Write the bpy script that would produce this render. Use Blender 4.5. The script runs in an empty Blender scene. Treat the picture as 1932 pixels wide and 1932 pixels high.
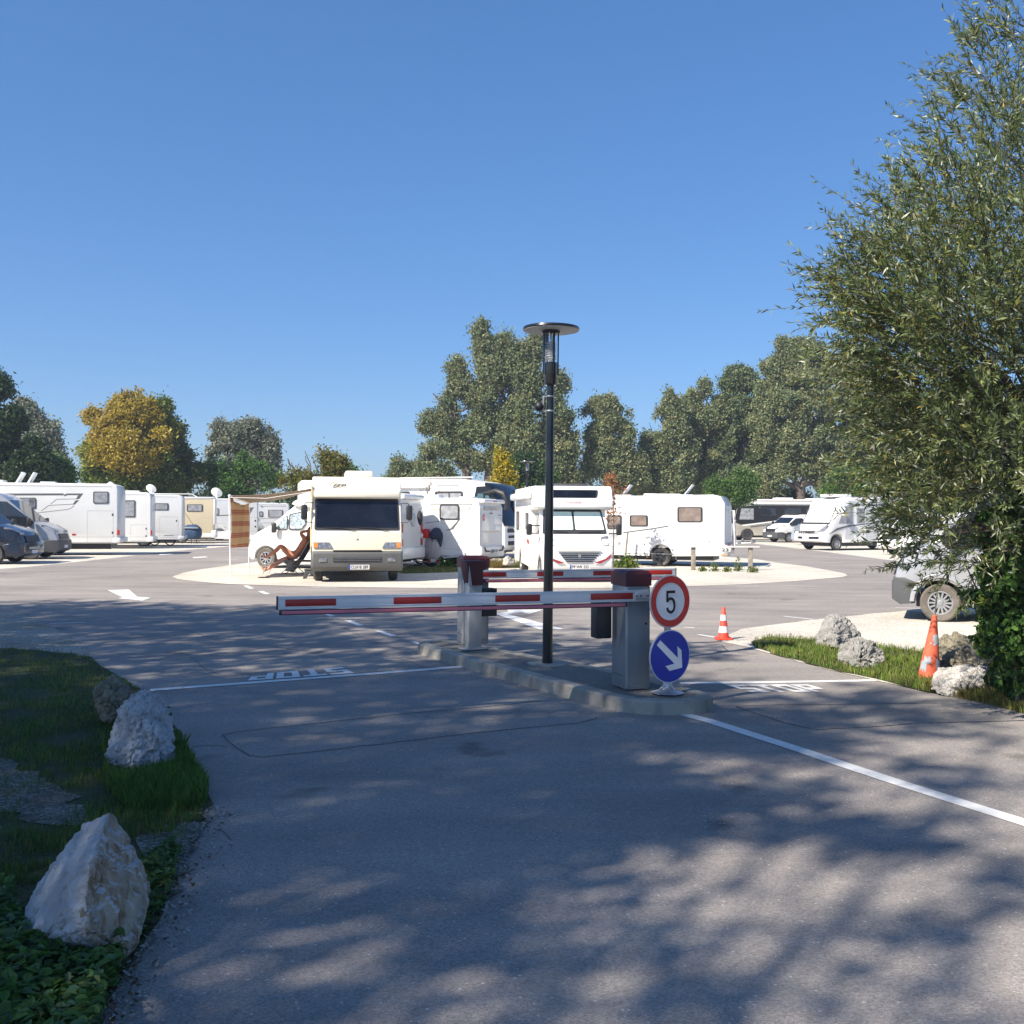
import bpy, bmesh, math, random
import numpy as np
from mathutils import Vector, Matrix, noise
R = math.radians
HAZE = 0.0008
random.seed(7)
rng = np.random.default_rng(11)
scene = bpy.context.scene
col = scene.collection

# ------------------------------------------------------------ camera, sky, sun
CH = 1.70                                    # eye height
F = 1932.0                                   # focal length in units of a 1932 px wide picture
PITCH, ROLL = math.atan(9.0/F), R(0.30)
cam_f = Vector((0, math.cos(PITCH), math.sin(PITCH)))
_u0 = Vector((0, -math.sin(PITCH), math.cos(PITCH)))
cam_r = Vector((1, 0, 0))*math.cos(ROLL) + _u0*math.sin(ROLL)
cam_u = -Vector((1, 0, 0))*math.sin(ROLL) + _u0*math.cos(ROLL)
cd = bpy.data.cameras.new('camera'); cam = bpy.data.objects.new('camera', cd); col.objects.link(cam)
m = Matrix.Identity(4)
for i in range(3):
    m[i][0], m[i][1], m[i][2] = cam_r[i], cam_u[i], -cam_f[i]
m[2][3] = CH
cam.matrix_world = m
cd.sensor_width = 36.0; cd.sensor_height = 36.0; cd.sensor_fit = 'HORIZONTAL'
cd.lens = 36.0; cd.clip_start = 0.05; cd.clip_end = 8000
scene.camera = cam

SUN_EL = R(43); SX, SY = 0.766, 0.643           # shadows fall along (SX, SY)
w = bpy.data.worlds.new('World'); scene.world = w; w.use_nodes = True
nt = w.node_tree; bg = nt.nodes['Background']
sky = nt.nodes.new('ShaderNodeTexSky'); sky.sky_type = 'NISHITA'; sky.sun_disc = False
sky.sun_elevation = SUN_EL; sky.sun_rotation = math.atan2(-SX, -SY) % (2*math.pi)
sky.air_density = 1.0; sky.dust_density = 0.35; sky.ozone_density = 3.0; sky.altitude = 400
hs = nt.nodes.new('ShaderNodeHueSaturation'); hs.inputs['Saturation'].default_value = 1.22; hs.inputs['Value'].default_value = 1.0
nt.links.new(sky.outputs[0], hs.inputs['Color'])
gm = nt.nodes.new('ShaderNodeGamma'); gm.inputs[1].default_value = 0.68; nt.links.new(hs.outputs[0], gm.inputs[0])
mu = nt.nodes.new('ShaderNodeMix'); mu.data_type = 'RGBA'; mu.blend_type = 'MULTIPLY'; mu.inputs[0].default_value = 1.0
mu.inputs[7].default_value = (0.78, 1.06, 1.47, 1); nt.links.new(gm.outputs[0], mu.inputs[6])
nt.links.new(mu.outputs[2], bg.inputs[0]); bg.inputs[1].default_value = 0.092
sd = bpy.data.lights.new('sun', 'SUN'); sd.energy = 5.0; sd.angle = R(0.53); sd.color = (1.0, 0.91, 0.79)
sun = bpy.data.objects.new('sun', sd); col.objects.link(sun)
sun.location = (-30, -20, 40)
sun.rotation_euler = Vector((SX*math.cos(SUN_EL), SY*math.cos(SUN_EL), -math.sin(SUN_EL))).to_track_quat('-Z', 'Y').to_euler()
scene.render.engine = 'CYCLES'
scene.view_settings.view_transform = 'Standard'; scene.view_settings.look = 'None'
scene.view_settings.exposure = 0.93; scene.view_settings.gamma = 1.0

# ------------------------------------------------------------ measuring helpers
def ray(vx, vy):
    return (cam_f + cam_r*((vx-966)/F) + cam_u*((966-vy)/F))
def P(vx, vy, z=0.0):
    d = ray(vx, vy); t = (z-CH)/d.z
    return Vector((d.x*t, d.y*t, z))
def Q(vx, vy, Y):
    d = ray(vx, vy); t = Y/d.y
    return Vector((d.x*t, Y, CH+d.z*t))

# ------------------------------------------------------------ materials
def _bsdf(name):
    mt = bpy.data.materials.new(name); mt.use_nodes = True
    return mt, mt.node_tree, mt.node_tree.nodes['Principled BSDF']
def N(nt, t, **kw):
    n = nt.nodes.new(t)
    for k, v in kw.items(): setattr(n, k, v)
    return n
def mat(name, c, rough=0.5, metal=0.0, var=0.08, scale=3.0, bump=0.0, bscale=40.0, spec=0.5, coat=0.0, dirt=None):
    mt, nt, b = _bsdf(name)
    tc = N(nt, 'ShaderNodeTexCoord'); nz = N(nt, 'ShaderNodeTexNoise'); nz.inputs['Scale'].default_value = scale
    nz.inputs['Detail'].default_value = 6
    nt.links.new(tc.outputs['Object'], nz.inputs['Vector'])
    rp = N(nt, 'ShaderNodeValToRGB'); e = rp.color_ramp.elements
    lo = [max(0, x*(1-var)) for x in c]; hi = [min(1, x*(1+var)) for x in c]
    e[0].position = 0.3; e[0].color = (*lo, 1); e[1].position = 0.7; e[1].color = (*hi, 1)
    nt.links.new(nz.outputs['Fac'], rp.inputs[0]); out = rp.outputs[0]
    if dirt:
        n2 = N(nt, 'ShaderNodeTexNoise'); n2.inputs['Scale'].default_value = scale*3.1; n2.inputs['Detail'].default_value = 8
        mp = N(nt, 'ShaderNodeMapping'); mp.inputs['Scale'].default_value = (1, 1, .35)
        nt.links.new(tc.outputs['Object'], mp.inputs[0]); nt.links.new(mp.outputs[0], n2.inputs['Vector'])
        r2 = N(nt, 'ShaderNodeValToRGB'); r2.color_ramp.elements[0].position = dirt[1]; r2.color_ramp.elements[1].position = min(1, dirt[1]+.22)
        nt.links.new(n2.outputs['Fac'], r2.inputs[0])
        mx = N(nt, 'ShaderNodeMix', data_type='RGBA'); mx.inputs[7].default_value = (*dirt[0], 1)
        ml = N(nt, 'ShaderNodeMath', operation='MULTIPLY'); ml.inputs[1].default_value = dirt[2] if len(dirt) > 2 else .6
        nt.links.new(r2.outputs[0], ml.inputs[0]); nt.links.new(ml.outputs[0], mx.inputs[0])
        nt.links.new(out, mx.inputs[6]); out = mx.outputs[2]
    nt.links.new(out, b.inputs['Base Color'])
    b.inputs['Roughness'].default_value = rough; b.inputs['Metallic'].default_value = metal
    b.inputs['Specular IOR Level'].default_value = spec
    b.inputs['Coat Weight'].default_value = coat; b.inputs['Coat Roughness'].default_value = 0.08
    if bump:
        n3 = N(nt, 'ShaderNodeTexNoise'); n3.inputs['Scale'].default_value = bscale; n3.inputs['Detail'].default_value = 6
        nt.links.new(tc.outputs['Object'], n3.inputs['Vector'])
        bp = N(nt, 'ShaderNodeBump'); bp.inputs['Strength'].default_value = bump; bp.inputs['Distance'].default_value = 0.02
        nt.links.new(n3.outputs['Fac'], bp.inputs['Height']); nt.links.new(bp.outputs[0], b.inputs['Normal'])
    return mt
def leafmat(name, transl=0.3, gloss=0.45):
    mt, nt, b = _bsdf(name)
    at = N(nt, 'ShaderNodeAttribute'); at.attribute_name = 'Col'
    b.inputs['Roughness'].default_value = gloss; b.inputs['Specular IOR Level'].default_value = 0.35
    nt.links.new(at.outputs['Color'], b.inputs['Base Color'])
    tr = N(nt, 'ShaderNodeBsdfTranslucent'); nt.links.new(at.outputs['Color'], tr.inputs[0])
    ms = N(nt, 'ShaderNodeMixShader'); ms.inputs[0].default_value = transl
    nt.links.new(b.outputs[0], ms.inputs[1]); nt.links.new(tr.outputs[0], ms.inputs[2])
    nt.links.new(ms.outputs[0], nt.nodes['Material Output'].inputs[0])
    return mt
def ground_mat(name, cols, vscale, big=0.35, bump=0.5, rough=0.9, speck=None, bigc=None, streak=None):
    """granular surface: small cells of several tones + large soft tone changes"""
    mt, nt, b = _bsdf(name)
    tc = N(nt, 'ShaderNodeTexCoord')
    vo = N(nt, 'ShaderNodeTexVoronoi'); vo.inputs['Scale'].default_value = vscale
    nt.links.new(tc.outputs['Object'], vo.inputs['Vector'])
    sp = N(nt, 'ShaderNodeSeparateColor'); nt.links.new(vo.outputs['Color'], sp.inputs[0])
    rp = N(nt, 'ShaderNodeValToRGB'); e = rp.color_ramp.elements
    e[0].color = (*cols[0], 1); e[1].color = (*cols[-1], 1)
    for i, c in enumerate(cols[1:-1]):
        k = e.new((i+1)/(len(cols)-1)); k.color = (*c, 1)
    nt.links.new(sp.outputs[0], rp.inputs[0])
    n1 = N(nt, 'ShaderNodeTexNoise'); n1.inputs['Scale'].default_value = big; n1.inputs['Detail'].default_value = 9; n1.inputs['Roughness'].default_value = .62
    nt.links.new(tc.outputs['Object'], n1.inputs['Vector'])
    r1 = N(nt, 'ShaderNodeValToRGB'); r1.color_ramp.elements[0].position = .3; r1.color_ramp.elements[1].position = .7
    bc = bigc or ((.80, .80, .80), (1.15, 1.14, 1.12))
    r1.color_ramp.elements[0].color = (*bc[0], 1); r1.color_ramp.elements[1].color = (*bc[1], 1)
    nt.links.new(n1.outputs['Fac'], r1.inputs[0])
    mx = N(nt, 'ShaderNodeMix', data_type='RGBA', blend_type='MULTIPLY'); mx.inputs[0].default_value = 1
    nt.links.new(rp.outputs[0], mx.inputs[6]); nt.links.new(r1.outputs[0], mx.inputs[7]); out = mx.outputs[2]
    if name == 'asphalt':                                # worn lighter streaks and small oily stains
        mpx = N(nt, 'ShaderNodeMapping'); mpx.inputs['Rotation'].default_value = (0, 0, R(25)); mpx.inputs['Scale'].default_value = (.25, 1.2, 1)
        nt.links.new(tc.outputs['Object'], mpx.inputs[0]); ns = N(nt, 'ShaderNodeTexNoise'); ns.inputs['Scale'].default_value = 1.6; ns.inputs['Detail'].default_value = 7
        nt.links.new(mpx.outputs[0], ns.inputs['Vector']); rs = N(nt, 'ShaderNodeValToRGB'); rs.color_ramp.elements[0].position = .33; rs.color_ramp.elements[1].position = .62
        rs.color_ramp.elements[0].color = (.84, .84, .85, 1); rs.color_ramp.elements[1].color = (1.06, 1.05, 1.04, 1); nt.links.new(ns.outputs['Fac'], rs.inputs[0])
        no = N(nt, 'ShaderNodeTexNoise'); no.inputs['Scale'].default_value = 1.15; no.inputs['Detail'].default_value = 3; nt.links.new(tc.outputs['Object'], no.inputs['Vector'])
        ro = N(nt, 'ShaderNodeValToRGB'); ro.color_ramp.elements[0].position = .27; ro.color_ramp.elements[1].position = .34
        ro.color_ramp.elements[0].color = (.62, .61, .60, 1); ro.color_ramp.elements[1].color = (1, 1, 1, 1); nt.links.new(no.outputs['Fac'], ro.inputs[0])
        for rr_ in (rs, ro):
            mq = N(nt, 'ShaderNodeMix', data_type='RGBA', blend_type='MULTIPLY'); mq.inputs[0].default_value = 1
            nt.links.new(out, mq.inputs[6]); nt.links.new(rr_.outputs[0], mq.inputs[7]); out = mq.outputs[2]
    if speck:                                            # sparse pale chips
        v2 = N(nt, 'ShaderNodeTexVoronoi'); v2.inputs['Scale'].default_value = speck[0]
        nt.links.new(tc.outputs['Object'], v2.inputs['Vector'])
        s2 = N(nt, 'ShaderNodeSeparateColor'); nt.links.new(v2.outputs['Color'], s2.inputs[0])
        g = N(nt, 'ShaderNodeMath', operation='GREATER_THAN'); g.inputs[1].default_value = speck[1]; nt.links.new(s2.outputs[1], g.inputs[0])
        l = N(nt, 'ShaderNodeMath', operation='LESS_THAN'); l.inputs[1].default_value = .28; nt.links.new(v2.outputs['Distance'], l.inputs[0])
        a = N(nt, 'ShaderNodeMath', operation='MULTIPLY'); nt.links.new(g.outputs[0], a.inputs[0]); nt.links.new(l.outputs[0], a.inputs[1])
        m2 = N(nt, 'ShaderNodeMix', data_type='RGBA'); m2.inputs[7].default_value = (*speck[2], 1)
        nt.links.new(a.outputs[0], m2.inputs[0]); nt.links.new(out, m2.inputs[6]); out = m2.outputs[2]
    nt.links.new(out, b.inputs['Base Color']); b.inputs['Roughness'].default_value = rough
    b.inputs['Specular IOR Level'].default_value = .3
    ad = N(nt, 'ShaderNodeMath', operation='ADD'); n4 = N(nt, 'ShaderNodeTexNoise'); n4.inputs['Scale'].default_value = vscale*.6
    nt.links.new(tc.outputs['Object'], n4.inputs['Vector'])
    nt.links.new(vo.outputs['Distance'], ad.inputs[0]); nt.links.new(n4.outputs['Fac'], ad.inputs[1])
    bp = N(nt, 'ShaderNodeBump'); bp.inputs['Strength'].default_value = bump; bp.inputs['Distance'].default_value = 0.012
    nt.links.new(ad.outputs[0], bp.inputs['Height']); nt.links.new(bp.outputs[0], b.inputs['Normal'])
    return mt

M = {}
M['asphalt'] = ground_mat('asphalt', [(.195, .180, .166), (.25, .231, .213), (.285, .263, .243), (.35, .325, .302)], 130, big=.33, bump=.32, bigc=((.80, .80, .81), (1.17, 1.155, 1.13)),
                          speck=(46, .96, (.48, .46, .42)))
M['gravel'] = ground_mat('pale_gravel', [(.40, .365, .30), (.52, .48, .41), (.62, .575, .50), (.70, .66, .58)], 42, big=.5, bump=.9)
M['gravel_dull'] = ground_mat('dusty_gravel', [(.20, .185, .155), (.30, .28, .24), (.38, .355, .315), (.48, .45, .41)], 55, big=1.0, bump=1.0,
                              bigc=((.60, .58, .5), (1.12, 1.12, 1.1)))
M['path'] = ground_mat('trodden_gravel', [(.07, .07, .05), (.13, .12, .095), (.20, .185, .16), (.34, .32, .30)], 70, big=3.5, bump=1.0, bigc=((.35, .36, .28), (1.1, 1.1, 1.1)))
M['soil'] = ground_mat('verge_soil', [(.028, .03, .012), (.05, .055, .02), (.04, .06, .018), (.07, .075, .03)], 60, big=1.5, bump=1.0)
M['meadow'] = ground_mat('meadow_ground', [(.05, .07, .02), (.08, .09, .03), (.06, .085, .025)], 20, big=.1, bump=.5)
M['concrete'] = mat('kerb_concrete', (.30, .285, .245), .85, var=.22, scale=2.2, bump=.5, bscale=60, dirt=((.11, .10, .085), .52, .75))
M['islandtop'] = ground_mat('island_top', [(.12, .115, .105), (.17, .165, .15), (.21, .2, .185)], 80, big=1.3, bump=.5)
M['paint'] = mat('road_paint', (.66, .66, .64), .7, var=.10, scale=9, bump=.25, bscale=150, dirt=((.22, .21, .21), .60, .75))
M['crack'] = mat('tar_seal', (.035, .035, .036), .6)
M['white'] = mat('white_paint', (.80, .80, .785), .32, var=.025, scale=1.3, coat=.3)
M['white2'] = mat('warm_white_paint', (.76, .76, .73), .35, var=.04, scale=1.1, coat=.2, dirt=((.5, .49, .45), .66, .35))
M['greywhite'] = mat('light_grey_paint', (.60, .62, .63), .4, var=.05, scale=1.5)
M['cream'] = mat('cream_paint', (.80, .72, .53), .32, var=.03, scale=1.2, coat=.3)
M['creamwhite'] = mat('ivory_paint', (.86, .81, .68), .32, var=.03, scale=1.2, coat=.3)
M['yellowcream'] = mat('beige_paint_and_awning_tint', (.70, .60, .40), .35, var=.03, scale=1.3)  # beige motorhome's own paint; also awning shade painted onto the cream one's side
M['silver'] = mat('silver_paint', (.46, .47, .49), .3, metal=.45, var=.04, scale=2, coat=.5)
M['silverblue'] = mat('blue_grey_paint', (.42, .47, .56), .3, metal=.3, var=.04, scale=2, coat=.5)
M['darkblue'] = mat('dark_blue_paint', (.014, .017, .030), .22, metal=.2, var=.1, coat=.8)
M['champagne'] = mat('champagne_paint', (.48, .45, .39), .35, metal=.3, var=.04, coat=.3)
M['greyplastic'] = mat('grey_bumper', (.060, .063, .068), .55, var=.12)
M['midgrey'] = mat('mid_grey_bumper', (.115, .117, .112), .55, var=.1)
M['blackplastic'] = mat('black_plastic', (.022, .022, .024), .45, var=.2)
M['rubber'] = mat('window_rubber', (.03, .03, .032), .5)
M['tyre'] = mat('tyre_rubber', (.045, .043, .040), .85, var=.25, scale=8, bump=.3, bscale=60)
M['dustytyre'] = mat('dusty_tyre_rubber', (.13, .115, .098), .9, var=.25, scale=8, bump=.3, bscale=60)
M['rim'] = mat('rim_alloy', (.50, .51, .52), .35, metal=.7)
M['darkrim'] = mat('dark_rim', (.10, .105, .115), .4, metal=.6)
M['steel'] = mat('galvanised_steel', (.42, .43, .44), .42, metal=.75, var=.12, scale=6)
M['glass'] = mat('tinted_glass', (.018, .022, .028), .05, var=.2, spec=.9)
M['glassblue'] = mat('windscreen_glass', (.008, .010, .016), .05, var=.5, scale=2, spec=.45)
M['glassteal'] = mat('coach_glass', (.05, .11, .13), .06, spec=.8)
M['paneg'] = mat('acrylic_pane_blind', (.30, .31, .33), .15, var=.3, scale=5, spec=.7)
M['paned'] = mat('acrylic_pane_dark', (.10, .105, .115), .12, var=.4, scale=5, spec=.7)
M['panebrown'] = mat('acrylic_pane_brown', (.22, .175, .15), .2, var=.25, scale=6)
M['blind'] = mat('pale_mint_blind', (.62, .76, .72), .6, var=.04, scale=10)
M['foil'] = mat('quilted_foil', (.50, .58, .60), .25, metal=.5, var=.6, scale=14, bump=.6, bscale=18)
M['stripe'] = mat('dark_decal', (.12, .12, .125), .4)
M['stripegrey'] = mat('grey_decal', (.32, .31, .30), .4)
M['seam'] = mat('panel_seam', (.42, .42, .42), .5)
M['gold'] = mat('tan_decal', (.55, .40, .22), .4)
M['lamp'] = mat('headlight_lens', (.24, .25, .27), .08, var=.5, scale=16, metal=.3, spec=.9)
M['redlamp'] = mat('red_lens', (.45, .03, .02), .2, var=.2)
M['amber'] = mat('amber_lens', (.75, .25, .06), .25)
M['red'] = mat('red_paint', (.50, .035, .03), .45, var=.08)
M['darkredcal'] = mat('dark_red_decal', (.28, .03, .035), .4)
M['plate'] = mat('plate_white', (.70, .70, .68), .5, var=.03)
M['eublue'] = mat('plate_blue', (.02, .06, .40), .5)
M['ink'] = mat('black_ink', (.012, .012, .013), .5)
M['signwhite'] = mat('sign_white', (.74, .76, .78), .45, var=.03)
M['signred'] = mat('sign_red', (.55, .035, .03), .45, var=.04)
M['signblue'] = mat('sign_blue', (.012, .035, .36), .4, var=.04)
M['housing'] = mat('grey_metal_housing', (.24, .255, .27), .55, metal=.12, var=.07, scale=1.8)
M['housing2'] = mat('silver_metal_housing', (.42, .43, .43), .4, metal=.4, var=.08, scale=2)
M['maroon'] = mat('maroon_cap', (.075, .014, .018), .5, var=.10)
M['alu'] = mat('white_aluminium', (.66, .68, .69), .4, metal=.15, var=.05)
M['alu2'] = mat('bare_aluminium', (.55, .56, .57), .35, metal=.6, var=.05)
M['armred'] = mat('reflective_red', (.36, .018, .014), .35, var=.1)
M['pink'] = mat('pink_strip', (.62, .17, .22), .4, var=.06)
M['black'] = mat('black_pole_paint', (.010, .011, .013), .28, var=.2, coat=.4)
M['lampwhite'] = mat('lamp_reflector_white', (.62, .60, .57), .6, var=.06)
M['cone'] = mat('cone_orange', (.80, .065, .035), .5, var=.05)
M['conewhite'] = mat('cone_white', (.78, .76, .74), .5, dirt=((.7, .12, .05), .62, .8))
M['conefaded'] = mat('faded_cone', (.62, .115, .055), .7, var=.16, scale=7, dirt=((.30, .12, .08), .6, .6))
M['conegrey'] = mat('peeling_reflector', (.30, .33, .36), .6, var=.2, scale=10)
M['wood'] = mat('weathered_wood', (.26, .23, .19), .85, var=.25, scale=9, bump=.4)
M['bark'] = mat('tree_bark', (.10, .08, .062), .9, var=.35, scale=5, bump=.9, bscale=22)
M['twig'] = mat('twig_bark', (.16, .12, .085), .8, var=.3, scale=8)
M['awning'] = mat('brown_awning_cloth', (.30, .23, .17), .85, var=.12, scale=2)
M['white_cloth'] = mat('white_sheet', (.74, .72, .73), .9, var=.06, bump=.3, bscale=6)
M['greycloth'] = mat('grey_cloth', (.35, .32, .32), .9, var=.12)
M['bluecloth'] = mat('blue_black_cloth', (.035, .05, .085), .85, var=.2)
M['darkcloth'] = mat('dark_cloth', (.025, .025, .03), .85)
M['redcloth'] = mat('red_cloth', (.68, .03, .035), .8, var=.1)
M['bluebag'] = mat('dark_blue_cover', (.02, .055, .12), .7, var=.2)
M['skin'] = mat('tanned_skin', (.50, .21, .125), .5, var=.1, scale=6)
M['hair'] = mat('brown_hair', (.05, .03, .02), .7)
M['clearglass'] = None
mt, nt2, b = _bsdf('lantern_glass'); b.inputs['Transmission Weight'].default_value = .92; b.inputs['Roughness'].default_value = .04
b.inputs['Base Color'].default_value = (.9, .95, 1, 1); b.inputs['IOR'].default_value = 1.1; M['clearglass'] = mt
M['leaf'] = leafmat('leaf_tissue', .42, .5)
M['willowleaf'] = leafmat('willow_leaf_tissue', .38, .38)
M['grass'] = leafmat('grass_blade', .3, .5)
def rockmat(name, c, stain, amt, thr):
    return mat(name, c, .88, var=.28, scale=9, bump=1.0, bscale=34, dirt=(stain, thr, amt))
M['rock'] = rockmat('pale_limestone', (.36, .365, .37), (.24, .19, .13), .40, .62)
M['rockstain'] = rockmat('brown_stained_limestone', (.33, .29, .22), (.17, .105, .05), .9, .46)
M['rockgrey'] = rockmat('grey_limestone', (.26, .255, .24), (.15, .13, .10), .6, .52)
M['rockbrown'] = rockmat('brown_stained_stone', (.20, .18, .13), (.12, .10, .055), .8, .48)
M['rockwhite'] = rockmat('white_limestone', (.42, .40, .37), (.24, .19, .13), .55, .58)

# ------------------------------------------------------------ mesh helpers
def tag(o, label=None, cat=None, group=None, kind=None):
    if label: o['label'] = label
    if cat: o['category'] = cat
    if group: o['group'] = group
    if kind: o['kind'] = kind
    return o
def empty(name, loc=(0, 0, 0), rz=0.0):
    o = bpy.data.objects.new(name, None); col.objects.link(o); o.location = loc; o.rotation_euler = (0, 0, rz)
    o.empty_display_size = .2
    return o
class MB:
    def __init__(s): s.v, s.f, s.m = [], [], []
    def add(s, vs, fs, mi=0):
        o = len(s.v); s.v += [Vector(p) for p in vs]
        for f in fs: s.f.append([i+o for i in f]); s.m.append(mi)
        return s
    def box(s, c, d, mi=0, mx=None):
        x, y, z = d[0]/2, d[1]/2, d[2]/2
        vs = [Vector((i*x, j*y, k*z)) for i in (-1, 1) for j in (-1, 1) for k in (-1, 1)]
        if mx is not None: vs = [mx @ p for p in vs]
        vs = [p+Vector(c) for p in vs]
        return s.add(vs, [(0, 1, 3, 2), (4, 6, 7, 5), (0, 4, 5, 1), (2, 3, 7, 6), (0, 2, 6, 4), (1, 5, 7, 3)], mi)
    def tube(s, pts, rad, n=8, mi=0, cap=True):
        pts = [Vector(p) for p in pts]
        if not hasattr(rad, '__len__'): rad = [rad]*len(pts)
        vs, fs = [], []; up = Vector((0, 0, 1))
        for i, p in enumerate(pts):
            d = (pts[min(i+1, len(pts)-1)]-pts[max(i-1, 0)]).normalized()
            a = d.cross(up) if abs(d.z) < .95 else d.cross(Vector((1, 0, 0)))
            a.normalize(); b = a.cross(d)
            for k in range(n):
                t = 2*math.pi*k/n; vs.append(p+a*(math.cos(t)*rad[i])+b*(math.sin(t)*rad[i]))
        for i in range(len(pts)-1):
            for k in range(n): fs.append((i*n+k, i*n+(k+1) % n, (i+1)*n+(k+1) % n, (i+1)*n+k))
        if cap: fs.append(tuple(range(n))[::-1]); fs.append(tuple((len(pts)-1)*n+k for k in range(n)))
        return s.add(vs, fs, mi)
    def lathe(s, prof, n=24, mi=0, axis='Z', c=(0, 0, 0), squash=None, cap=True):
        vs, fs = [], []
        for (r, h) in prof:
            for k in range(n):
                t = 2*math.pi*k/n; a, b = r*math.cos(t), r*math.sin(t)
                p = Vector((a, b, h)) if axis == 'Z' else (Vector((a, h, b)) if axis == 'Y' else Vector((h, a, b)))
                if squash: p = Vector((p.x*squash[0], p.y*squash[1], p.z*squash[2]))
                vs.append(p+Vector(c))
        for i in range(len(prof)-1):
            for k in range(n): fs.append((i*n+k, i*n+(k+1) % n, (i+1)*n+(k+1) % n, (i+1)*n+k))
        if cap: fs.append(tuple(range(n))); fs.append(tuple((len(prof)-1)*n+k for k in range(n)))
        return s.add(vs, fs, mi)
    def prism(s, poly, ext, mi=0):
        """poly: list of 3D points, ext: vector"""
        n = len(poly); e = Vector(ext); a = [Vector(p) for p in poly]
        return s.add(a+[p+e for p in a], [tuple(range(n))[::-1], tuple(range(n, 2*n))] +
                     [(i, (i+1) % n, n+(i+1) % n, n+i) for i in range(n)], mi)
    def build(s, name, mats, parent=None, warp=None, bevel=0, smooth=True, seg=2):
        bm = bmesh.new(); vv = [bm.verts.new(p) for p in s.v]
        for f, mi in zip(s.f, s.m):
            try: fc = bm.faces.new([vv[i] for i in f]); fc.material_index = mi
            except ValueError: pass
        bmesh.ops.recalc_face_normals(bm, faces=bm.faces)
        if bevel:
            ed = [e for e in bm.edges if len(e.link_faces) == 2 and e.calc_face_angle(0) > R(28)]
            bmesh.ops.bevel(bm, geom=ed, offset=bevel, segments=seg, affect='EDGES', profile=.5, clamp_overlap=True)
        if warp:
            for q in bm.verts: q.co = warp(q.co)
        me = bpy.data.meshes.new(name); bm.to_mesh(me); bm.free()
        if smooth:
            me.polygons.foreach_set('use_smooth', [True]*len(me.polygons)); me.set_sharp_from_angle(angle=R(32))
        for mm in (mats if isinstance(mats, (list, tuple)) else [mats]): me.materials.append(mm)
        o = bpy.data.objects.new(name, me); col.objects.link(o)
        if parent: o.parent = parent
        return o
def rounded(pts, r, seg=3):
    """round the corners of a planar polygon of 3D points"""
    out = []; n = len(pts); pts = [Vector(p) for p in pts]
    for i in range(n):
        p, a, b = pts[i], pts[i-1]-pts[i], pts[(i+1) % n]-pts[i]
        rr = min(r, a.length*.45, b.length*.45)
        if rr <= 0: out.append(p); continue
        p0, p1 = p+a.normalized()*rr, p+b.normalized()*rr
        for k in range(seg+1):
            t = k/seg; out.append(p0*(1-t)**2+p*2*t*(1-t)+p1*t*t)
    return out
_tcache = {}
def text_geo(s, bold=0.0, shear=0.0):
    key = (s, bold, shear)
    if key in _tcache: return _tcache[key]
    cu = bpy.data.curves.new('t', 'FONT'); cu.body = s; cu.offset = bold; cu.shear = shear; cu.resolution_u = 3
    o = bpy.data.objects.new('t', cu); col.objects.link(o)
    bpy.context.view_layer.update(); dg = bpy.context.evaluated_depsgraph_get()
    me = bpy.data.meshes.new_from_object(o.evaluated_get(dg))
    v = [x.co.copy() for x in me.vertices]; f = [tuple(p.vertices) for p in me.polygons]
    bpy.data.objects.remove(o); bpy.data.curves.remove(cu); bpy.data.meshes.remove(me)
    x0 = min(p.x for p in v); x1 = max(p.x for p in v); y0 = min(p.y for p in v); y1 = max(p.y for p in v)
    v = [((p.x-x0)/(x1-x0), (p.y-y0)/(y1-y0)) for p in v]
    _tcache[key] = (v, f); return v, f
def text_quad(name, s, c00, c10, c11, c01, mt, parent, bold=0.0, shear=0.0, th=0.003):
    """lettering stretched over the quad c00 (start of baseline) c10 c11 c01"""
    v, f = text_geo(s, bold, shear); c00, c10, c11, c01 = map(Vector, (c00, c10, c11, c01))
    nrm = (c10-c00).cross(c01-c00).normalized()
    pts = [c00*(1-a)*(1-b)+c10*a*(1-b)+c11*a*b+c01*(1-a)*b+nrm*th for a, b in v]
    return MB().add(pts, f).build(name, mt, parent, smooth=False)
def tint(base, n, va=.25, hue=.12):
    c = np.array(base)[None, :]*(1+rng.uniform(-va, va, (n, 1)))*(1+rng.uniform(-hue, hue, (n, 3)))
    return np.clip(c, 0, 1)
def poly_mesh(name, V, k, cols, mt, parent=None):
    """V: (n*k,3) vertices, k per face; cols (n,3) one colour per face"""
    n = len(V)//k; me = bpy.data.meshes.new(name)
    me.vertices.add(n*k); me.vertices.foreach_set('co', np.ascontiguousarray(V, dtype=np.float32).ravel())
    me.loops.add(n*k); me.loops.foreach_set('vertex_index', np.arange(n*k, dtype=np.int32))
    me.polygons.add(n); me.polygons.foreach_set('loop_start', np.arange(0, n*k, k, dtype=np.int32))
    me.polygons.foreach_set('loop_total', np.full(n, k, dtype=np.int32))
    me.update(calc_edges=True)
    ca = me.color_attributes.new('Col', 'FLOAT_COLOR', 'POINT')
    c4 = np.ones((n, k, 4), dtype=np.float32); c4[:, :, :3] = cols[:, None, :]
    ca.data.foreach_set('color', c4.ravel())
    me.materials.append(mt); me.validate()
    o = bpy.data.objects.new(name, me); col.objects.link(o)
    if parent: o.parent = parent
    return o
def inpoly(x, y, poly):
    ins = np.zeros(len(x), bool); n = len(poly)
    for i in range(n):
        x0, y0 = poly[i][0], poly[i][1]; x1, y1 = poly[i-1][0], poly[i-1][1]
        c = ((y0 > y) != (y1 > y)) & (x < (x1-x0)*(y-y0)/(y1-y0+1e-12)+x0); ins ^= c
    return ins
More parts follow.
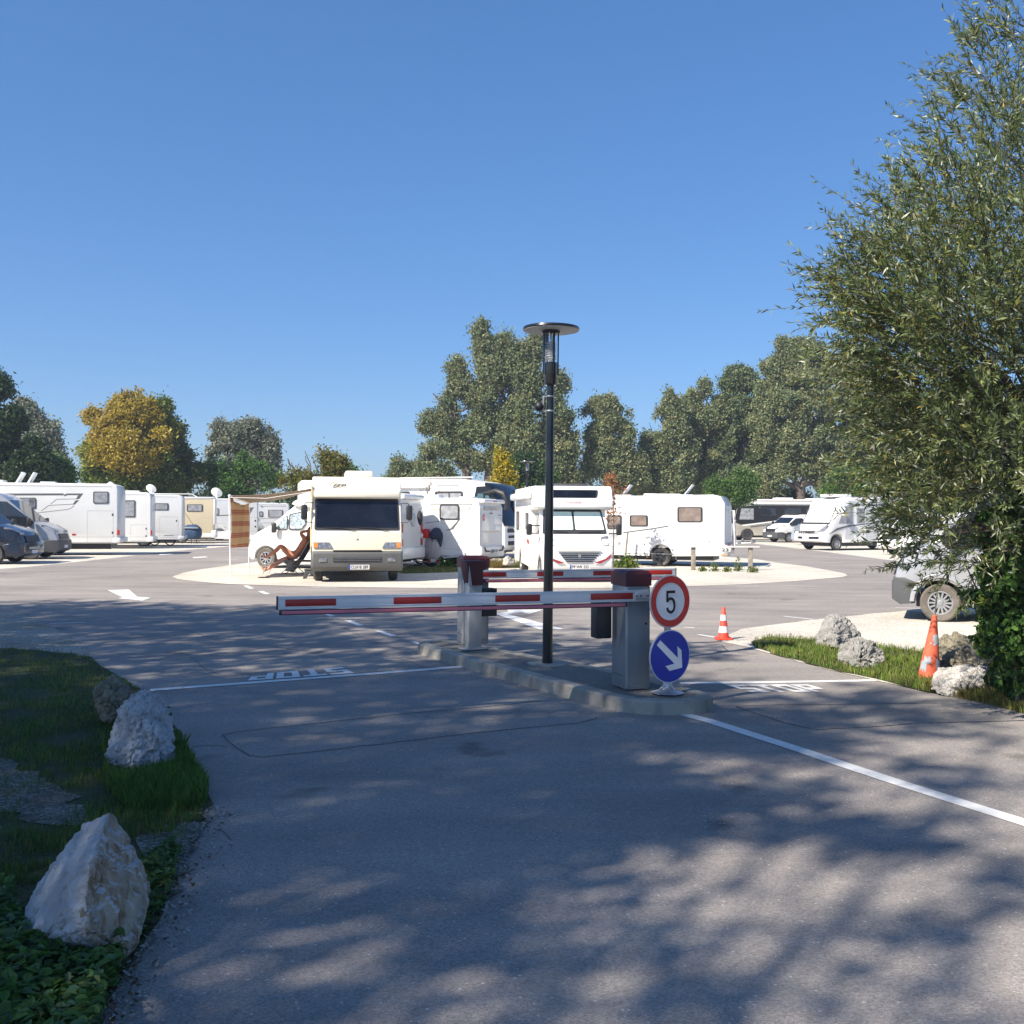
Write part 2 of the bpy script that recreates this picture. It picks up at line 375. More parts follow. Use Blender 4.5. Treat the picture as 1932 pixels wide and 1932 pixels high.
def sheet(name, poly, z, mt, parent=None, struct=True, side=0.0):
    pts = [Vector((p[0], p[1], z)) for p in poly]
    mb = MB()
    if side: mb.prism([p-Vector((0, 0, side)) for p in pts], (0, 0, side))
    else: mb.add(pts, [tuple(range(len(pts)))])
    o = mb.build(name, mt, parent, smooth=False)
    if not side:
        me = o.data
        if me.polygons[0].normal.z < 0: me.flip_normals()
    if struct and not parent: tag(o, kind='structure')
    return o
# ============================================================ GROUND, ROAD, ISLANDS
xy = lambda p: (p.x, p.y)
sheet('ground', [(-2500, -400), (2500, -400), (2500, 4500), (-2500, 4500)], 0.0, M['meadow'])
sheet('gravel_lot', [(-75, 24), (-40, 14), (40, 14), (75, 24), (75, 105), (-75, 105)], 0.005, M['gravel'])
road_edge = [(-120, 1086), (0, 1074), (60, 1069), (100, 1065.5), (226, 1051.7), (264, 1047), (340, 1039), (427, 1031.6), (520, 1025),
             (800, 1021), (1100, 1020), (1380, 1022), (1429, 1026.6), (1527, 1037.5), (1669, 1056), (1800, 1070), (1932, 1085), (2100, 1105)]
rp = [xy(P(*p)) for p in road_edge]
road = sheet('road', [(-22, -9), (14, -9), (24, 5)] + [(24, 20)] + rp[::-1] + [(-24, 25)], 0.010, M['asphalt'])
isl = [(325, 1089), (345, 1082), (380, 1075), (430, 1068), (485, 1060.5), (560, 1052), (700, 1044), (900, 1040), (1150, 1040), (1300, 1045), (1429, 1056), (1468, 1062.6),
       (1520, 1069), (1570, 1078), (1595, 1083.5), (1599, 1086.6), (1590, 1089.5), (1500, 1097.5), (1400, 1103.5), (1260, 1108.5), (1100, 1111), (960, 1111), (766, 1110),
       (600, 1108), (430, 1103), (370, 1098), (335, 1093.5)]
sheet('gravel_island', [xy(P(*p)) for p in isl], 0.016, M['gravel'])
# left verge
lv = [(0, 1155), (40, 1158), (93, 1182), (134, 1203), (170, 1235), (190, 1257), (245, 1290), (318, 1335), (334, 1377), (364, 1425), (393, 1474), (405, 1522), (389, 1555),
      (372, 1583), (352, 1636), (332, 1688), (300, 1749), (263, 1818), (227, 1875), (198, 1932), (170, 2040), (140, 2300)]
def jag(pts, amp, step, seed):
    """subdivide an outline and roughen it"""
    rr = random.Random(seed); out = []
    for i in range(len(pts)-1):
        a, b = Vector((*pts[i], 0)), Vector((*pts[i+1], 0)); n = max(1, int((b-a).length/step))
        for k in range(n):
            p = a.lerp(b, k/n); out.append((p.x+rr.uniform(-amp, amp), p.y+rr.uniform(-amp, amp)))
    return out + [tuple(pts[-1])]
LV = jag([xy(P(*p)) for p in lv], .022, .11, 3)
gl = [(-20, 19.5), (-12, 18.6)]
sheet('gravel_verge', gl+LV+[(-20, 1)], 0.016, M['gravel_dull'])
gz = [(-60, 1229), (20, 1226), (90, 1232), (140, 1236), (172, 1242)]
i0 = min(range(len(LV)), key=lambda i: (Vector(LV[i])-Vector(xy(P(186, 1252)))).length)
LG = [(-20, P(-60, 1229).y)] + jag([xy(P(*p)) for p in gz], .05, .2, 5) + [(x-.015, y) for x, y in LV[i0:]] + [(-20, 1)]
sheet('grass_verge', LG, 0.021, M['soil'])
patch = [(-40, 1425), (20, 1440), (73, 1466), (110, 1490), (162, 1535), (150, 1562), (100, 1572), (40, 1556), (-40, 1520)]
PATCH = jag([xy(P(*p)) for p in patch], .07, .10, 8)
sheet('gravel_path', PATCH, 0.026, M['path'])
p2 = [(255, 1590), (300, 1582), (350, 1560), (385, 1560), (352, 1640), (335, 1690), (300, 1720), (290, 1660)]
PATCH2 = jag([xy(P(*p)) for p in p2], .035, .06, 9)
sheet('gravel_path', PATCH2, 0.0263, M['path'])
# right verge
rg = [(1360, 1212.8), (1372, 1202), (1397, 1189), (1465, 1180), (1537, 1170.5), (1640, 1160), (1727, 1152), (1932, 1136), (2300, 1120)]
rf = [(2300, 1450), (2050, 1385), (1932, 1347), (1861, 1329), (1748, 1307.6), (1647, 1284.6), (1537, 1258.7), (1470, 1240), (1406, 1222)]
RV = jag([xy(P(*p)) for p in rg], .02, .25, 12) + jag([xy(P(*p)) for p in rf], .025, .15, 13)
sheet('gravel_verge', RV, 0.0163, M['gravel'])
rgr = [(1410, 1213), (1440, 1205), (1480, 1207), (1530, 1209), (1600, 1213), (1665, 1224), (1736, 1231), (1800, 1225), (1900, 1210), (2300, 1190)]
RG = jag([xy(P(*p)) for p in rgr], .04, .18, 15) + jag([(x, y) for x, y in [xy(P(*p)) for p in [(2300, 1449), (2050, 1384), (1932, 1347.5), (1861, 1328), (1748, 1308), (1647, 1283.5), (1537, 1258.5), (1470, 1239), (1425, 1225)]]], .03, .15, 16)
sheet('grass_verge', RG, 0.0213, M['soil'])
# markings ------------------------------------------------------------
def mark(name, pts, z=0.0145, mt='paint'):
    return sheet(name, [xy(P(x, y)) for x, y in pts], z, M[mt], road)
def line(name, pts, wid, z=0.0145, mt='paint', world=False):
    w_ = [Vector((*p, 0)) if world else P(*p) for p in pts]; L_, R_ = [], []
    for i, p in enumerate(w_):
        d = (w_[min(i+1, len(w_)-1)]-w_[max(i-1, 0)]).normalized(); n = Vector((-d.y, d.x, 0))*(wid/2)
        L_.append(xy(p+n)); R_.append(xy(p-n))
    mb = MB(); n = len(L_)
    mb.add([(x, y, z) for x, y in L_]+[(x, y, z) for x, y in R_], [(n+i, n+i+1, i+1, i) for i in range(n-1)])
    return mb.build(name, M[mt], road, smooth=False)
line('stop_line', [(283, 1304.5), (480, 1290), (700, 1273.5), (873, 1260)], .115)
line('stop_line', [(1283, 1291.3), (1450, 1289.6), (1580, 1287.6), (1662, 1285.5)], .12)
line('edge_line', [(1293, 1351), (1340, 1363.5), (1400, 1383), (1500, 1415), (1600, 1449), (1700, 1482), (1800, 1514), (1932, 1556), (2150, 1628)], .125)
def smark(name, s, q, z=.0148, bold=.02):
    a, b, c, d = [P(*p) for p in q]
    for p in (a, b, c, d): p.z = z
    G = {'S': [(0, .8, 1, 1), (0, .6, .32, .8), (0, .4, 1, .6), (.68, .2, 1, .4), (0, 0, 1, .2)], 'T': [(0, .8, 1, 1), (.34, 0, .66, .8)],
         'O': [(0, .8, 1, 1), (0, .2, .32, .8), (.68, .2, 1, .8), (0, 0, 1, .2)], 'P': [(0, .8, 1, 1), (0, 0, .32, .8), (.68, .55, 1, .8), (.32, .36, 1, .55)]}
    v, f = [], []
    for i, ch in enumerate(s):
        x0 = i*.258
        for (xa, ya, xb, yb) in G[ch]:
            k = len(v); v += [(x0+.226*xa, ya), (x0+.226*xb, ya), (x0+.226*xb, yb), (x0+.226*xa, yb)]; f.append((k, k+1, k+2, k+3))
    pts = [a*(1-u)*(1-t)+b*u*(1-t)+c*u*t+d*(1-u)*t for u, t in v]
    o = MB().add(pts, f).build(name, M['paint'], road, smooth=False)
    if o.data.polygons[0].normal.z < 0: o.data.flip_normals()
    tag(o, 'worn white STOP lettering on the asphalt'); return o
smark('lettering', 'STOP', [(646, 1260.8), (478, 1274.8), (467, 1286.8), (668, 1272.2)], bold=.06)
smark('lettering', 'STOP', [(1420, 1308.8), (1572, 1307.5), (1524, 1293.6), (1366, 1294.6)], bold=.06)
mark('arrow_marking', [(203, 1114.6), (243, 1113.3), (259, 1127), (284, 1129), (269, 1134.6), (222, 1130), (232, 1128.3)])
mark('arrow_marking', [(933.5, 1159.3), (960, 1155.5), (956.5, 1151.8), (1025, 1151.5), (999, 1159.5), (983, 1157), (957, 1159.8), (1044, 1183), (1064, 1188), (1018, 1189.3)])
for q in [[(458.8, 1106), (468, 1105.6), (479.6, 1111.3), (470, 1111.8)], [(486.6, 1116.9), (496, 1116.2), (509.7, 1121.6), (500, 1122.3)],
          [(600, 1155), (612.7, 1154.6), (632.4, 1164), (622, 1164.8)], [(648.5, 1172.2), (661, 1171.8), (686.4, 1181.5), (675, 1182.4)],
          [(706.5, 1191.7), (718, 1191.2), (749.3, 1201.4), (736.5, 1202.3)], [(772.5, 1212.2), (785, 1211.8), (793, 1216), (792, 1218)],
          [(300, 1046.5), (326, 1044.5), (327, 1046), (301, 1048)], [(363, 1052), (388, 1050.4), (392, 1052), (366, 1053.8)]]:
    mark('lane_dash', q)
for q in [[(93, 1178.5), (160, 1175.8)], [(1479, 1164), (1534, 1170)], [(1690, 1147.7), (1736, 1149.6)], [(1318, 1199), (1356, 1205)], [(1290, 1185), (1310, 1186)],
          [(1550, 1062), (1590, 1062.5)], [(420, 1057), (450, 1056)], [(0, 1079), (35, 1079.2)], [(130, 1061.5), (165, 1061)], [(195, 1054.5), (225, 1054)], [(1460, 1069), (1500, 1069)], [(1390, 1107), (1430, 1107)],
          [(1535, 1050), (1565, 1051)], [(1610, 1055), (1650, 1057)], [(590, 1109.5), (640, 1110)], [(966, 1113), (1000, 1113)]]:
    line('bay_line', q, .07)
def wob(pts, amp, seed, step=.16):
    rr = random.Random(seed); w_ = [P(*p) for p in pts]; out = []
    for i in range(len(w_)-1):
        n = max(1, int((w_[i+1]-w_[i]).length/step))
        for k in range(n):
            p = w_[i].lerp(w_[i+1], k/n); out.append((p.x+rr.uniform(-amp, amp), p.y+rr.uniform(-amp, amp)))
    out.append(xy(w_[-1])); return out
for i, (q, wd) in enumerate([([(421, 1389), (449, 1383), (639, 1362.6), (767, 1349), (925, 1335), (1020, 1325.4)], .014),
                     ([(421, 1389), (429, 1401), (445, 1413), (469.7, 1429), (498, 1431), (639, 1416), (900, 1385), (1095, 1366), (1128, 1357)], .014),
                     ([(364, 1412), (400, 1409), (431, 1411)], .012), ([(1388, 1335), (1440, 1333), (1482, 1332), (1600, 1331), (1769, 1329)], .014),
                     ([(1388, 1335), (1476, 1365.6), (1540, 1379.4), (1617, 1376), (1739, 1367), (1932, 1362)], .014),
                     ([(1330, 1219), (1360, 1218), (1372, 1229), (1345, 1233)], .014), ([(235, 1163), (300, 1175), (420, 1212), (520, 1222), (600, 1235)], .010),
                     ([(600, 1235), (640, 1246), (700, 1241)], .010), ([(355, 1236), (385, 1262), (415, 1275)], .010), ([(740, 1241), (780, 1252), (800, 1262)], .01),
                     ([(960, 1212), (1040, 1215), (1110, 1213)], .012), ([(1142, 1208), (1330, 1203)], .010),
                     ([(560, 1130), (610, 1165), (700, 1212), (770, 1232)], .008), ([(1360, 1120), (1500, 1126), (1640, 1122), (1800, 1135)], .012), ([(50, 1100), (180, 1110), (330, 1104)], .012),
                     ([(380, 1560), (420, 1572), (436, 1590)], .006)]):
    line('crack', wob(q, .008, i), wd, .0135, 'crack', world=True)
# low traffic island -----------------------------------------------------
ISL = [(-1.155, 12.6), (-.6, 11.58), (-.05, 10.56), (.4, 9.78), (.82, 9.07), (.93, 8.92), (1.08, 8.81), (1.25, 8.76), (1.42, 8.75), (1.57, 8.80), (1.70, 8.90), (1.79, 9.04), (1.80, 9.18),
       (1.72, 9.36), (.95, 10.72), (-.05, 12.1), (-.72, 13.02), (-.85, 13.1), (-.98, 13.08), (-1.10, 12.9), (-1.17, 12.74)]
ti = empty('traffic_island', (0, 0, 0)); tag(ti, kind='structure')
def inset(poly, d):
    c = []; n = len(poly)
    for i in range(n):
        a, b, e = Vector(poly[i-1]), Vector(poly[i]), Vector(poly[(i+1) % n])
        t = ((b-a).normalized()+(e-b).normalized()).normalized(); c.append((b.x-t.y*d, b.y+t.x*d))
    return c
ins = inset(ISL, .15)
mb = MB(); n = len(ISL)
ring0 = [(x, y, 0.0) for x, y in ISL]; ring1 = [(*p, .115) for p in inset(ISL, .012)]; ring2 = [(*p, .130) for p in inset(ISL, .03)]; ring3 = [(*p, .130) for p in inset(ISL, .147)]; ring4 = [(*p, .05) for p in inset(ISL, .149)]
vs = ring0+ring1+ring2+ring3+ring4
mb.add(vs, [(k*n+i, k*n+(i+1) % n, (k+1)*n+(i+1) % n, (k+1)*n+i) for k in range(4) for i in range(n)])
mb.build('kerb', M['concrete'], ti)
sheet('paving', ins, .122, M['islandtop'], ti)
base = P(1032.8, 1250.8, .13)
lb = MB().lathe([(.215, .05), (.22, .126), (.20, .134), (.0, .134)], 20, c=(base.x, base.y, 0)).build('concrete_footing', M['concrete'], ti)

# ============================================================ BARRIERS
def barrier(rootname, loc, ang, L, label, side, ticket=False, bw=.25, bd=.38, xoff=0):
    """local x along the arm's free direction reversed: arm runs along -x (side=-1) or +x (side=1); front is -y"""
    t = empty(rootname, loc, ang)
    tag(t, label, 'barrier', 'barrier gates on the traffic island')
    H = 1.065
    b = MB().box((0, 0, H/2-.06), (bw, bd, H-.12)).build('housing', M['housing'], t, bevel=.012)
    MB().box((-bw/2+.006, -bd/2+.002, .475), (.026, .014, .92)).build('corner_trim', M['housing2'], b, bevel=.002)
    MB().box((0.02, -bd/2-.002, .46), (bw-.08, .006, .80)).build('service_door', M['housing'], b, bevel=.002)
    MB().lathe([(.001, 0), (.011, 0), (.011, -.006), (.001, -.006)], 10, axis='Y', c=(bw*.30, -bd/2-.005, .60)).build('door_lock', M['blackplastic'], b)
    MB().box((-bw/2-.001, 0, .12), (.004, bd*.8, .004)).build('panel_joint', M['blackplastic'], b)
    c = MB(); z0, z1 = H-.12, H+.02; e = .008
    def ring(g, z): return [(-bw/2-g, -bd/2-g, z), (bw/2+g, -bd/2-g, z), (bw/2+g, bd/2+g, z), (-bw/2-g, bd/2+g, z)]
    v = ring(e, z0)+ring(e, z1-.032)+ring(e-.028, z1)
    c.add(v, [(3, 2, 1, 0)]+[(k*4+i, k*4+(i+1) % 4, k*4+4+(i+1) % 4, k*4+4+i) for k in (0, 1) for i in range(4)]+[(8, 9, 10, 11)])
    c.build('cap', M['maroon'], t, bevel=.003, smooth=False)
    # arm
    y = -bd/2-.045; za = H-.205; ah = .105; x1 = side*(-bw/2+.02) if side > 0 else bw/2-.045
    arm = empty('arm', (x1, y, za)); arm.parent = t
    s = side
    A = MB().prism([(0, -.012, -.052), (0, -.012, .052), (0, .012, .052), (0, .012, -.052)], (s*L, 0, 0))
    for zz in (-.047, -.034, .034, .047): A.box((s*L/2, -.014, zz), (L, .006, .007))
    A.build('beam', M['alu'], arm, bevel=.0015)
    MB().box((s*(L+.006), 0, 0), (.012, .032, .112)).build('end_cap', M['blackplastic'], arm, bevel=.003)
    nst = 4; per = (L-.18)/ (nst*2-1) 
    x = .16
    for k in range(nst):
        MB().box((s*(x+per/2-.02), -.0145, 0), (per*.92, .004, .056)).build('red_stripe', M['armred'], arm, bevel=.001)
        x += per*2
    MB().box((s*(L/2+.1), -.002, -.078), (L-.22, .026, .040)).build('rubber_edge', M['rubber'], arm, bevel=.003)
    MB().box((s*(L/2+.1), -.016, -.078), (L-.26, .010, .026)).build('light_strip', M['pink'], arm, bevel=.002)
    MB().box((s*.065, -.021, .0), (.15, .01, .066)).build('clamp_plate', M['alu2'], arm, bevel=.003)
    for xx in (.125, .085, .015): MB().lathe([(.007, -.031), (.008, -.027), (.008, -.024)], 8, c=(s*xx, 0, 0), axis='Y').build('bolt', M['blackplastic'], arm)
    MB().tube([(s*.06, .05, 0), (s*.06, -.01, 0)], .028, 12).build('hub', M['steel'], arm)
    return t
def uvang(p, q): return math.atan2(q[1]-p[1], q[0]-p[0])
AN = R(18)
uu = Vector((math.cos(AN), math.sin(AN), 0)); vvv = Vector((-math.sin(AN), math.cos(AN), 0))
near = P(1181, 1302, .13)                                   # front-left foot of the near housing
cen = near + uu*.118 + vvv*.16
b1 = barrier('barrier_gate', (cen.x, cen.y, .13), AN, 3.30, 'grey barrier housing with maroon cap beside the round 5 sign, striped arm reaching left', -1, bw=.24, bd=.33)
MB().box((-.255, .10, .66), (.15, .16, .42)).build('control_box', M['blackplastic'], b1, bevel=.012)
far = P(921.3, 1215, .13)
cf = far - uu*.145 + vvv*.12
b2 = barrier('barrier_gate', (cf.x-.02, cf.y, .13), AN, 2.82, 'farther barrier behind the ticket post, its striped arm reaching right behind the lamp post', 1, bw=.32, bd=.30)
# ticket terminal in front of the far housing
tb = P(892.5, 1224.5, .13)
tt = empty('ticket_terminal', (tb.x, tb.y, .13), R(28)); tag(tt, 'narrow silver ticket post with maroon wedge hood and black reader box', 'ticket machine')
MB().box((0, 0, .008), (.30, .20, .014)).build('foot_plate', M['housing2'], tt, bevel=.003)
MB().box((0, 0, .40), (.17, .12, .77)).build('column', M['housing2'], tt, bevel=.006)
h = MB(); h.prism([(-.135, -.09, 1.05), (-.075, -.09, .76), (.085, -.09, .76), (.085, -.09, .93), (.135, -.09, .95), (.135, -.09, 1.02), (.115, -.09, 1.05)], (0, .19, 0))
h.build('hood', M['maroon'], tt, bevel=.006)
MB().prism([(-.100, -.094, 1.0), (-.110, -.094, .76), (-.062, -.094, .76)], (0, .006, 0)).build('hood_trim', M['housing2'], tt)
rb = MB(); rb.box((.19, .01, .55), (.19, .15, .33)); rb = rb.build('reader_box', M['blackplastic'], tt, bevel=.008)
MB().box((.20, -.068, .66), (.15, .008, .06)).build('display', M['glassblue'], rb, bevel=.002)
MB().box((.185, -.074, .645), (.05, .004, .03)).build('keypad_label', M['signblue'], rb)
MB().tube([(.105+.035*math.cos(a), -.06, .78+.035*math.sin(a)) for a in [R(-90+20*i) for i in range(10)]], .006, 6).build('handle', M['rubber'], tt)

# ============================================================ LAMP POSTS
def lamp(loc, k, label, tilt, group='lamp posts with flat disc heads'):
    t = empty('street_lamp', loc); t.rotation_euler = (0, R(tilt), 0); t.scale = (k, k, k); tag(t, label, 'street lamp', group)
    MB().tube([(0, 0, 0), (0, 0, .5), (0, 0, 2.62), (0, 0, 3.02)], [.056, .054, .041, .039], 20).build('pole', M['black'], t)
    MB().lathe([(.060, 2.98), (.068, 3.0), (.068, 3.22), (.06, 3.225)], 24).build('collar', M['black'], t)
    fr = MB()
    for a in (20, 110, 200, 290):
        c, s = math.cos(R(a)), math.sin(R(a)); fr.box((c*.083, s*.083, 3.34), (.012, .022, .50), mx=Matrix.Rotation(R(a), 3, 'Z'))
    fr.build('frame', M['black'], t, bevel=.002)
    MB().lathe([(.072, 3.225), (.072, 3.535)], 24, cap=False).build('glass_cylinder', M['clearglass'], t)
    lv_ = MB()
    for i in range(7): lv_.lathe([(.020, 3.27+i*.028), (.055, 3.262+i*.028), (.055, 3.266+i*.028), (.020, 3.28+i*.028)], 18)
    lv_.lathe([(.028, 3.225), (.026, 3.27)], 14); lv_.lathe([(.012, 3.46), (.012, 3.53)], 10)
    lv_.build('louvre', M['alu'], t)
    MB().lathe([(.088, 3.53), (.095, 3.535), (.095, 3.57), (.085, 3.575)], 24).build('head_ring', M['black'], t)
    d = MB().lathe([(0.0, 3.585), (.30, 3.572), (.308, 3.578), (.30, 3.60), (.1, 3.615), (0.0, 3.62)], 48).build('disc_shade', M['black'], t)
    MB().lathe([(.092, 3.5705), (.297, 3.5705), (.297, 3.5665), (.092, 3.566)], 48, cap=False).build('reflector', M['lampwhite'], d)
    return t
lp = P(1032.8, 1250.8, .134)
sl = lamp((lp.x, lp.y, .134), 1.0, 'tall black lamp post standing on the traffic island, white underside to its disc head', .35)
cam_b = MB()
cam_b.box((-.075, 0, 2.78), (.012, .035, .17)); cam_b.box((-.045, 0, 2.855), (.07, .03, .012)); cam_b.box((-.045, 0, 2.70), (.07, .03, .012))
cam_b.lathe([(.043, 2.692), (.047, 2.697), (.047, 2.708), (.043, 2.713)], 16); cam_b.lathe([(.043, 2.848), (.047, 2.853), (.047, 2.864), (.043, 2.869)], 16)
br = cam_b.build('camera_bracket', M['steel'], sl, bevel=.001)
s_ = MB(); s_.lathe([(.0, -.05), (.028, -.043), (.046, -.02), (.05, 0), (.046, .02), (.028, .043), (0, .05)], 16, c=(-.118, 0, 2.75))
s_.build('dome_camera', M['blackplastic'], br)
q = Q(993, 1050, 46); fl = lamp((Q(994, 1000, 46).x, 46, 0), 1.17, 'small distant lamp post in front of the dark trees right of the yellow tree', 0)
MB().tube([(-.09, 0, 2.62), (0, 0, 2.50), (.09, 0, 2.62)], .016, 6).tube([(0, 0, 2.5), (0, 0, 2.1)], .022, 6).build('spotlight_bracket', M['white'], fl)

# ============================================================ TRAFFIC SIGN
sp_ = P(1263, 1308.5, .13)
ts = empty('traffic_sign', (sp_.x, sp_.y, .13), R(33)); tag(ts, 'round 5 limit sign above a round blue arrow sign on one short galvanised stand', 'traffic sign')
# local: x right, z up, front faces -y
MB().tube([(0, .03, .04), (0, .03, 1.0)], .03, 16).build('post', M['steel'], ts)
ft = MB()
for k in range(6):
    a = R(60*k+15); c, s = math.cos(a), math.sin(a); pz = Vector((-s*.010, c*.010, 0))
    pr = [Vector((c*r, s*r+.03, z)) for r, z in ((.02, .135), (.04, .07), (.075, .03), (.15, .008), (.15, .0), (.02, .0))]
    ft.prism([p-pz for p in pr], pz*2)
ft.lathe([(.13, .0), (.15, .006), (.09, .022), (.048, .05), (.036, .11), (.030, .15)], 18, c=(0, .03, 0))
ft.build('foot', M['steel'], ts, bevel=.001)
def disc(zc, r, nm):
    d = MB().lathe([(r-.006, -.004), (r, -.002), (r, .004), (r-.006, .006)], 56, c=(0, 0, zc), axis='Y').build(nm, M['alu2'], ts)
    return d
def ringpoly(r0, r1, zc, y, nm, mt, par, n=56):
    mb = MB(); a = [(r1*math.cos(2*math.pi*i/n), y, zc+r1*math.sin(2*math.pi*i/n)) for i in range(n)]
    if r0:
        b = [(r0*math.cos(2*math.pi*i/n), y, zc+r0*math.sin(2*math.pi*i/n)) for i in range(n)]
        mb.add(a+b, [(i, (i+1) % n, n+(i+1) % n, n+i) for i in range(n)])
    else: mb.add(a, [tuple(range(n))])
    return mb.build(nm, mt, par, smooth=False)
zA, zB, RS = .822, .332, .237
d1 = disc(zA, RS, 'speed_limit_disc'); d2 = disc(zB, RS, 'arrow_disc')
ringpoly(0, RS-.004, zA, -.0065, 'white_face', M['signwhite'], d1)
ringpoly(.168, .227, zA, -.0085, 'red_ring', M['signred'], d1)
ringpoly(0, RS-.002, zB, -.0065, 'white_rim', M['signwhite'], d2)
ringpoly(0, .228, zB, -.0085, 'blue_face', M['signblue'], d2)
# the figure 5 (stroke outline)
st = .021; five = MB()
path_out = []
bx, bz = .002, zA
def seg(pts, wd):
    L_, R_ = [], []
    for i, p in enumerate(pts):
        a, b_ = Vector(pts[max(i-1, 0)]), Vector(pts[min(i+1, len(pts)-1)]); d = (b_-a).normalized(); n_ = Vector((-d.y, d.x))*wd/2
        L_.append((p[0]+n_.x, p[1]+n_.y)); R_.append((p[0]-n_.x, p[1]-n_.y))
    n_ = len(pts)
    five.add([(bx+x, -.0105, bz+z) for x, z in L_+R_], [(i, i+1, n_+i+1, n_+i) for i in range(n_-1)])
seg([(-.040, .085), (.052, .085)], .024); seg([(-.040, .097), (-.040, -.006)], .024)
arc = [(-.040, .004), (-.028, .018), (-.008, .026), (.010, .025), (.028, .015), (.040, -.004), (.043, -.03), (.043, -.052), (.038, -.074), (.022, -.091), (.002, -.097), (-.018, -.091), (-.034, -.076), (-.041, -.054)]
seg(arc, .025); five.build('figure_five', M['ink'], d1, smooth=False)
ar = [(-.138, .128), (-.098, .166), (.062, .004), (.062, .102), (.108, .058), (.118, -.102), (-.002, -.118), (-.052, -.074), (.028, -.058 + .014), (-.138+.0, .128)]
A_ = [(-.160, .112), (-.120, .152), (.090, -.020), (.082, .088), (.132, .046), (.142, -.110), (-.010, -.128), (-.058, -.082), (.048, -.068)]
MB().add([(x, -.0105, zB+z) for x, z in A_], [(0, 1, 2, 3, 4, 5, 6, 7, 8)]).build('white_arrow', M['signwhite'], d2, smooth=False)

# ============================================================ CONES
def cone(loc, H, r0, r1, label, mts, bands, base=None, tilt=(0, 0), group=None):
    t = empty('traffic_cone', loc); t.rotation_euler = (R(tilt[0]), R(tilt[1]), 0); tag(t, label, 'traffic cone', group)
    mb = MB().lathe([(r0, 0.0), (r1, H), (r1*.8, H+.006), (r1*.7, H-.03)], 28); mb.build('cone_body', mts[0], t)
    for (a, b_) in bands:
        ra = r0+(r1-r0)*a+.0025; rb_ = r0+(r1-r0)*b_+.0025
        MB().lathe([(ra-.002, a*H), (ra, a*H), (rb_, b_*H), (rb_-.002, b_*H)], 28, cap=False).build('reflective_band', mts[1], t)
    if base:
        MB().prism(rounded([(-base, -base, .004), (base, -base, .004), (base, base, .004), (-base, base, .004)], base*.35), (0, 0, .022)).build('cone_base', mts[0], t, bevel=.004)
    return t
c1 = P(1365, 1208.5)
cone((c1.x, c1.y, .016), .44, .078, .022, 'small clean red and white striped cone on the road left of the grass', (M['cone'], M['conewhite']), [(.22, .42), (.60, .78)], base=.115)
c2 = P(1754, 1283)
wc = cone((c2.x, c2.y+.02, .01), .67, .115, .025, 'large faded orange cone with peeling bands leaning beside the white boulder', (M['conefaded'], M['conegrey']), [], tilt=(0, 5))
rr = random.Random(5)
def patch_on_cone(z0, z1, a0, a1):
    n = 7; outer = []
    fr = lambda z: .115+(.025-.115)*z/.67+.003
    pts = [(a0+(a1-a0)*i/n, z1+rr.uniform(-.03, .012)) for i in range(n+1)]+[(a1-(a1-a0)*i/n, z0+rr.uniform(-.02, .02)) for i in range(n+1)]
    top, bot = pts[:n+1], pts[n+1:][::-1]
    vs = [Vector((fr(z)*math.cos(a), fr(z)*math.sin(a), z)) for a, z in top]+[Vector((fr(z)*math.cos(a), fr(z)*math.sin(a), z)) for a, z in bot]
    MB().add(vs, [(i, i+1, n+2+i, n+1+i) for i in range(n)]).build('peeling_band', M['conegrey'], wc)
patch_on_cone(.40, .47, R(250), R(345)); patch_on_cone(.37, .40, R(230), R(340)); patch_on_cone(.17, .24, R(200), R(250)); patch_on_cone(.09, .20, R(180), R(228)); patch_on_cone(.12, .24, R(285), R(350)); patch_on_cone(.05, .11, R(300), R(345))
MB().tube([(0.002, 0, .60), (.004, 0, .92)], .008, 8).build('stick', M['wood'], wc)
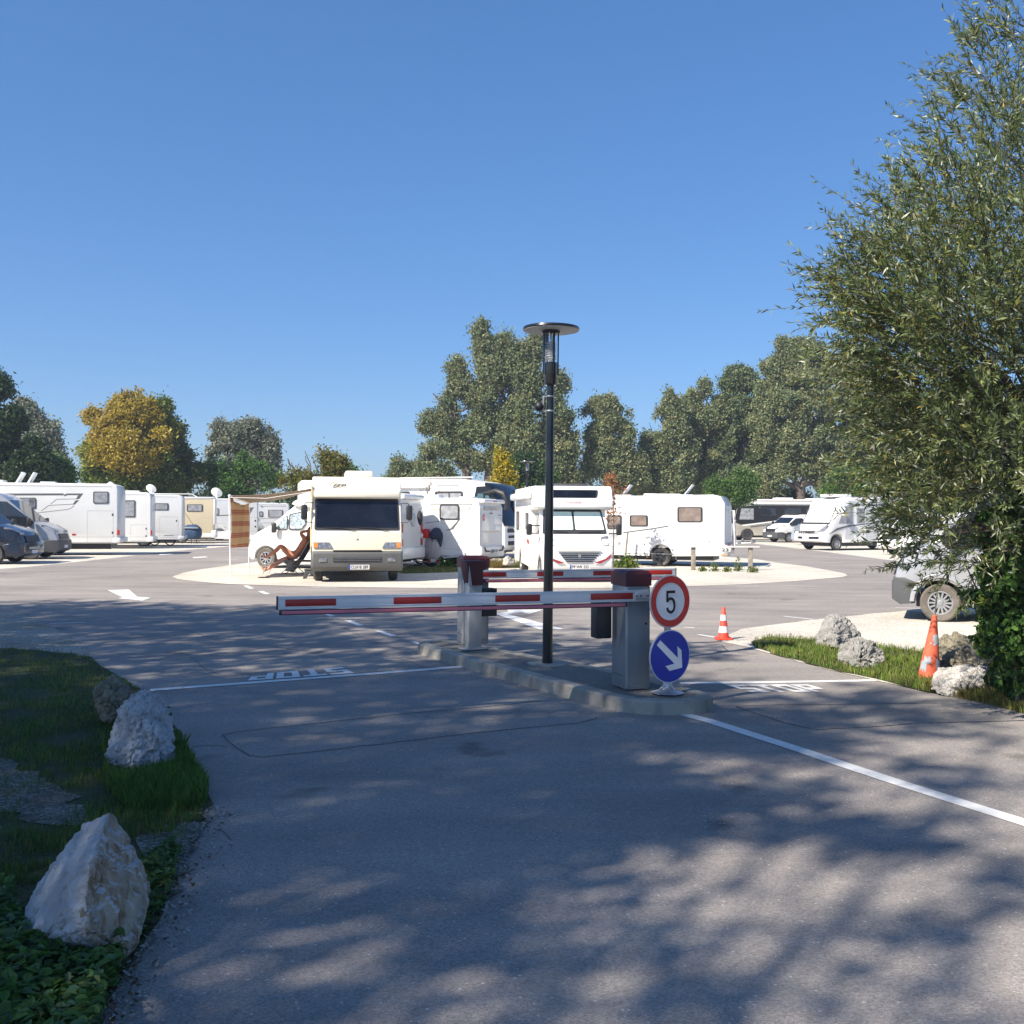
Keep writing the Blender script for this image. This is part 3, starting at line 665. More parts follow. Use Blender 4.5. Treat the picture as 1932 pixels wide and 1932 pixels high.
# ============================================================ VEHICLES
class Veh:
    """local x forward (0 = front), y left, z up"""
    def __init__(s, name, label, cat, hd, W, ref_v, ref_l=(0, 0), group='vehicles parked in the lot', z=.01):
        s.hd = hd; s.W = W; s.warp = None
        g = P(*ref_v, z); c, n = math.cos(hd), math.sin(hd)
        loc = Vector((g.x-(c*ref_l[0]-n*ref_l[1]), g.y-(n*ref_l[0]+c*ref_l[1]), z))
        s.root = empty(name, loc, hd); tag(s.root, label, cat, group)
        s.mx = Matrix.Translation(loc) @ Matrix.Rotation(hd, 4, 'Z'); s.inv = s.mx.inverted()
    def hit(s, vx, vy, o, n):
        ro = s.inv @ Vector((0, 0, CH)); rd = s.inv.to_3x3() @ ray(vx, vy)
        t = (Vector(o)-ro).dot(Vector(n))/rd.dot(Vector(n)); return ro+rd*t
    def plane(s, f):
        """f: 'L','R','B', ('X',x) or ('F',(xa,za),(xb,zb)) -> origin, outward normal"""
        if f == 'L': return Vector((0, s.W/2, 0)), Vector((0, 1, 0))
        if f == 'R': return Vector((0, -s.W/2, 0)), Vector((0, -1, 0))
        if isinstance(f, tuple) and f[0] == 'Y': return Vector((0, f[1], 0)), Vector((0, 1 if f[1] > 0 else -1, 0))
        if f == 'B': return Vector((-s.L, 0, 0)), Vector((-1, 0, 0))
        if f[0] == 'BX': return Vector((f[1], 0, 0)), Vector((-1, 0, 0))
        if f[0] == 'X': return Vector((f[1], 0, 0)), Vector((1, 0, 0))
        (xa, za), (xb, zb) = f[1], f[2]
        n = Vector((zb-za, 0, -(xb-xa))).normalized()
        if n.x < 0: n = -n
        return Vector((xa, 0, za)), n
    def pv(s, f, pts): o, n = s.plane(f); return [s.hit(*p, o, n) for p in pts]
    def panel(s, name, f, pts, mt, th=.012, r=0.0, parent=None, px=True, bevel=0):
        """polygon on face f, given in picture units (px) or local face coordinates"""
        o, n = s.plane(f)
        L = s.pv(f, pts) if px else [Vector(p) for p in pts]
        if r: L = rounded(L, r)
        return MB().prism(L, n*th).build(name, mt, parent or s.root, bevel=bevel, smooth=False)
    def rect(s, x0, y0, x1, y1): return [(x0, y0), (x1, y0), (x1, y1), (x0, y1)]
    def window(s, f, x0, y0, x1, y1, pane='paned', r=.06, fr=.035, pts=None, th=.022):
        P4 = pts or s.rect(x0, y0, x1, y1); o, n = s.plane(f); L = s.pv(f, P4)
        w_ = MB().prism(rounded(L, r), n*th).build('window', M['rubber'], s.root, smooth=False)
        c = sum(L, Vector())/len(L); I = []
        for p in L:
            d = c-p; I.append(p+d.normalized()*min(fr*1.4, d.length*.4)+n*th)
        MB().prism(rounded(I, r*.6), n*.004).build('pane', M[pane], w_, smooth=False); return w_
    def hatch(s, f, x0, y0, x1, y1, r=.05, lw=.012, name='service_hatch', pts=None):
        L = s.pv(f, pts or s.rect(x0, y0, x1, y1)); o, n = s.plane(f); L = rounded(L, r); c = sum(L, Vector())/len(L)
        I = [p+(c-p).normalized()*lw for p in L]; k = len(L)
        mb = MB().add([p+n*.004 for p in L]+[p+n*.004 for p in I], [(i, (i+1) % k, k+(i+1) % k, k+i) for i in range(k)])
        return mb.build(name, M['seam'], s.root, smooth=False)
    def stripe(s, f, pts, w_, mt='stripe', name='stripe', th=.003):
        L = s.pv(f, pts); o, n = s.plane(f); A, B = [], []
        for i, p in enumerate(L):
            d = (L[min(i+1, len(L)-1)]-L[max(i-1, 0)]).normalized(); t = n.cross(d)*(w_/2); A.append(p+t+n*th); B.append(p-t+n*th)
        k = len(L); return MB().add(A+B, [(i, i+1, k+i+1, k+i) for i in range(k-1)]).build(name, M[mt], s.root, smooth=False)
    def shell(s, name, prof, W, mt, bev=.06, parent=None, yc=0, warp=None, seg=3):
        mb = MB().prism([(x, -W/2+yc, z) for x, z in prof], (0, W, 0))
        bm = bmesh.new(); vv = [bm.verts.new(p) for p in mb.v]
        for f in mb.f: bm.faces.new([vv[i] for i in f])
        bmesh.ops.recalc_face_normals(bm, faces=bm.faces)
        if bev:
            ed = [e for e in bm.edges if abs(e.verts[0].co.y-e.verts[1].co.y) < 1e-4 and max(e.verts[0].co.z, e.verts[1].co.z) > .5]
            bmesh.ops.bevel(bm, geom=ed, offset=bev, segments=seg, affect='EDGES', profile=.5, clamp_overlap=True)
        wp = warp or s.warp
        if wp:
            for q in bm.verts: q.co = wp(q.co)
        me = bpy.data.meshes.new(name); bm.to_mesh(me); bm.free()
        me.polygons.foreach_set('use_smooth', [True]*len(me.polygons)); me.set_sharp_from_angle(angle=R(38)); me.materials.append(mt)
        o = bpy.data.objects.new(name, me); col.objects.link(o); o.parent = parent or s.root; return o
    def wheel(s, x, side, r=.33, w_=.21, yo=None, rim='rim', tyre='tyre', spokes=5, frac=.62, z=None):
        y = (s.W/2-w_/2-.02 if yo is None else yo)*side; z = r if z is None else z
        e = empty('wheel', (x, y, z)); e.parent = s.root
        h = w_/2
        MB().lathe([(r*frac, -h*.8), (r*.90, -h), (r*.985, -h*.72), (r, -h*.3), (r, h*.3), (r*.985, h*.72), (r*.90, h), (r*frac, h*.8)], 32, axis='Y', cap=False).build('tyre', M[tyre], e)
        o = h*.80*side
        mb = MB(); rf = r*frac
        mb.lathe([(rf, o*.55), (rf, o*1.04), (rf*.90, o*1.06), (rf*.84, o*.62), (rf*.5, o*.5), (0.001, o*.55)], 28, axis='Y')
        for k in range(spokes):
            a = 2*math.pi*k/spokes; c, n_ = math.cos(a), math.sin(a); wd = rf*.13 if spokes < 8 else rf*.07
            d = Vector((c, 0, n_)); t = Vector((-n_, 0, c)); yy = Vector((0, o*.98, 0)); 
            mb.add([d*(rf*.12)-t*wd*1.2+yy, d*(rf*.88)-t*wd+yy, d*(rf*.88)+t*wd+yy, d*(rf*.12)+t*wd*1.2+yy], [(0, 1, 2, 3)], 0)
        mb.lathe([(rf*.24, o*.5), (rf*.24, o*1.04), (rf*.16, o*1.08), (0.001, o*1.08)], 14, axis='Y')
        mb.lathe([(rf*.835, o*.66), (rf*.30, o*.62), (rf*.30, o*.66)], 24, mi=1, axis='Y')
        mb.build('rim', [M[rim], M['blackplastic']], e); return e
    def box(s, name, c, d, mt, bevel=.01, parent=None, warp=None):
        return MB().box(c, d).build(name, mt, parent or s.root, bevel=bevel, warp=warp)
    def plate(s, f, x0, y0, x1, y1, txt, L=None):
        o, n = s.plane(f); Lc = s.pv(f, s.rect(x0, y0, x1, y1)) if L is None else L     # TL TR BR BL in view
        p = MB().prism([q+n*.004 for q in rounded(Lc, .012)], n*.01).build('number_plate', M['plate'], s.root, smooth=False)
        r_ = Lc[1]-Lc[0]; u = Lc[0]-Lc[3]; b0 = Lc[3]+n*.0155
        MB().add([b0, b0+r_*.075, b0+r_*.075+u, b0+u], [(0, 1, 2, 3)]).build('blue_strip', M['eublue'], p, smooth=False)
        if txt: text_quad('plate_lettering', txt, b0+r_*.11+u*.16, b0+r_*.93+u*.16, b0+r_*.93+u*.84, b0+r_*.11+u*.84, M['ink'], p, bold=.012, th=.002)
        return p
def arch(xc, r, zb, n=10):
    """wheel arch in a bottom edge running from rear (low x) to front"""
    return [(xc-r*math.cos(math.pi*i/n), zb+r*math.sin(math.pi*i/n)) for i in range(n+1)]
def dish(v, x, y, z, r=.38, ang=0, label=None, tilt=35):
    d = MB().lathe([(0.0, 0.0), (r*.6, .02), (r, .07), (r, .085), (r*.6, .04), (0, .02)], 24)
    mx = Matrix.Translation((x, y, z+r*.95)) @ Matrix.Rotation(ang, 4, 'Z') @ Matrix.Rotation(R(90-tilt), 4, 'Y')
    d.v = [mx @ p for p in d.v]; d.box((x, y, z+r*.35), (.12, .12, r*.8)); return d.build('satellite_dish', M['white'], v.root)
def roofbox(v, x, y, z, lx, ly, h, mt='white', name='roof_vent'):
    return v.box(name, (x, y, z+h/2), (lx, ly, h), M[mt], bevel=min(.04, h*.35))
def under(v, x0, x1, W, z0=.22, z1=.52, mt='blackplastic'):
    return v.box('chassis', ((x0+x1)/2, 0, (z0+z1)/2), (abs(x1-x0), W, z1-z0), M[mt], bevel=0)

def details(v, side, L, H, zb, hatches=(), vents=(), front=-1.6):
    y = side*v.W/2; e = side*.006
    def q(name, x0, x1, z0, z1, mt, th=.006): return MB().box(((x0+x1)/2, y+side*th/2, (z0+z1)/2), (abs(x1-x0), th, z1-z0), ).build(name, M[mt], v.root)
    q('skirt_seam', -L+.12, front, zb+.26, zb+.268, 'seam'); q('roof_trim', -L+.25, front-.3, H-.13, H-.112, 'seam'); q('rub_strip', -L+.12, front, zb+.02, zb+.045, 'stripegrey')
    for x, z, w_, h_ in hatches:
        n_ = Vector((0, side, 0)); C_ = rounded([Vector((x, y, z)), Vector((x-w_, y, z)), Vector((x-w_, y, z+h_)), Vector((x, y, z+h_))], .04); c_ = sum(C_, Vector())/len(C_); k = len(C_)
        MB().add([p+n_*.004 for p in C_]+[p+(c_-p).normalized()*.014+n_*.004 for p in C_], [(i, (i+1) % k, k+(i+1) % k, k+i) for i in range(k)]).build('service_hatch', M['seam'], v.root, smooth=False)
        MB().box((x-w_+.05, y+e, z+h_*.5), (.03, .014, .05)).build('hatch_lock', M['blackplastic'], v.root)
    for x, z in vents:
        g_ = MB().box((x, y+e, z), (.42, .014, .20)).build('vent_grille', M['greywhite'], v.root, bevel=.003)
        MB().box((x, y+side*.015, z), (.36, .004, .012)).box((x, y+side*.015, z+.045), (.36, .004, .012)).box((x, y+side*.015, z-.045), (.36, .004, .012)).build('louvre_slots', M['stripe'], g_)
# ---- c: big white motorhome, left -------------------------------------------------
def long_box(L, H, zb=.42, rr=.22, arches=((-6, .45),), fr=.3, rake=0.1, nose=.2):
    """flat-sided coachbuilt body; returns profile"""
    pr = [(0, zb), (nose*.3, zb+.4), (0, 1.2), (-rake*3, H-.35), (-rake*3-fr, H-.04), (-rake*3-fr-.3, H), (-L+rr, H), (-L+.06, H-.07), (-L, H-rr), (-L, zb+.25), (-L+.04, zb)]
    bot = []
    for xc, r in sorted(arches): bot += arch(xc, r, zb)
    return pr+bot
def leftmh(label, W, H, L, hd, ref, zb, wheels, mt, arches, rim='rim', wz=.33):
    v = Veh('motorhome', label, 'motorhome', hd, W, ref, (-L, W/2)); v.L = L
    v.shell('body', long_box(L, H, zb, arches=arches), W, mt, bev=.05)
    under(v, -L+.3, -.4, W-.35, .25, zb+.06)
    for x in wheels:
        for sd_ in (1, -1): v.wheel(x, sd_, wz, rim=rim)
    details(v, 1, L, H, zb, hatches=((-L+2.6, zb+.32, .55, .45),) if L < 7.8 else (), vents=((-L+3.4, 1.15),) if L < 7.8 else ((-3.6, 1.35), (-3.6, 1.75)))
    return v
c = leftmh('large white motorhome with dark winged stripes at far left, tall hatch near its rear', 2.35, 2.98, 8.0, R(193.5), (222, 1047.5), .50, (-5.35, -1.6), M['white2'], ((-5.35, .46), (-1.6, .46)))
v = c
v.window('L', 53.5, 939, 67.8, 959.5, 'paneg'); v.window('L', 176, 927.5, 205, 950, 'paneg', fr=.04); v.window('L', 35, 939, 67.5, 959, 'paneg')
v.stripe('L', [(-20, 933), (120, 932.7)], .08); v.stripe('L', [(121, 935), (127, 932.6), (155, 932.6)], .07)
v.panel('stripe', 'L', [(150, 931), (157, 931), (149, 941.5), (143, 941.5), (148, 934)], M['stripe'], th=.004)
v.stripe('L', [(95.5, 951), (107, 942), (146, 941.2)], .02); v.stripe('L', [(78, 964), (92, 953.5), (140, 951)], .02)
v.panel('stripe', 'L', [(142.5, 943.8), (149, 943.8), (141, 951.8), (137, 951.8)], M['stripe'], th=.004)
v.stripe('L', [(50, 970), (128, 961), (133, 959), (140, 954)], .03, 'stripegrey')
v.hatch('L', 164.5, 963.5, 214, 1023.5); v.hatch('L', 120, 1011, 224, 1024, r=0, lw=.006, name='skirt_seam')
v.panel('marker_lamp', 'L', v.rect(135.5, 1007, 143, 1010), M['redlamp'], r=.02)
v.panel('hatch_lock', 'L', v.rect(211, 969, 213.5, 973), M['blackplastic'], r=.01); v.panel('hatch_lock', 'L', v.rect(211, 1003, 213.5, 1007), M['blackplastic'], r=.01)
v.box('tail_lamp', (-v.L-.01, v.W/2-.10, .95), (.10, .22, .22), M['redlamp'], .02)
v.box('rear_bumper', (-v.L+.05, 0, .62), (.32, v.W+.03, .22), M['white2'], .04)
wl = MB(); a0 = [(-5.35+.56*math.cos(R(t)), .5+.56*math.sin(R(t))) for t in range(0, 181, 15)]; a1 = [(-5.35+.46*math.cos(R(t)), .5+.46*math.sin(R(t))) for t in range(180, -1, -15)]
wl.prism([(x, v.W/2, z) for x, z in a0+a1], (0, .04, 0)).build('wheel_arch_trim', M['white'], v.root, bevel=.008)
for dx in (-4.35, -3.9):
    mb = MB().box((0, 0, .26), (.07, .6, .52)); mb.v = [Matrix.Translation((dx-.0, .1, v.W*0+2.98)) @ Matrix.Rotation(R(-28), 4, 'Y') @ p for p in mb.v]; mb.build('raised_roof_panel', M['white'], v.root, bevel=.01)
roofbox(v, -3.0, 0, 2.98, .8, .8, .13); roofbox(v, -1.6, 0, 2.98, 1.6, 1.4, .10, 'greyplastic', 'solar_panel'); roofbox(v, -5.1, 0, 2.98, .6, .6, .08)

v = leftmh('white motorhome rear between the large striped one and the next, curtained square window', 2.3, 2.82, 7.5, R(194), (284.5, 1035), .33, (-5.0,), M['white2'], ((-5.0, .44),))
v.window('L', 224, 944, 255.5, 976, 'paneg', fr=.05); v.hatch('L', 246.5, 990, 277.5, 1020)
v.box('tail_lamp', (-v.L-.01, v.W/2-.12, .80), (.10, .22, .24), M['redlamp'], .02); v.box('rear_bumper', (-v.L+.05, 0, .47), (.34, v.W+.05, .26), M['white'], .05)
roofbox(v, -6.4, 0, 2.82, .9, .6, .10)
mb = MB().prism([(-5.95, -.3, 2.85), (-5.75, -.3, 3.14), (-5.45, -.3, 3.38), (-5.15, -.3, 3.14), (-5.1, -.3, 2.9)], (0, .6, 0)); mb.build('folded_dish', M['white'], v.root, bevel=.04)
v.panel('hatch_lock', 'L', v.rect(274.5, 996, 276.5, 999), M['blackplastic']); v.panel('hatch_lock', 'L', v.rect(274.5, 1010, 276.5, 1013), M['blackplastic'])

v = leftmh('white motorhome with small dish and bicycle rack, just left of the beige one', 2.3, 2.78, 7.0, R(194), (343.5, 1031), .36, (-5.0,), M['white2'], ((-5.0, .44),))
v.window('L', 291.5, 949.5, 318, 962.5, 'paneg', fr=.05); v.hatch('L', 301, 975, 336, 1014); v.panel('label_strip', 'L', v.rect(310, 1009, 327, 1010.5), M['stripegrey'])
v.box('corner_trim', (-v.L-.005, v.W/2-.04, 1.6), (.09, .10, 2.2), M['silver'], .02)
dish(v, -5.3, 0.3, 2.80, .28, R(250)); v.box('rear_bumper', (-v.L+.05, 0, .47), (.34, v.W+.04, .24), M['greywhite'], .05)
rk = MB()
for yy in (.75, .35): rk.tube([(-2.9-.2, v.W/2+yy, .42), (-1.6-.2, v.W/2+yy, .42)], .03, 6)
v.panel('hatch_lock', 'L', v.rect(332, 981, 334, 984), M['blackplastic'])

v = leftmh('beige coachbuilt motorhome with white roof rim in the left row', 2.3, 2.76, 6.5, R(194), (403, 1024.5), .30, (-4.6,), M['yellowcream'], ((-4.6, .42),))
v.window('L', 352.5, 951.5, 382.5, 965, 'paneg', fr=.05); v.hatch('L', 374.5, 977, 401, 1009, name='white_hatch_trim'); v.panel('lower_hatch', 'L', v.rect(375, 1006, 399, 1013), M['white'], r=.05)
v.box('roof_rim', (-3.4, 0, 2.74), (6.3, v.W+.03, .12), M['white'], .04); v.box('rear_corner', (-v.L-.03, 0, 1.9), (.14, v.W+.02, 1.6), M['white'], .06)
v.box('rear_bumper', (-v.L, 0, .55), (.34, v.W+.04, .5), M['white'], .08); v.box('tail_lamp', (-v.L-.03, v.W/2-.3, .75), (.32, .14, .1), M['redlamp'], .02)
mb = MB().tube([(-1.4, v.W/2-.2, 2.8), (-1.5, v.W/2-.2, 2.95), (-5.2, v.W/2-.2, 2.97), (-5.5, v.W/2-.2, 2.8)], .03, 6); mb.build('roof_rail', M['white'], v.root)

v = leftmh('silver grey motorhome with alloy wheel and wedge stripe behind the striped cloth', 2.3, 2.8, 6.8, R(193), (486, 1020.5), .36, (-4.35,), M['greywhite'], ((-4.35, .46),), rim='rim', wz=.34)
v.window('L', 404, 959, 413, 971, 'paneg'); v.stripe('L', [(404, 973), (440, 971.6)], .06); v.panel('stripe', 'L', [(467, 958), (479, 957), (471, 971), (466, 971)], M['stripe'], th=.004)
v.hatch('L', 464, 976, 486, 1012); v.panel('hatch_lock', 'L', v.rect(480.5, 981, 483, 984), M['blackplastic']); v.panel('hatch_lock', 'L', v.rect(480.5, 992, 483, 995), M['blackplastic'])
v.panel('skirt', 'L', [(404, 1003), (440, 1001), (486, 1012), (486, 1018), (404, 1016)], M['white'], th=.01)
dd = dish(v, -4.1, .4, 2.8, .38, R(250))
o_ = Vector((-4.1, .4, 2.8+.38*.95))
mxd = Matrix.Translation(o_) @ Matrix.Rotation(R(250), 4, 'Z') @ Matrix.Rotation(R(55), 4, 'Y')
cs = [mxd @ Vector((a, b, .088)) for a, b in ((0.03, -.21), (0.03, .21), (-.08, .21), (-.08, -.21))]
text_quad('dish_lettering', 'Oyster', *cs, M['ink'], dd, th=.004)

v = leftmh('pale caravan-like motorhome far behind the cab van, in the back of the left row', 2.3, 2.6, 7.0, R(191), (545, 1017), .40, (-4.8,), M['greywhite'], ((-4.8, .44),))
v.window('L', 489, 965, 496.5, 975, 'paneg', fr=.05); v.window('L', 506, 962, 534, 976, 'paneg', fr=.05); v.stripe('L', [(489, 979), (500, 978), (533, 979)], .05, 'stripegrey'); v.stripe('L', [(489, 987), (520, 986), (533, 982)], .04, 'stripegrey')
v.stripe('L', [(489, 955), (540, 955)], .05, 'stripegrey')

# ---- van with a cab nose ------------------------------------------------------------
def cabwarp(nx, wt):
    def f(p):
        k = 1-wt*min(1, max(0, (p.z-1.05)/1.5))
        if p.x > -.7: k *= 1-nx*min(1, ((p.x+.7)/.7))**2
        return Vector((p.x, p.y*k, p.z))
    return f
def vanprof(L, H, arches, zb=.30, bon=1.15, hood=.95, scr=1.75, xs=.0):
    """bus nose: hood length, windscreen from x=-hood to x=-scr"""
    pr = [(-.10, zb), (0.0, zb+.12), (.0, .62), (-.05, .86), (-.16, bon-.10), (-.36, bon), (-hood, bon+.20), (-scr+.12, H-.20), (-scr-.12, H-.06), (-scr-.5, H), (-L+.35, H), (-L+.10, H-.10), (-L+.02, H-.6), (-L, .9), (-L+.04, zb)]
    bot = []
    for xc, r in sorted(arches): bot += arch(xc, r, zb)
    return pr+bot
def van(label, cat, hd, W, H, L, ref, refl, mt, bumper='greyplastic', group='vehicles parked in the lot', wr=.335, bon=1.15, hood=.95, scr=1.75, wx=-.95, rear=-1.1, rim='rim', tyre='tyre', name='camper_van', spokes=5, wt=.13, nx=.12):
    v = Veh(name, label, cat, hd, W, ref, refl, group); v.L = L; v.warp = cabwarp(nx, wt)
    v.shell('body', vanprof(L, H, ((wx, wr*1.22), (-L-rear, wr*1.2)), bon=bon, hood=hood, scr=scr), W, mt, bev=.09, seg=4)
    under(v, -L+.3, -.35, W-.3, .24, .45)
    for x in (wx, -L-rear):
        for s_ in (1, -1): v.wheel(x, s_, wr, rim=rim, tyre=tyre, spokes=spokes)
    # bumper
    pr = [(-.12, .27), (.025, .36), (.03, .66), (-.03, .72), (-.62, .72), (-.55+.0, .60), (-.55, .30)]
    pr = [(-.10, .27), (.03, .36), (.03, .64), (.0, .72), (wx+wr*1.24+.16, .72)] + [(wx+wr*1.24*math.cos(R(t)), .30+wr*1.24*math.sin(R(t))) for t in (50, 35, 20, 8, 0)] 
    v.shell('bumper', pr, W+.02, M[bumper], bev=.05)
    # windscreen
    a, b = (-hood+.02, bon+.21), (-scr+.10, H-.21 if H < 2.2 else min(H-.22, bon+1.02))
    t = (b[1]-(bon+.20))/((H-.20)-(bon+.20)); b = (-hood+(-scr+.12+hood)*t, b[1]); a = (-hood, bon+.20)
    def lp(t, y): return Vector((a[0]+(b[0]-a[0])*t, y, a[1]+(b[1]-a[1])*t))
    n = v.plane(('F', a, b))[1]
    y0, y1 = W/2-.07, W/2-.12
    q = rounded([lp(.03, -y0), lp(.03, y0), lp(1, y1), lp(1, -y1)], .10)
    MB().prism([p-n*.004 for p in q], n*.012).build('windscreen', M['glassblue'], v.root, warp=v.warp, smooth=False)
    # side windows
    for s_ in (1, -1):
        pts = [(a[0]+.02, a[1]+.0), (b[0]-.04, b[1]-.06), (b[0]-.55, b[1]-.04), (b[0]-.72, b[1]-.16), (b[0]-.72, bon+.10), (a[0]-.1, bon+.02)]
        L3 = rounded([Vector((x, s_*(W/2), z)) for x, z in pts], .06)
        wv = MB().prism(L3, (0, s_*.012, 0)).build('side_window', M['glass'], v.root, warp=v.warp, smooth=False)
        MB().box((b[0]-.05, s_*(W/2+.008), (bon+b[1])/2), (.05, .014, b[1]-bon-.12)).build('window_pillar', M['blackplastic'], wv, warp=v.warp)
        MB().box((a[0]-.12, s_*(W/2+.17), bon+.20), (.12, .17, .30)).build('mirror', M['blackplastic'], v.root, bevel=.03)
        hl = [Vector((-.10, s_*(W/2-.42), bon-.18)), Vector((-.12, s_*(W/2-.12), bon-.20)), Vector((-.62, s_*(W/2+.002), bon+.05)), Vector((-.50, s_*(W/2-.16), bon+.03))]
        MB().prism(rounded(hl, .04), (.03, s_*.02, .05)).build('headlight', M['lamp'], v.root, warp=v.warp)
    g = MB()
    g.prism(rounded([(.0, -W*.28, .74), (.0, W*.28, .74), (-.08, W*.30, .96), (-.08, -W*.30, .96)], .03), (.02, 0, 0)); g.build('grille', M['blackplastic'], v.root)
    return v
v = van('silver campervan with dark grey bumper, parked at the far left behind the dark blue one', 'camper van', R(9), 2.0, 2.5, 5.9, (56, 1055.5), (-.98, -1.0), M['silver'], 'greyplastic', hood=.85, bon=1.2, scr=2.0, rim='darkrim')
v.plate(('X', .035), 0, 0, 0, 0, '', L=[Vector((.035, -.26, .52)), Vector((.035, .26, .52)), Vector((.035, .26, .41)), Vector((.035, -.26, .41))])
v = van('dark blue van at the left picture edge, only its nose in view', 'van', R(4), 1.95, 2.0, 5.2, (-14, 1065), (-.95, -.97), M['darkblue'], 'darkblue', hood=1.0, bon=1.16, scr=1.75, rim='rim')
MB().prism([(.036, -.45, .50), (.036, .45, .50), (.036, .45, .57), (.036, -.45, .57)], (.01, 0, 0)).build('chrome_trim', M['steel'], v.root)
v.plate(('X', .035), 0, 0, 0, 0, '', L=[Vector((.035, -.26, .46)), Vector((.035, .26, .46)), Vector((.035, .26, .35)), Vector((.035, -.26, .35))])

# ---- i: low-profile camper between awning and scooter (nose left, rear beside the cream one)
v = Veh('motorhome', 'white low profile motorhome with foil screened cab windows behind the sunbather', 'motorhome', R(166), 2.1, (468, 1071.5), (0, .95), 'vehicles parked in the lot')
v.L = 5.2; W = 2.1
cw = lambda p: Vector((p.x, p.y*(1-.13*min(1, max(0, (p.z-1.05)/1.3)))*(1-(.10*min(1, ((p.x+.8)/.8))**2 if p.x > -.8 else 0)), p.z))
v.shell('cab', [(-.10, .28), (0, .40), (.02, .66), (-.04, .88), (-.16, 1.05), (-.40, 1.20), (-.80, 1.38), (-1.60, 2.02), (-2.35, 2.04), (-2.35, .30)]+arch(-.62-.0, .42, .30)[::1], 1.95, M['white'], bev=.09, warp=cw, seg=4)
v.shell('body', [(-1.55, 2.06), (-1.72, 1.98), (-2.0, 1.97), (-2.25, 1.95), (-2.25, .32)][::-1]+[(-1.62, 2.14), (-2.1, 2.36), (-2.6, 2.40), (-5.0, 2.42), (-5.15, 2.3), (-5.2, 1.9), (-5.2, .55), (-5.12, .36)]+arch(-3.9, .4, .36), W, M['white'], bev=.05)
v.wheel(-.62, 1, .325, yo=.86, tyre='dustytyre', spokes=9); v.wheel(-.62, -1, .325, yo=.86)
for s_ in (1, -1): v.wheel(-3.9, s_, .325)
under(v, -4.9, -.4, 1.7)
for pts, nm in (([(-.95, 1.24), (-1.37, 1.24), (-1.37, 1.70), (-1.22, 1.62)], 'cab_window'), ([(-1.42, 1.24), (-1.88, 1.24), (-2.02, 1.42), (-2.02, 1.76), (-1.95, 1.84), (-1.42, 1.74)], 'cab_window')):
    L3 = rounded([Vector((x, .98, z)) for x, z in pts], .05)
    w_ = MB().prism(L3, (0, .012, 0)).build(nm, M['rubber'], v.root, warp=cw, smooth=False)
    c_ = sum(L3, Vector())/len(L3)
    MB().prism([p+(c_-p)*.13+Vector((0, .012, 0)) for p in L3], (0, .004, 0)).build('foil_screen', M['foil'], w_, warp=cw, smooth=False)
MB().box((-.98, 1.10, 1.30), (.14, .16, .32)).build('mirror', M['blackplastic'], v.root, bevel=.04)
MB().prism(rounded([(-.12, .86, .98), (-.55, .955, 1.18), (-.30, .90, 1.15)], .03), (.03, .02, .02)).build('headlight', M['lamp'], v.root, warp=cw)
MB().prism([(-2.02, .98, 1.12), (-2.14, .98, 1.12), (-2.14, .98, .97), (-2.02, .98, .97)], (0, .03, 0)).build('door_handle', M['greywhite'], v.root, warp=cw, bevel=.01)
MB().box((-1.75, .975, .55), (1.2, .02, .012)).box((-2.15, .985, .95), (.012, .02, .85)).box((-1.05, .955, .9), (.012, .03, .5)).build('door_seam', M['seam'], v.root, warp=cw)
MB().prism([(-.86, -.80, 1.40), (-.86, .80, 1.40), (-1.56, .74, 1.97), (-1.56, -.74, 1.97)], (.01, 0, .012)).build('windscreen', M['glassblue'], v.root)
# rear face
v.box('rear_spoiler', (-5.24, 0, 2.30), (.16, 1.9, .16), M['white'], .05)
v.panel('rear_moulding', ('X', -5.2), [(-5.2, y, z) for y, z in ((-.9, .55), (.9, .55), (.9, 2.1), (-.9, 2.1))], M['greywhite'], th=-.012, px=False)
v.box('rear_bumper', (-5.23, 0, .52), (.18, 2.12, .36), M['white'], .05)
for s_ in (1, -1):
    v.box('tail_lamp', (-5.22, s_*.93, 1.32), (.08, .11, .28), M['redlamp'], .02); v.box('tail_lamp', (-5.22, s_*.93, 1.06), (.08, .11, .14), M['plate'], .02); v.box('tail_lamp', (-5.22, s_*.93, .86), (.08, .11, .22), M['redlamp'], .02)

# ---- j: cream integrated motorhome, front towards us
v = Veh('motorhome', 'cream box-fronted motorhome with broad windscreen and striped awning, nose towards us', 'motorhome', R(-79), 2.26, (673, 1097.5), (-.30, 0), 'vehicles parked in the lot')
v.L = 6.6; W = 2.26
v.shell('body', [(-.10, .74), (-.02, .78), (-.05, 1.06), (-.12, 1.34), (-.40, 2.13), (-.36, 2.16), (-.34, 2.36), (-.40, 2.40), (-.42, 2.58), (-.62, 2.70), (-6.4, 2.72), (-6.6, 2.55), (-6.6, .45)]+arch(-5.1, .40, .40)+[(-1.6, .40)]+arch(-.75, .42, .40, 8)[1:]+[(-.30, .55)], W, M['creamwhite'], bev=.12, seg=4)
v.shell('lower_front', [(-.06, .76), (.0, .79), (-.02, 1.04), (-.07, 1.26), (-.14, 1.285), (-.14, .76)], W+.01, M['cream'], bev=.05)
v.shell('bumper', [(-.16, .28), (.04, .40), (.08, .52), (.08, .74), (.02, .80), (-.36, .80), (-.36, .62), (-.32, .30)], W+.04, M['midgrey'], bev=.06)
under(v, -6.3, -.4, 1.9, .28, .5)
for s_ in (1, -1): v.wheel(-.78, s_, .33, tyre='tyre', yo=.96); v.wheel(-5.1, s_, .33)
wa, wb = (-.12, 1.34), (-.40, 2.13)
fw = ('F', wa, wb); n_ = v.plane(fw)[1]
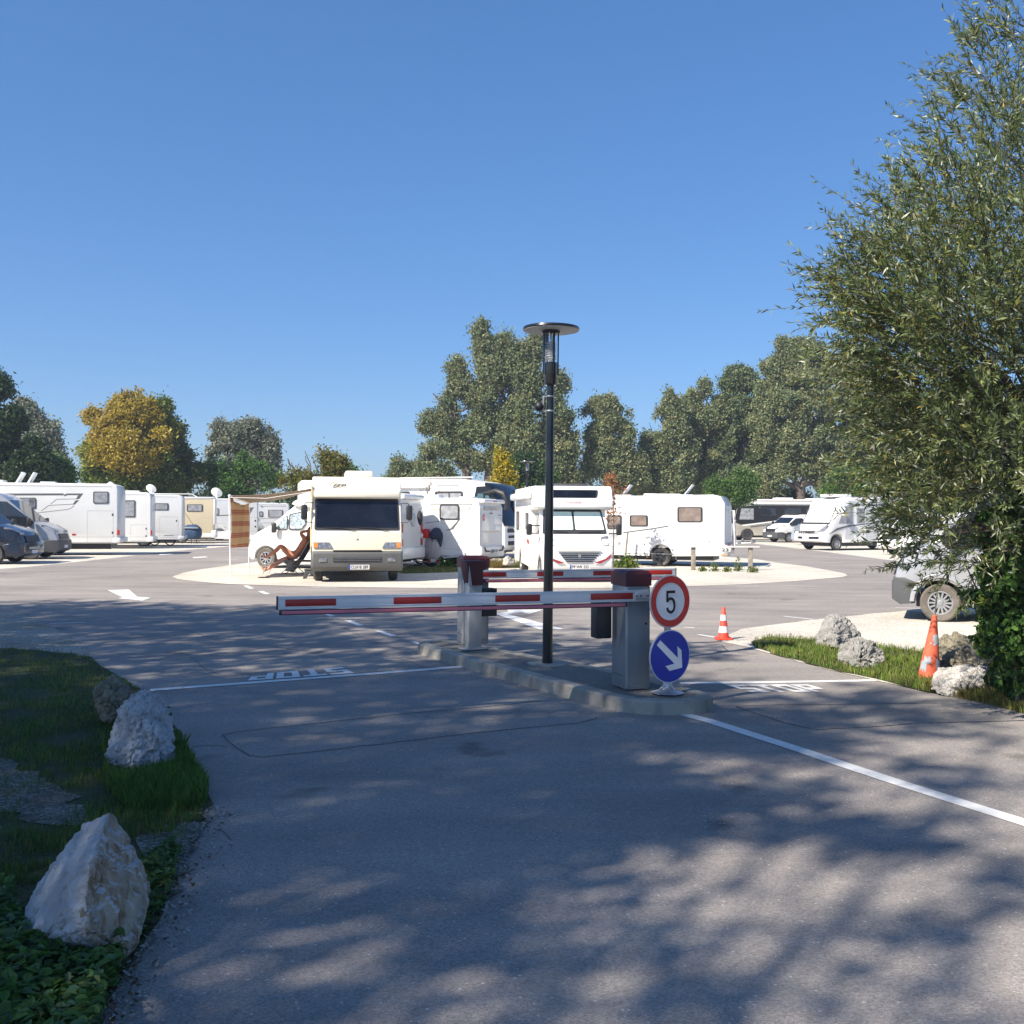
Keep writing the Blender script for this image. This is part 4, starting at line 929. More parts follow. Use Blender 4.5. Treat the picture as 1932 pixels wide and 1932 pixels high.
lp_ = lambda t, y: Vector((wa[0]+(wb[0]-wa[0])*t, y, wa[1]+(wb[1]-wa[1])*t))
wf = MB().prism(rounded([lp_(-.02, -1.08), lp_(-.02, 1.08), lp_(1.0, 1.06), lp_(1.0, -1.06)], .05), n_*.014).build('windscreen', M['rubber'], v.root, smooth=False)
MB().prism([p+n_*.014 for p in rounded([lp_(.06, -1.04), lp_(.06, 1.04), lp_(.97, 1.02), lp_(.97, -1.02)], .05)], n_*.005).build('pane', M['glassblue'], wf, smooth=False)
cu_ = MB()
for yy, ww in ((-.80, .14), (-.42, .20)): cu_.prism([p+n_*.020 for p in rounded([lp_(.10, yy-ww*.9), lp_(.10, yy+ww), lp_(.9, yy+ww*.7), lp_(.9, yy-ww*.7)], .1)], n_*.002)
for y0 in (-.85, -.02):
    MB().tube([lp_(.07, y0)+n_*.03, lp_(.04, y0+.45)+n_*.035, lp_(-.04, y0+.82)+n_*.03], .011, 6).build('wiper', M['blackplastic'], v.root)
MB().box((-.30, 0, 2.255), (.16, 2.2, .20)).build('visor', M['creamwhite'], v.root, bevel=.05)
for s_ in (1, -1):
    hp = MB().prism(rounded([Vector((.0, s_*.62, .87)), Vector((.0, s_*1.10, .87)), Vector((-.02, s_*1.10, 1.02)), Vector((-.02, s_*.70, 1.02))], .02), (.018, 0, 0)).build('headlight', M['lamp'], v.root, smooth=False)
    MB().prism([(.019, s_*.99, .885), (.019, s_*1.095, .885), (.002, s_*1.095, 1.01), (.002, s_*.99, 1.01)], (.008, 0, 0)).build('indicator', M['amber'], hp, smooth=False)
    MB().box((.085, s_*.86, .575), (.02, .20, .09)).build('fog_lamp', M['lamp'], v.root, bevel=.01)
    mr = MB().box((-.18, s_*1.33, 1.78), (.11, .16, .38)).build('mirror', M['blackplastic'], v.root, bevel=.04)
    MB().tube([(-.28, s_*1.10, 2.02), (-.20, s_*1.30, 2.02), (-.18, s_*1.33, 1.94)], .014, 6).build('mirror_arm', M['blackplastic'], mr)
    MB().tube([(-.2, s_*1.10, 1.52), (-.18, s_*1.30, 1.53), (-.18, s_*1.33, 1.60)], .014, 6).build('mirror_arm', M['blackplastic'], mr)
    MB().box((-.20, s_*(W/2+.012), .93), (.06, .02, .05)).build('marker_lamp', M['amber'], v.root, bevel=.005)
v.box('grille', (.075, 0, .585), (.03, 1.22, .13), M['ink'], .01)
for zz in (.555, .60, .63): MB().box((.093, 0, zz), (.008, 1.20, .008)).build('grille_bar', M['steel'], v.root)
v.box('grille_slot', (.02, 0, .80), (.08, 1.22, .045), M['ink'], .008)
v.plate(('X', .10), 0, 0, 0, 0, 'CUX·B 289', L=[Vector((.085, -.26+.04, .455)), Vector((.085, .30, .455)), Vector((.075, .30, .335)), Vector((.075, -.26+.04, .335))])
n3 = Vector((1, 0, 0))
yb = -.62
text_quad('lettering', 'FFB', (-.355, yb, 2.44), (-.355, yb+.35, 2.44), (-.355, yb+.35, 2.505), (-.355, yb, 2.505), M['ink'], v.root, bold=.03, shear=.35, th=.055)
sa = MB()
for k in range(11):
    a = R(15+15*k); cx_, cz_ = yb+.03, 2.47
    sa.box((-.345, cx_+.13*math.cos(a), cz_+.10*math.sin(a)), (.012, .006, .03), mx=Matrix.Rotation(math.pi/2-a, 3, 'X'))
arcp = [(-.345, yb+.03+.09*math.cos(R(a)), 2.47+.075*math.sin(R(a))) for a in range(40, 230, 15)]
sa.tube(arcp, .009, 5); sa.build('sun_emblem', M['stripegrey'], v.root)
MB().box((-.03, 0, 1.09), (.02, .07, .012), mx=Matrix.Rotation(R(45), 3, 'X')).box((-.03, 0, 1.09), (.02, .07, .012), mx=Matrix.Rotation(R(-45), 3, 'X')).build('badge', M['stripe'], v.root)
ac = v.box('air_conditioner', (-1.6, .08, 2.80), (1.1, .72, .17), M['creamwhite'], .05)
for yy in (.0,): v.box('roof_hatch', (-3.2, .75, 2.75), (.5, .5, .08), M['greywhite'], .02)
# open side door (left in picture); awning shade painted into its beige
dr = MB().box((-1.30, -W/2-.03, 1.55), (.75, .04, 1.75)).build('side_door', M['yellowcream'], v.root, bevel=.015)
MB().box((-.62, -W/2-.012, 1.60), (.66, .03, 1.72)).build('awning_tinted_panel', M['yellowcream'], v.root, bevel=.01)  # cream side coloured beige to imitate shade under the awning
MB().box((-.95, -W/2-.035, 1.62), (.02, .02, 1.70)).build('door_edge', M['rubber'], v.root)
MB().box((-.55, -W/2-.02, .60), (.60, .03, .60)).build('sill', M['greyplastic'], v.root, bevel=.01)
FFB = v
def toworld(v, p): return v.mx @ Vector(p)
# awning of the cream motorhome
iv = v.inv
pA, pB = P(435, 1093, .016), P(469.6, 1082.8, .016)
topA = Vector((pA.x-.05, pA.y, 2.22)); topB = Vector((pB.x, pB.y, 2.06))
aw = MB(); fr0 = Vector((-.75, -W/2, 2.40)); fr1 = Vector((-4.1, -W/2, 2.42)); tA, tB = iv @ topA, iv @ topB
nx_, ny_ = 10, 4; grid = []
for i in range(nx_+1):
    for j in range(ny_+1):
        a, b = i/nx_, j/ny_; p = fr0.lerp(fr1, b).lerp(tA.lerp(tB, b), a); p.z -= .05*math.sin(math.pi*a)*(1+.4*math.sin(7*b)); grid.append(p)
fs = [(i*(ny_+1)+j, (i+1)*(ny_+1)+j, (i+1)*(ny_+1)+j+1, i*(ny_+1)+j+1) for i in range(nx_) for j in range(ny_)]
aw.add(grid, fs); awo = aw.build('awning', M['awning'], v.root)
sol = awo.modifiers.new('t', 'SOLIDIFY'); sol.thickness = .006
rail = MB().tube([tA+Vector((.0, .0, 0)), tB], .035, 10).build('front_rail', M['greywhite'], awo)
MB().tube([iv @ pA, tA], .018, 8).build('support_pole', M['white'], awo); MB().tube([iv @ pB, tB], .018, 8).build('support_pole', M['white'], awo)
MB().tube([fr0.lerp(tA, .02)-Vector((0, 0, .08)), fr0.lerp(tA, .55)-Vector((0, 0, .16)), tA-Vector((0, 0, .05))], .012, 6).build('folding_arm', M['stripegrey'], awo)
# striped cloth hung from the awning rail
mt, ntx, bs = _bsdf('striped_cloth')
tc = N(ntx, 'ShaderNodeTexCoord'); sx = N(ntx, 'ShaderNodeSeparateXYZ'); ntx.links.new(tc.outputs['Object'], sx.inputs[0])
m1 = N(ntx, 'ShaderNodeMath', operation='MULTIPLY'); m1.inputs[1].default_value = 1/.315; ntx.links.new(sx.outputs[2], m1.inputs[0])
m2 = N(ntx, 'ShaderNodeMath', operation='FRACT'); ntx.links.new(m1.outputs[0], m2.inputs[0])
rpp = N(ntx, 'ShaderNodeValToRGB'); rpp.color_ramp.interpolation = 'CONSTANT'; e = rpp.color_ramp.elements
e[0].position = 0; e[0].color = (.60, .42, .25, 1); e[1].position = .97; e[1].color = (.60, .42, .25, 1)
for p_, c_ in ((.46, (.40, .15, .09)), (.54, (.50, .24, .14)), (.60, (.36, .13, .08)), (.70, (.50, .24, .14)), (.78, (.36, .13, .08)), (.88, (.60, .42, .25))):
    k = e.new(p_); k.color = (*c_, 1)
ntx.links.new(m2.outputs[0], rpp.inputs[0]); ntx.links.new(rpp.outputs[0], bs.inputs['Base Color']); bs.inputs['Roughness'].default_value = .9
cl = MB(); a0 = Vector((P(438, 1000, .2).x, 0, 0))
cA = topA.lerp(topB, .04); cB = topA.lerp(topB, .96); nh, nv = 18, 14; vs = []
for j in range(nv+1):
    for i in range(nh+1):
        t = i/nh; p = cA.lerp(cB, t); zt = p.z-.03-.10*math.sin(math.pi*t)*(1-j/nv); zb_ = .84-.04*t
        p2_ = Vector((p.x+.035*math.sin(t*19+j*.2), p.y, zt+(zb_-zt)*j/nv)); vs.append(p2_-Vector((cA.x, cA.y, 0)))
cl.add(vs, [(j*(nh+1)+i, j*(nh+1)+i+1, (j+1)*(nh+1)+i+1, (j+1)*(nh+1)+i) for j in range(nv) for i in range(nh)])
clo = cl.build('hanging_cloth', mt); clo.location = (cA.x, cA.y, 0); tag(clo, 'sand coloured cloth with rust stripes hanging from the awning edge', 'cloth')
clo.modifiers.new('t', 'SOLIDIFY').thickness = .004

# ---- l: white motorhome with red round sticker
v = Veh('motorhome', 'white motorhome seen from its grey rear, red round sticker near the top left corner', 'motorhome', R(160), 2.1, (905, 1072), (-6.0, 1.05), 'vehicles parked in the lot')
v.L = 6.0; W = 2.1
v.shell('body', [(0, .35), (.1, .9), (-.6, 1.4), (-1.3, 2.2), (-1.9, 2.32), (-5.75, 2.30), (-5.92, 2.22), (-6.0, 2.0), (-6.0, .35)]+arch(-4.2, .38, .35), W, M['white'], bev=.05)
v.shell('rear_cap', [(-5.9, .30), (-6.06, .34), (-6.10, .62), (-6.04, .72), (-5.9, .72)], W+.04, M['white2'], bev=.05)
v.panel('rear_wall', ('X', -6.0), [(-6.0, y, z) for y, z in ((-.98, .72), (.98, .72), (.98, 2.02), (-.98, 2.02))], M['greywhite'], th=-.02, px=False)
v.box('rear_spoiler', (-6.04, 0, 2.20), (.2, 1.96, .14), M['white'], .06)
under(v, -5.7, -.4, 1.7)
for s_ in (1, -1): v.wheel(-4.2, s_, .32); v.wheel(-.8, s_, .32)
v.window('L', 829.5, 952, 867, 980.5, 'paneg', r=.08, fr=.05)
v.stripe('L', [(812, 951), (891, 951), (884, 963)], .035); v.stripe('L', [(812, 961.5), (883, 962.5)], .03, 'gold'); v.stripe('L', [(870, 970), (900, 970)], .02, 'stripegrey')
v.panel('stripe', 'L', [(864, 982), (871, 976), (855, 999), (846, 999.5), (851, 996)], M['stripe'], th=.004); v.stripe('L', [(803, 987), (829, 983.5)], .02); v.stripe('L', [(841, 1000), (852, 999.5)], .02)
v.hatch('L', 863, 1003.5, 895, 1038.5); v.panel('marker_lamp', 'L', v.rect(879, 1048, 884, 1050), M['amber'])
v.panel('side_hatch_open', 'L', [(836, 1052), (878, 1042), (879, 1049.5), (840, 1053.5)], M['greywhite'], th=.10)
B = ('X', -6.02)
rw = [Vector((-6.022, y, z)) for y, z in ((.72, 2.02), (-.85, 2.0), (-.80, 1.90), (.80, 1.90))]
MB().prism(rounded(rw, .03), (-.012, 0, 0)).build('rear_window', M['paned'], v.root, smooth=False)
MB().box((-6.145, .05, 2.20), (.01, .34, .035)).build('brake_lamp', M['redlamp'], v.root, bevel=.004)
MB().box((-6.03, .1, 1.80), (.03, .22, .04)).build('camera_pod', M['blackplastic'], v.root, bevel=.01)
MB().box((-6.025, .05, 1.18), (.01, 1.45, .03)).build('tan_trim', M['gold'], v.root)
for (y, z, ly, lz) in ((-.55, 1.55, .8, .22), (-.62, 1.30, .7, .16), (.55, 1.5, .7, .55), (.6, 1.0, .6, .4)):
    MB().box((-6.022, y, z), (.012, ly, lz)).build('rear_moulding', M['silver' if 0 else 'white2'], v.root, bevel=.004)
stk = MB().lathe([(.001, 0), (.12, 0), (.12, -.004)], 24, axis='X', c=(-6.026, .78, 1.66)); sk = stk.build('round_sticker', M['signred'], v.root)
text_quad('sticker_lettering', 'a', (-6.032, .83, 1.62), (-6.032, .73, 1.62), (-6.032, .73, 1.71), (-6.032, .83, 1.71), M['plate'], sk, bold=.02)
MB().box((-6.025, -.72, 1.74), (.006, .30, .025)).build('lettering_strip', M['eublue'], v.root)
for s_ in (1, -1):
    lm = MB().tube([(-6.11, s_*.88, .68), (-6.12, s_*.78, .54), (-6.12, s_*.45, .54)], .022, 6).build('tail_lamp', M['blackplastic'], v.root)
    MB().tube([(-6.13, s_*.76, .56), (-6.14, s_*.55, .555)], .014, 5).build('lens', M['redlamp'], lm)
v.plate(('BX', -6.12), 0, 0, 0, 0, 'M·B 38', L=[Vector((-6.115, .22, .60)), Vector((-6.115, -.26, .60)), Vector((-6.115, -.26, .47)), Vector((-6.115, .22, .47))])
roofbox(v, -3.8, 0, 2.31, .7, .5, .12); roofbox(v, -2.5, 0, 2.31, .9, .6, .10); roofbox(v, -5.2, .1, 2.29, .5, .5, .07)
details(v, 1, 6.0, 2.30, .35, hatches=((-2.7, .45, .5, .4),), vents=((-3.4, 1.0),))
# small awning at its side
fr0, fr1 = Vector((-1.2, W/2, 2.05)), Vector((-3.9, W/2, 2.05))
tA, tB = Vector((-1.2, W/2+1.1, 1.72)), Vector((-3.6, W/2+1.1, 1.72))
mb = MB(); gr = [fr0.lerp(tA, a) .lerp(fr1.lerp(tB, a), b)-Vector((0, 0, .10*math.sin(math.pi*a))) for a in (0, .25, .5, .75, 1) for b in (0, .5, 1)]
mb.add(gr, [(i*3+j, (i+1)*3+j, (i+1)*3+j+1, i*3+j+1) for i in range(4) for j in range(2)]); ao = mb.build('awning', M['awning'], v.root); ao.modifiers.new('t', 'SOLIDIFY').thickness = .02
MB().tube([tB, (tB.x, tB.y, .0)], .018, 6).build('support_pole', M['stripegrey'], ao); MB().tube([tB+Vector((.7, 0, 0)), (tB.x+.7, tB.y, .0)], .018, 6).build('support_pole', M['stripegrey'], ao)

# ---- m: big liner coach with dark glass front
v = Veh('motorhome', 'tall white liner coach with black glass front and drooping black mirrors', 'motorhome', R(-24), 2.35, (952, 1055), (0, -1.15), 'vehicles parked in the lot')
v.L = 10.0; W = 2.35
v.shell('body', [(-.15, .34), (.02, .5), (.0, 1.25), (-.05, 1.3), (-.75, 2.95), (-1.2, 3.10), (-2.0, 3.22), (-9.8, 3.24), (-10, 3.1), (-10, .5)]+arch(-7.6, .5, .4)+arch(-1.9, .5, .4), W, M['white'], bev=.12, seg=4)
under(v, -9.5, -.6, 2.0)
v.shell('glass_front', [(.04, 1.32), (-.02, 1.32), (-.9, 2.98), (-.86, 3.06), (-.60, 2.95), (-.50, 2.78)], W+.02, M['glassblue'], bev=.1)
v.panel('side_glass', 'R', [(-.22, -W/2, 1.42), (-.78, -W/2, 2.92), (-1.25, -W/2, 2.9), (-1.55, -W/2, 1.42)], M['glassblue'], px=False, th=.012)
v.panel('side_window', 'R', [(-1.00, -W/2, 1.7), (-.92, -W/2, 2.62), (-1.18, -W/2, 2.62), (-1.42, -W/2, 1.7)], M['glassteal'], px=False, th=.02)
v.panel('side_window', 'R', [(-.36, -W/2, 1.6), (-.70, -W/2, 2.55), (-.84, -W/2, 2.55), (-.92, -W/2, 1.6)], M['glassteal'], px=False, th=.02)
for x in (-1.85, -4.3, -6.5):
    w_ = MB().prism(rounded([Vector((x, -W/2, 2.0)), Vector((x-1.3, -W/2, 2.0)), Vector((x-1.3, -W/2, 2.72)), Vector((x, -W/2, 2.72))], .1), (0, -.015, 0)).build('window', M['rubber'], v.root, smooth=False)
    for dx in (0, .57): MB().prism([(x-.09-dx, -W/2-.015, 2.08), (x-.60-dx, -W/2-.015, 2.08), (x-.60-dx, -W/2-.015, 2.63), (x-.09-dx, -W/2-.015, 2.63)], (0, -.004, 0)).build('pane', M['paneg'], w_, smooth=False)
v.box('awning_case', (-6.2, -W/2-.07, 2.93), (5.6, .14, .16), M['white'], .04); v.box('roof_rail', (-5.2, -W/2+.12, 3.28), (7.5, .06, .05), M['white'], .02)
MB().tube([(-.95, -W/2, 2.62), (-.3, -W/2-.16, 2.72), (.05, -W/2-.20, 2.60), (.18, -W/2-.2, 2.30), (.16, -W/2-.2, 1.95)], [.05, .10, .13, .12, .09], 10).build('mirror', M['blackplastic'], v.root)
MB().tube([(-.7, W/2-.1, 2.62), (-.1, W/2+.25, 2.72), (.15, W/2+.35, 2.60), (.22, W/2+.38, 2.35), (.2, W/2+.38, 2.1)], [.05, .09, .11, .10, .07], 10).build('mirror', M['blackplastic'], v.root)
MB().box((.02, 0, .88), (.06, 1.6, .10)).build('grille', M['ink'], v.root, bevel=.01); MB().box((.03, 0, .62), (.06, 1.7, .16)).build('lower_grille', M['ink'], v.root, bevel=.01)
MB().prism([(.0, .15, 1.05), (.0, .9, 1.05), (-.02, .9, 1.22), (-.02, .35, 1.22)], (.03, 0, 0)).build('headlight', M['ink'], v.root); MB().prism([(.0, -.15, 1.05), (.0, -.9, 1.05), (-.02, -.9, 1.22), (-.02, -.35, 1.22)], (.03, 0, 0)).build('headlight', M['ink'], v.root)
for s_ in (1, -1): v.wheel(-1.9, s_, .45); v.wheel(-7.6, s_, .45)
MB().box((-2.55, -W/2-.004, 2.95), (1.0, .006, .05)).build('lettering_strip', M['stripegrey'], v.root)

details(v, -1, 10.0, 3.1, .5, hatches=((-3.0, .62, 1.0, .5), (-4.4, .62, 1.0, .5)), vents=())
# ---- n: white part-integrated with luton, nose towards us (right of lamp)
v = Veh('motorhome', 'white motorhome with pale screened windscreen and dark red bumper sweeps, right of the lamp post', 'motorhome', R(-84), 2.1, (1085, 1097), (-.62, 0), 'vehicles parked in the lot')
v.L = 5.8; W = 2.1
ncw = lambda p: Vector((p.x, p.y*(1-.11*min(1, max(0, (p.z-1.05)/1.0)))*(1-(.09*min(1, ((p.x+.7)/.7))**2 if p.x > -.7 else 0)), p.z))
v.shell('cab', [(-.08, .28), (.02, .40), (.04, .62), (-.01, .82), (-.10, .98), (-.32, 1.12), (-.70, 1.24), (-1.18, 1.92), (-2.0, 1.95), (-2.0, .30)]+arch(-.72, .40, .30), 1.90, M['white'], bev=.09, warp=ncw, seg=4)
v.shell('body', [(-1.9, .32), (-1.9, 1.86), (-1.05, 1.90), (-.86, 1.96), (-.84, 2.05), (-.94, 2.42), (-1.10, 2.52), (-5.6, 2.54), (-5.8, 2.4), (-5.8, .4)]+arch(-4.3, .38, .36), W, M['white'], bev=.10, seg=4)
under(v, -5.5, -.4, 1.6, .25, .45)
for s_ in (1, -1): v.wheel(-.72, s_, .32, yo=.84); v.wheel(-4.3, s_, .32)
wa, wb = (-.70, 1.24), (-1.18, 1.92); n_ = v.plane(('F', wa, wb))[1]
lp_ = lambda t, y: Vector((wa[0]+(wb[0]-wa[0])*t, y, wa[1]+(wb[1]-wa[1])*t))
ws = MB().prism(rounded([lp_(0, -.86), lp_(0, .86), lp_(.97, .78), lp_(.97, -.78)], .06), n_*.012).build('windscreen', M['rubber'], v.root, smooth=False)
for s_ in (1, -1):
    MB().prism([p+n_*.012 for p in rounded([lp_(.16, s_*.03), lp_(.16, s_*.80), lp_(.86, s_*.74), lp_(.86, s_*.03)], .03)], n_*.004).build('pleated_blind', M['blind'], ws, smooth=False)
    MB().prism(rounded([Vector((-.42, s_*.66, 1.14)), Vector((-.12, s_*.62, .93)), Vector((-.10, s_*.86, .93)), Vector((-.52, s_*.86, 1.19))], .03), (.035, 0, .03)).build('headlight', M['lamp'], v.root, warp=ncw)
    MB().prism(rounded([Vector((.055, s_*.42, .52)), Vector((.055, s_*.60, .50)), Vector((.04, s_*.88, .64)), Vector((.03, s_*.92, .76)), Vector((.045, s_*.74, .62))], .015), (.014, 0, 0)).build('red_sweep', M['darkredcal'], v.root, warp=ncw, smooth=False)
    mr = MB().box((-.78, s_*1.20, 1.36), (.12, .15, .30)).build('mirror', M['blackplastic'], v.root, bevel=.04)
    for zz in (1.46, 1.26): MB().tube([(-.85, s_*.90, zz), (-.78, s_*1.15, zz)], .018, 6).build('mirror_arm', M['blackplastic'], mr)
    MB().prism(rounded([Vector((-1.08, s_*.95, 1.28)), Vector((-1.75, s_*.95, 1.28)), Vector((-1.75, s_*.95, 1.78)), Vector((-1.35, s_*.95, 1.78))], .06), (0, s_*.015, 0)).build('cab_window', M['glass'], v.root, warp=ncw, smooth=False)
for i, zz in enumerate((.82, .765, .71, .655, .60, .55)):
    hw = .57-.045*i
    MB().box((.050-.008*(zz > .7)-.01*(zz > .78), 0, zz), (.03, hw*2, .022)).build('grille_slot', M['ink'], v.root, bevel=.004)
MB().lathe([(.001, .0), (.045, .0), (.045, .012), (.001, .014)], 18, axis='X', c=(.062, 0, .695)).build('badge', M['steel'], v.root)
v.plate(('X', .06), 0, 0, 0, 0, 'PF·WK 555', L=[Vector((.065, -.25, .470)), Vector((.065, .27, .470)), Vector((.055, .27, .360)), Vector((.055, -.25, .360))])
sk_ = MB().prism(rounded([Vector((-.89, -.68, 2.20)), Vector((-.89, .62, 2.20)), Vector((-.945, .66, 2.41)), Vector((-.945, -.78, 2.41))], .05), (.02, 0, .006)).build('skylight', M['rubber'], v.root, smooth=False)
MB().prism(rounded([Vector((-.868, -.63, 2.225)), Vector((-.868, .57, 2.225)), Vector((-.918, .61, 2.39)), Vector((-.918, -.72, 2.39))], .04), (.006, 0, .004)).build('pane', M['glassblue'], sk_, smooth=False)
text_quad('lettering', 'Dethleffs', (-.835, -.20, 2.06), (-.835, .20, 2.06), (-.842, .20, 2.105), (-.842, -.20, 2.105), M['darkredcal'], v.root, bold=.0, shear=.3, th=.012)
MB().tube([lp_(.10, -.75)+n_*.02, lp_(.05, -.2)+n_*.03], .012, 5).build('wiper', M['blackplastic'], v.root); MB().tube([lp_(.05, .1)+n_*.02, lp_(.08, .7)+n_*.03], .012, 5).build('wiper', M['blackplastic'], v.root)
v.box('awning_case', (-3.4, -W/2-.10, 2.28), (3.9, .18, .20), M['white'], .05)
v.window(('Y', -W/2), 0, 0, 0, 0, 'paned', pts=[(978.5, 959), (983, 959), (983, 987), (978.5, 987)]) if 0 else None
for x0, x1, z0, z1 in ((-2.2, -2.75, 1.35, 1.80), (-4.6, -5.1, 1.3, 1.85)):
    w_ = MB().prism(rounded([Vector((x0, -W/2, z0)), Vector((x1, -W/2, z0)), Vector((x1, -W/2, z1)), Vector((x0, -W/2, z1))], .06), (0, -.02, 0)).build('window', M['rubber'], v.root, smooth=False)
    MB().prism([(x0-.05, -W/2-.02, z0+.05), (x1+.05, -W/2-.02, z0+.05), (x1+.05, -W/2-.02, z1-.05), (x0-.05, -W/2-.02, z1-.05)], (0, -.004, 0)).build('pane', M['paned'], w_, smooth=False)
MB().prism([(-2.0, -W/2, .92), (-2.55, -W/2, .98), (-2.55, -W/2, 1.08), (-2.0, -W/2, 1.04)], (0, -.005, 0)).build('red_mark', M['red'], v.root)
for x0, z0, lx, lz in ((-3.2, .5, .6, .5), (-5.0, .5, .5, .6)): MB().box((x0, -W/2-.004, z0+lz/2), (lx, .008, lz)).build('service_hatch', M['greywhite'], v.root, bevel=.003)
roofbox(v, -2.3, 0, 2.53, 1.0, 1.1, .08, 'greyplastic', 'roof_vent')

# ---- o: white motorhome seen side-on, with rack behind
v = Veh('motorhome', 'white motorhome side-on with brown-screened windows and ladder rack at its rear, behind the rail', 'motorhome', R(162), 2.1, (1367, 1071), (-6.6, 1.05), 'vehicles parked in the lot')
v.L = 6.6; W = 2.1
v.shell('body', [(0, .40), (.1, .95), (-.5, 1.35), (-1.2, 2.2), (-1.8, 2.42), (-6.2, 2.48), (-6.45, 2.42), (-6.6, 2.2), (-6.6, .40)]+arch(-4.42, .40, .36), W, M['white'], bev=.05)
under(v, -6.2, -.4, 1.7)
for s_ in (1, -1): v.wheel(-4.42, s_, .32, rim='darkrim', tyre='dustytyre'); v.wheel(-.9, s_, .32)
v.window('L', 1278, 956.5, 1325.5, 985, 'panebrown', fr=.05); v.window('L', 1188, 972, 1222.5, 993, 'panebrown', fr=.05); v.window('L', 1146, 972, 1173, 998, 'panebrown', fr=.05)
v.stripe('L', [(1176, 1005), (1235, 997), (1261, 992.5)], .045, 'stripe'); v.hatch('L', 1140, 1014, 1230, 1056, r=0, lw=.006); v.hatch('L', 1275, 1044, 1362, 1056, r=.02, lw=.008)
v.panel('marker_lamp', 'L', v.rect(1219, 1050, 1223, 1052), M['amber']); v.panel('marker_lamp', 'L', v.rect(1361, 1045.5, 1369, 1048), M['amber'])
v.panel('water_cap', 'L', v.rect(1276, 1031, 1281, 1036), M['greywhite'], r=.05, th=.02); v.panel('round_decal', 'L', v.rect(1165.5, 1022, 1171, 1028), M['stripegrey'], r=.06)
v.panel('rear_wall', ('X', -6.6), [(-6.6, y, z) for y, z in ((-.95, .8), (.95, .8), (.95, 2.1), (-.95, 2.1))], M['greywhite'], th=-.02, px=False)
v.box('rear_bumper', (-6.62, 0, .58), (.2, 2.12, .4), M['silver'], .06)
for s_ in (1, -1): v.box('tail_lamp', (-6.73, s_*.8, .66), (.02, .2, .24), M['redlamp'], .01)
rk = MB()
for y in (.35, .75): rk.tube([(-6.62, y, 1.95), (-6.85, y, 1.95), (-6.9, y, 1.0), (-6.9, y, .72)], .022, 6)
for z in (1.0, 1.3, 1.6): rk.tube([(-6.9, .35, z), (-6.9, .75, z)], .02, 6)
rk.build('ladder', M['white'], v.root)
r2_ = MB()
for y in (.5, -.6): r2_.tube([(-6.65, y, .80), (-7.5, y, .84)], .025, 6)
r2_.tube([(-7.05, .8, .86), (-7.05, -.9, .86)], .03, 6).tube([(-7.45, .8, .88), (-7.45, -.9, .88)], .03, 6).tube([(-6.75, .1, .8), (-6.8, .1, 1.45)], .02, 6)
r2_.build('bicycle_rack', M['steel'], v.root)
for x, hgt in ((-1.5, .34), (-3.05, .38), (-5.25, .36)):
    mb = MB().box((0, 0, .0), (.52, .52, .03)); mb.v = [Matrix.Translation((x, .2, 2.46+hgt*.5)) @ Matrix.Rotation(R(52), 4, 'Y') @ p for p in mb.v]
    mb.box((x+.1, .2, 2.47), (.6, .6, .05)); mb.build('open_roof_hatch', M['greywhite'], v.root, bevel=.01)
roofbox(v, -3.9, 0, 2.45, .5, .4, .09); roofbox(v, -4.55, 0, 2.46, .8, .5, .07)
details(v, 1, 6.6, 2.46, .40, hatches=((-3.2, .55, .7, .42), (-5.35, .62, .8, .5), (-1.8, .6, .5, .6)), vents=((-2.7, 1.05), (-2.7, 1.38)))
# ---- p: grey and black liner at the back right
v = Veh('motorhome', 'long champagne and black liner coach parked broadside at the back right', 'motorhome', R(184), 2.4, (1391, 1019.5), (-.3, 1.2), 'vehicles parked in the lot')
v.L = 10.5; W = 2.4
v.shell('body', [(0, .35), (.05, 1.2), (-.45, 2.9), (-1.0, 3.1), (-10.3, 3.1), (-10.5, 2.9), (-10.5, .4)]+arch(-7.9, .5, .38)+arch(-1.1, .5, .38), W, M['champagne'], bev=.08)
for s_ in (1, -1): v.wheel(-1.1, s_, .45, rim='darkrim'); v.wheel(-7.9, s_, .45)
under(v, -10, -.6, 2.0)
y = W/2
v.panel('glass_band', 'L', [(.0, y, 1.40), (-.38, y, 2.62), (-10.3, y, 2.62), (-10.3, y, 1.62), (-4.2, y, 1.62), (-.6, y, 1.18)], M['ink'], px=False, th=.012)
v.panel('side_window', 'L', [(-.45, y, 1.58), (-.60, y, 2.42), (-1.55, y, 2.42), (-1.55, y, 1.58)], M['paneg'], px=False, th=.02)
for x in (-2.1, -3.9, -5.6, -7.4): v.panel('side_window', 'L', [(x, y, 1.85), (x, y, 2.45), (x-1.3, y, 2.45), (x-1.3, y, 1.85)], M['glass'], px=False, th=.02, r=.06)
v.box('awning_case', (-5.6, W/2+.05, 2.82), (8.6, .12, .18), M['white'], .03); v.box('roof', (-5.6, 0, 3.07), (9.6, W+.02, .10), M['white'], .03)
v.panel('swoosh', 'L', [(-.6, y, 1.16), (-4.2, y, 1.62), (-5.5, y, 1.66), (-5.4, y, 1.58), (-3.5, y, 1.45), (-.8, y, 1.08)], M['white'], px=False, th=.022)
v.panel('swoosh', 'L', [(-1.3, y, .98), (-4.2, y, 1.38), (-1.3, y, 1.07)], M['stripe'], px=False, th=.018)
v.hatch('L', 0, 0, 0, 0, pts=[(1427, 992), (1454, 992), (1454, 1006), (1427, 1006)]); v.panel('windscreen', ('F', (.05, 1.2), (-.45, 2.9)), [(.04, -1.1, 1.3), (.04, 1.15, 1.3), (-.38, 1.12, 2.7), (-.38, -1.1, 2.7)], M['glassblue'], px=False, th=.02)
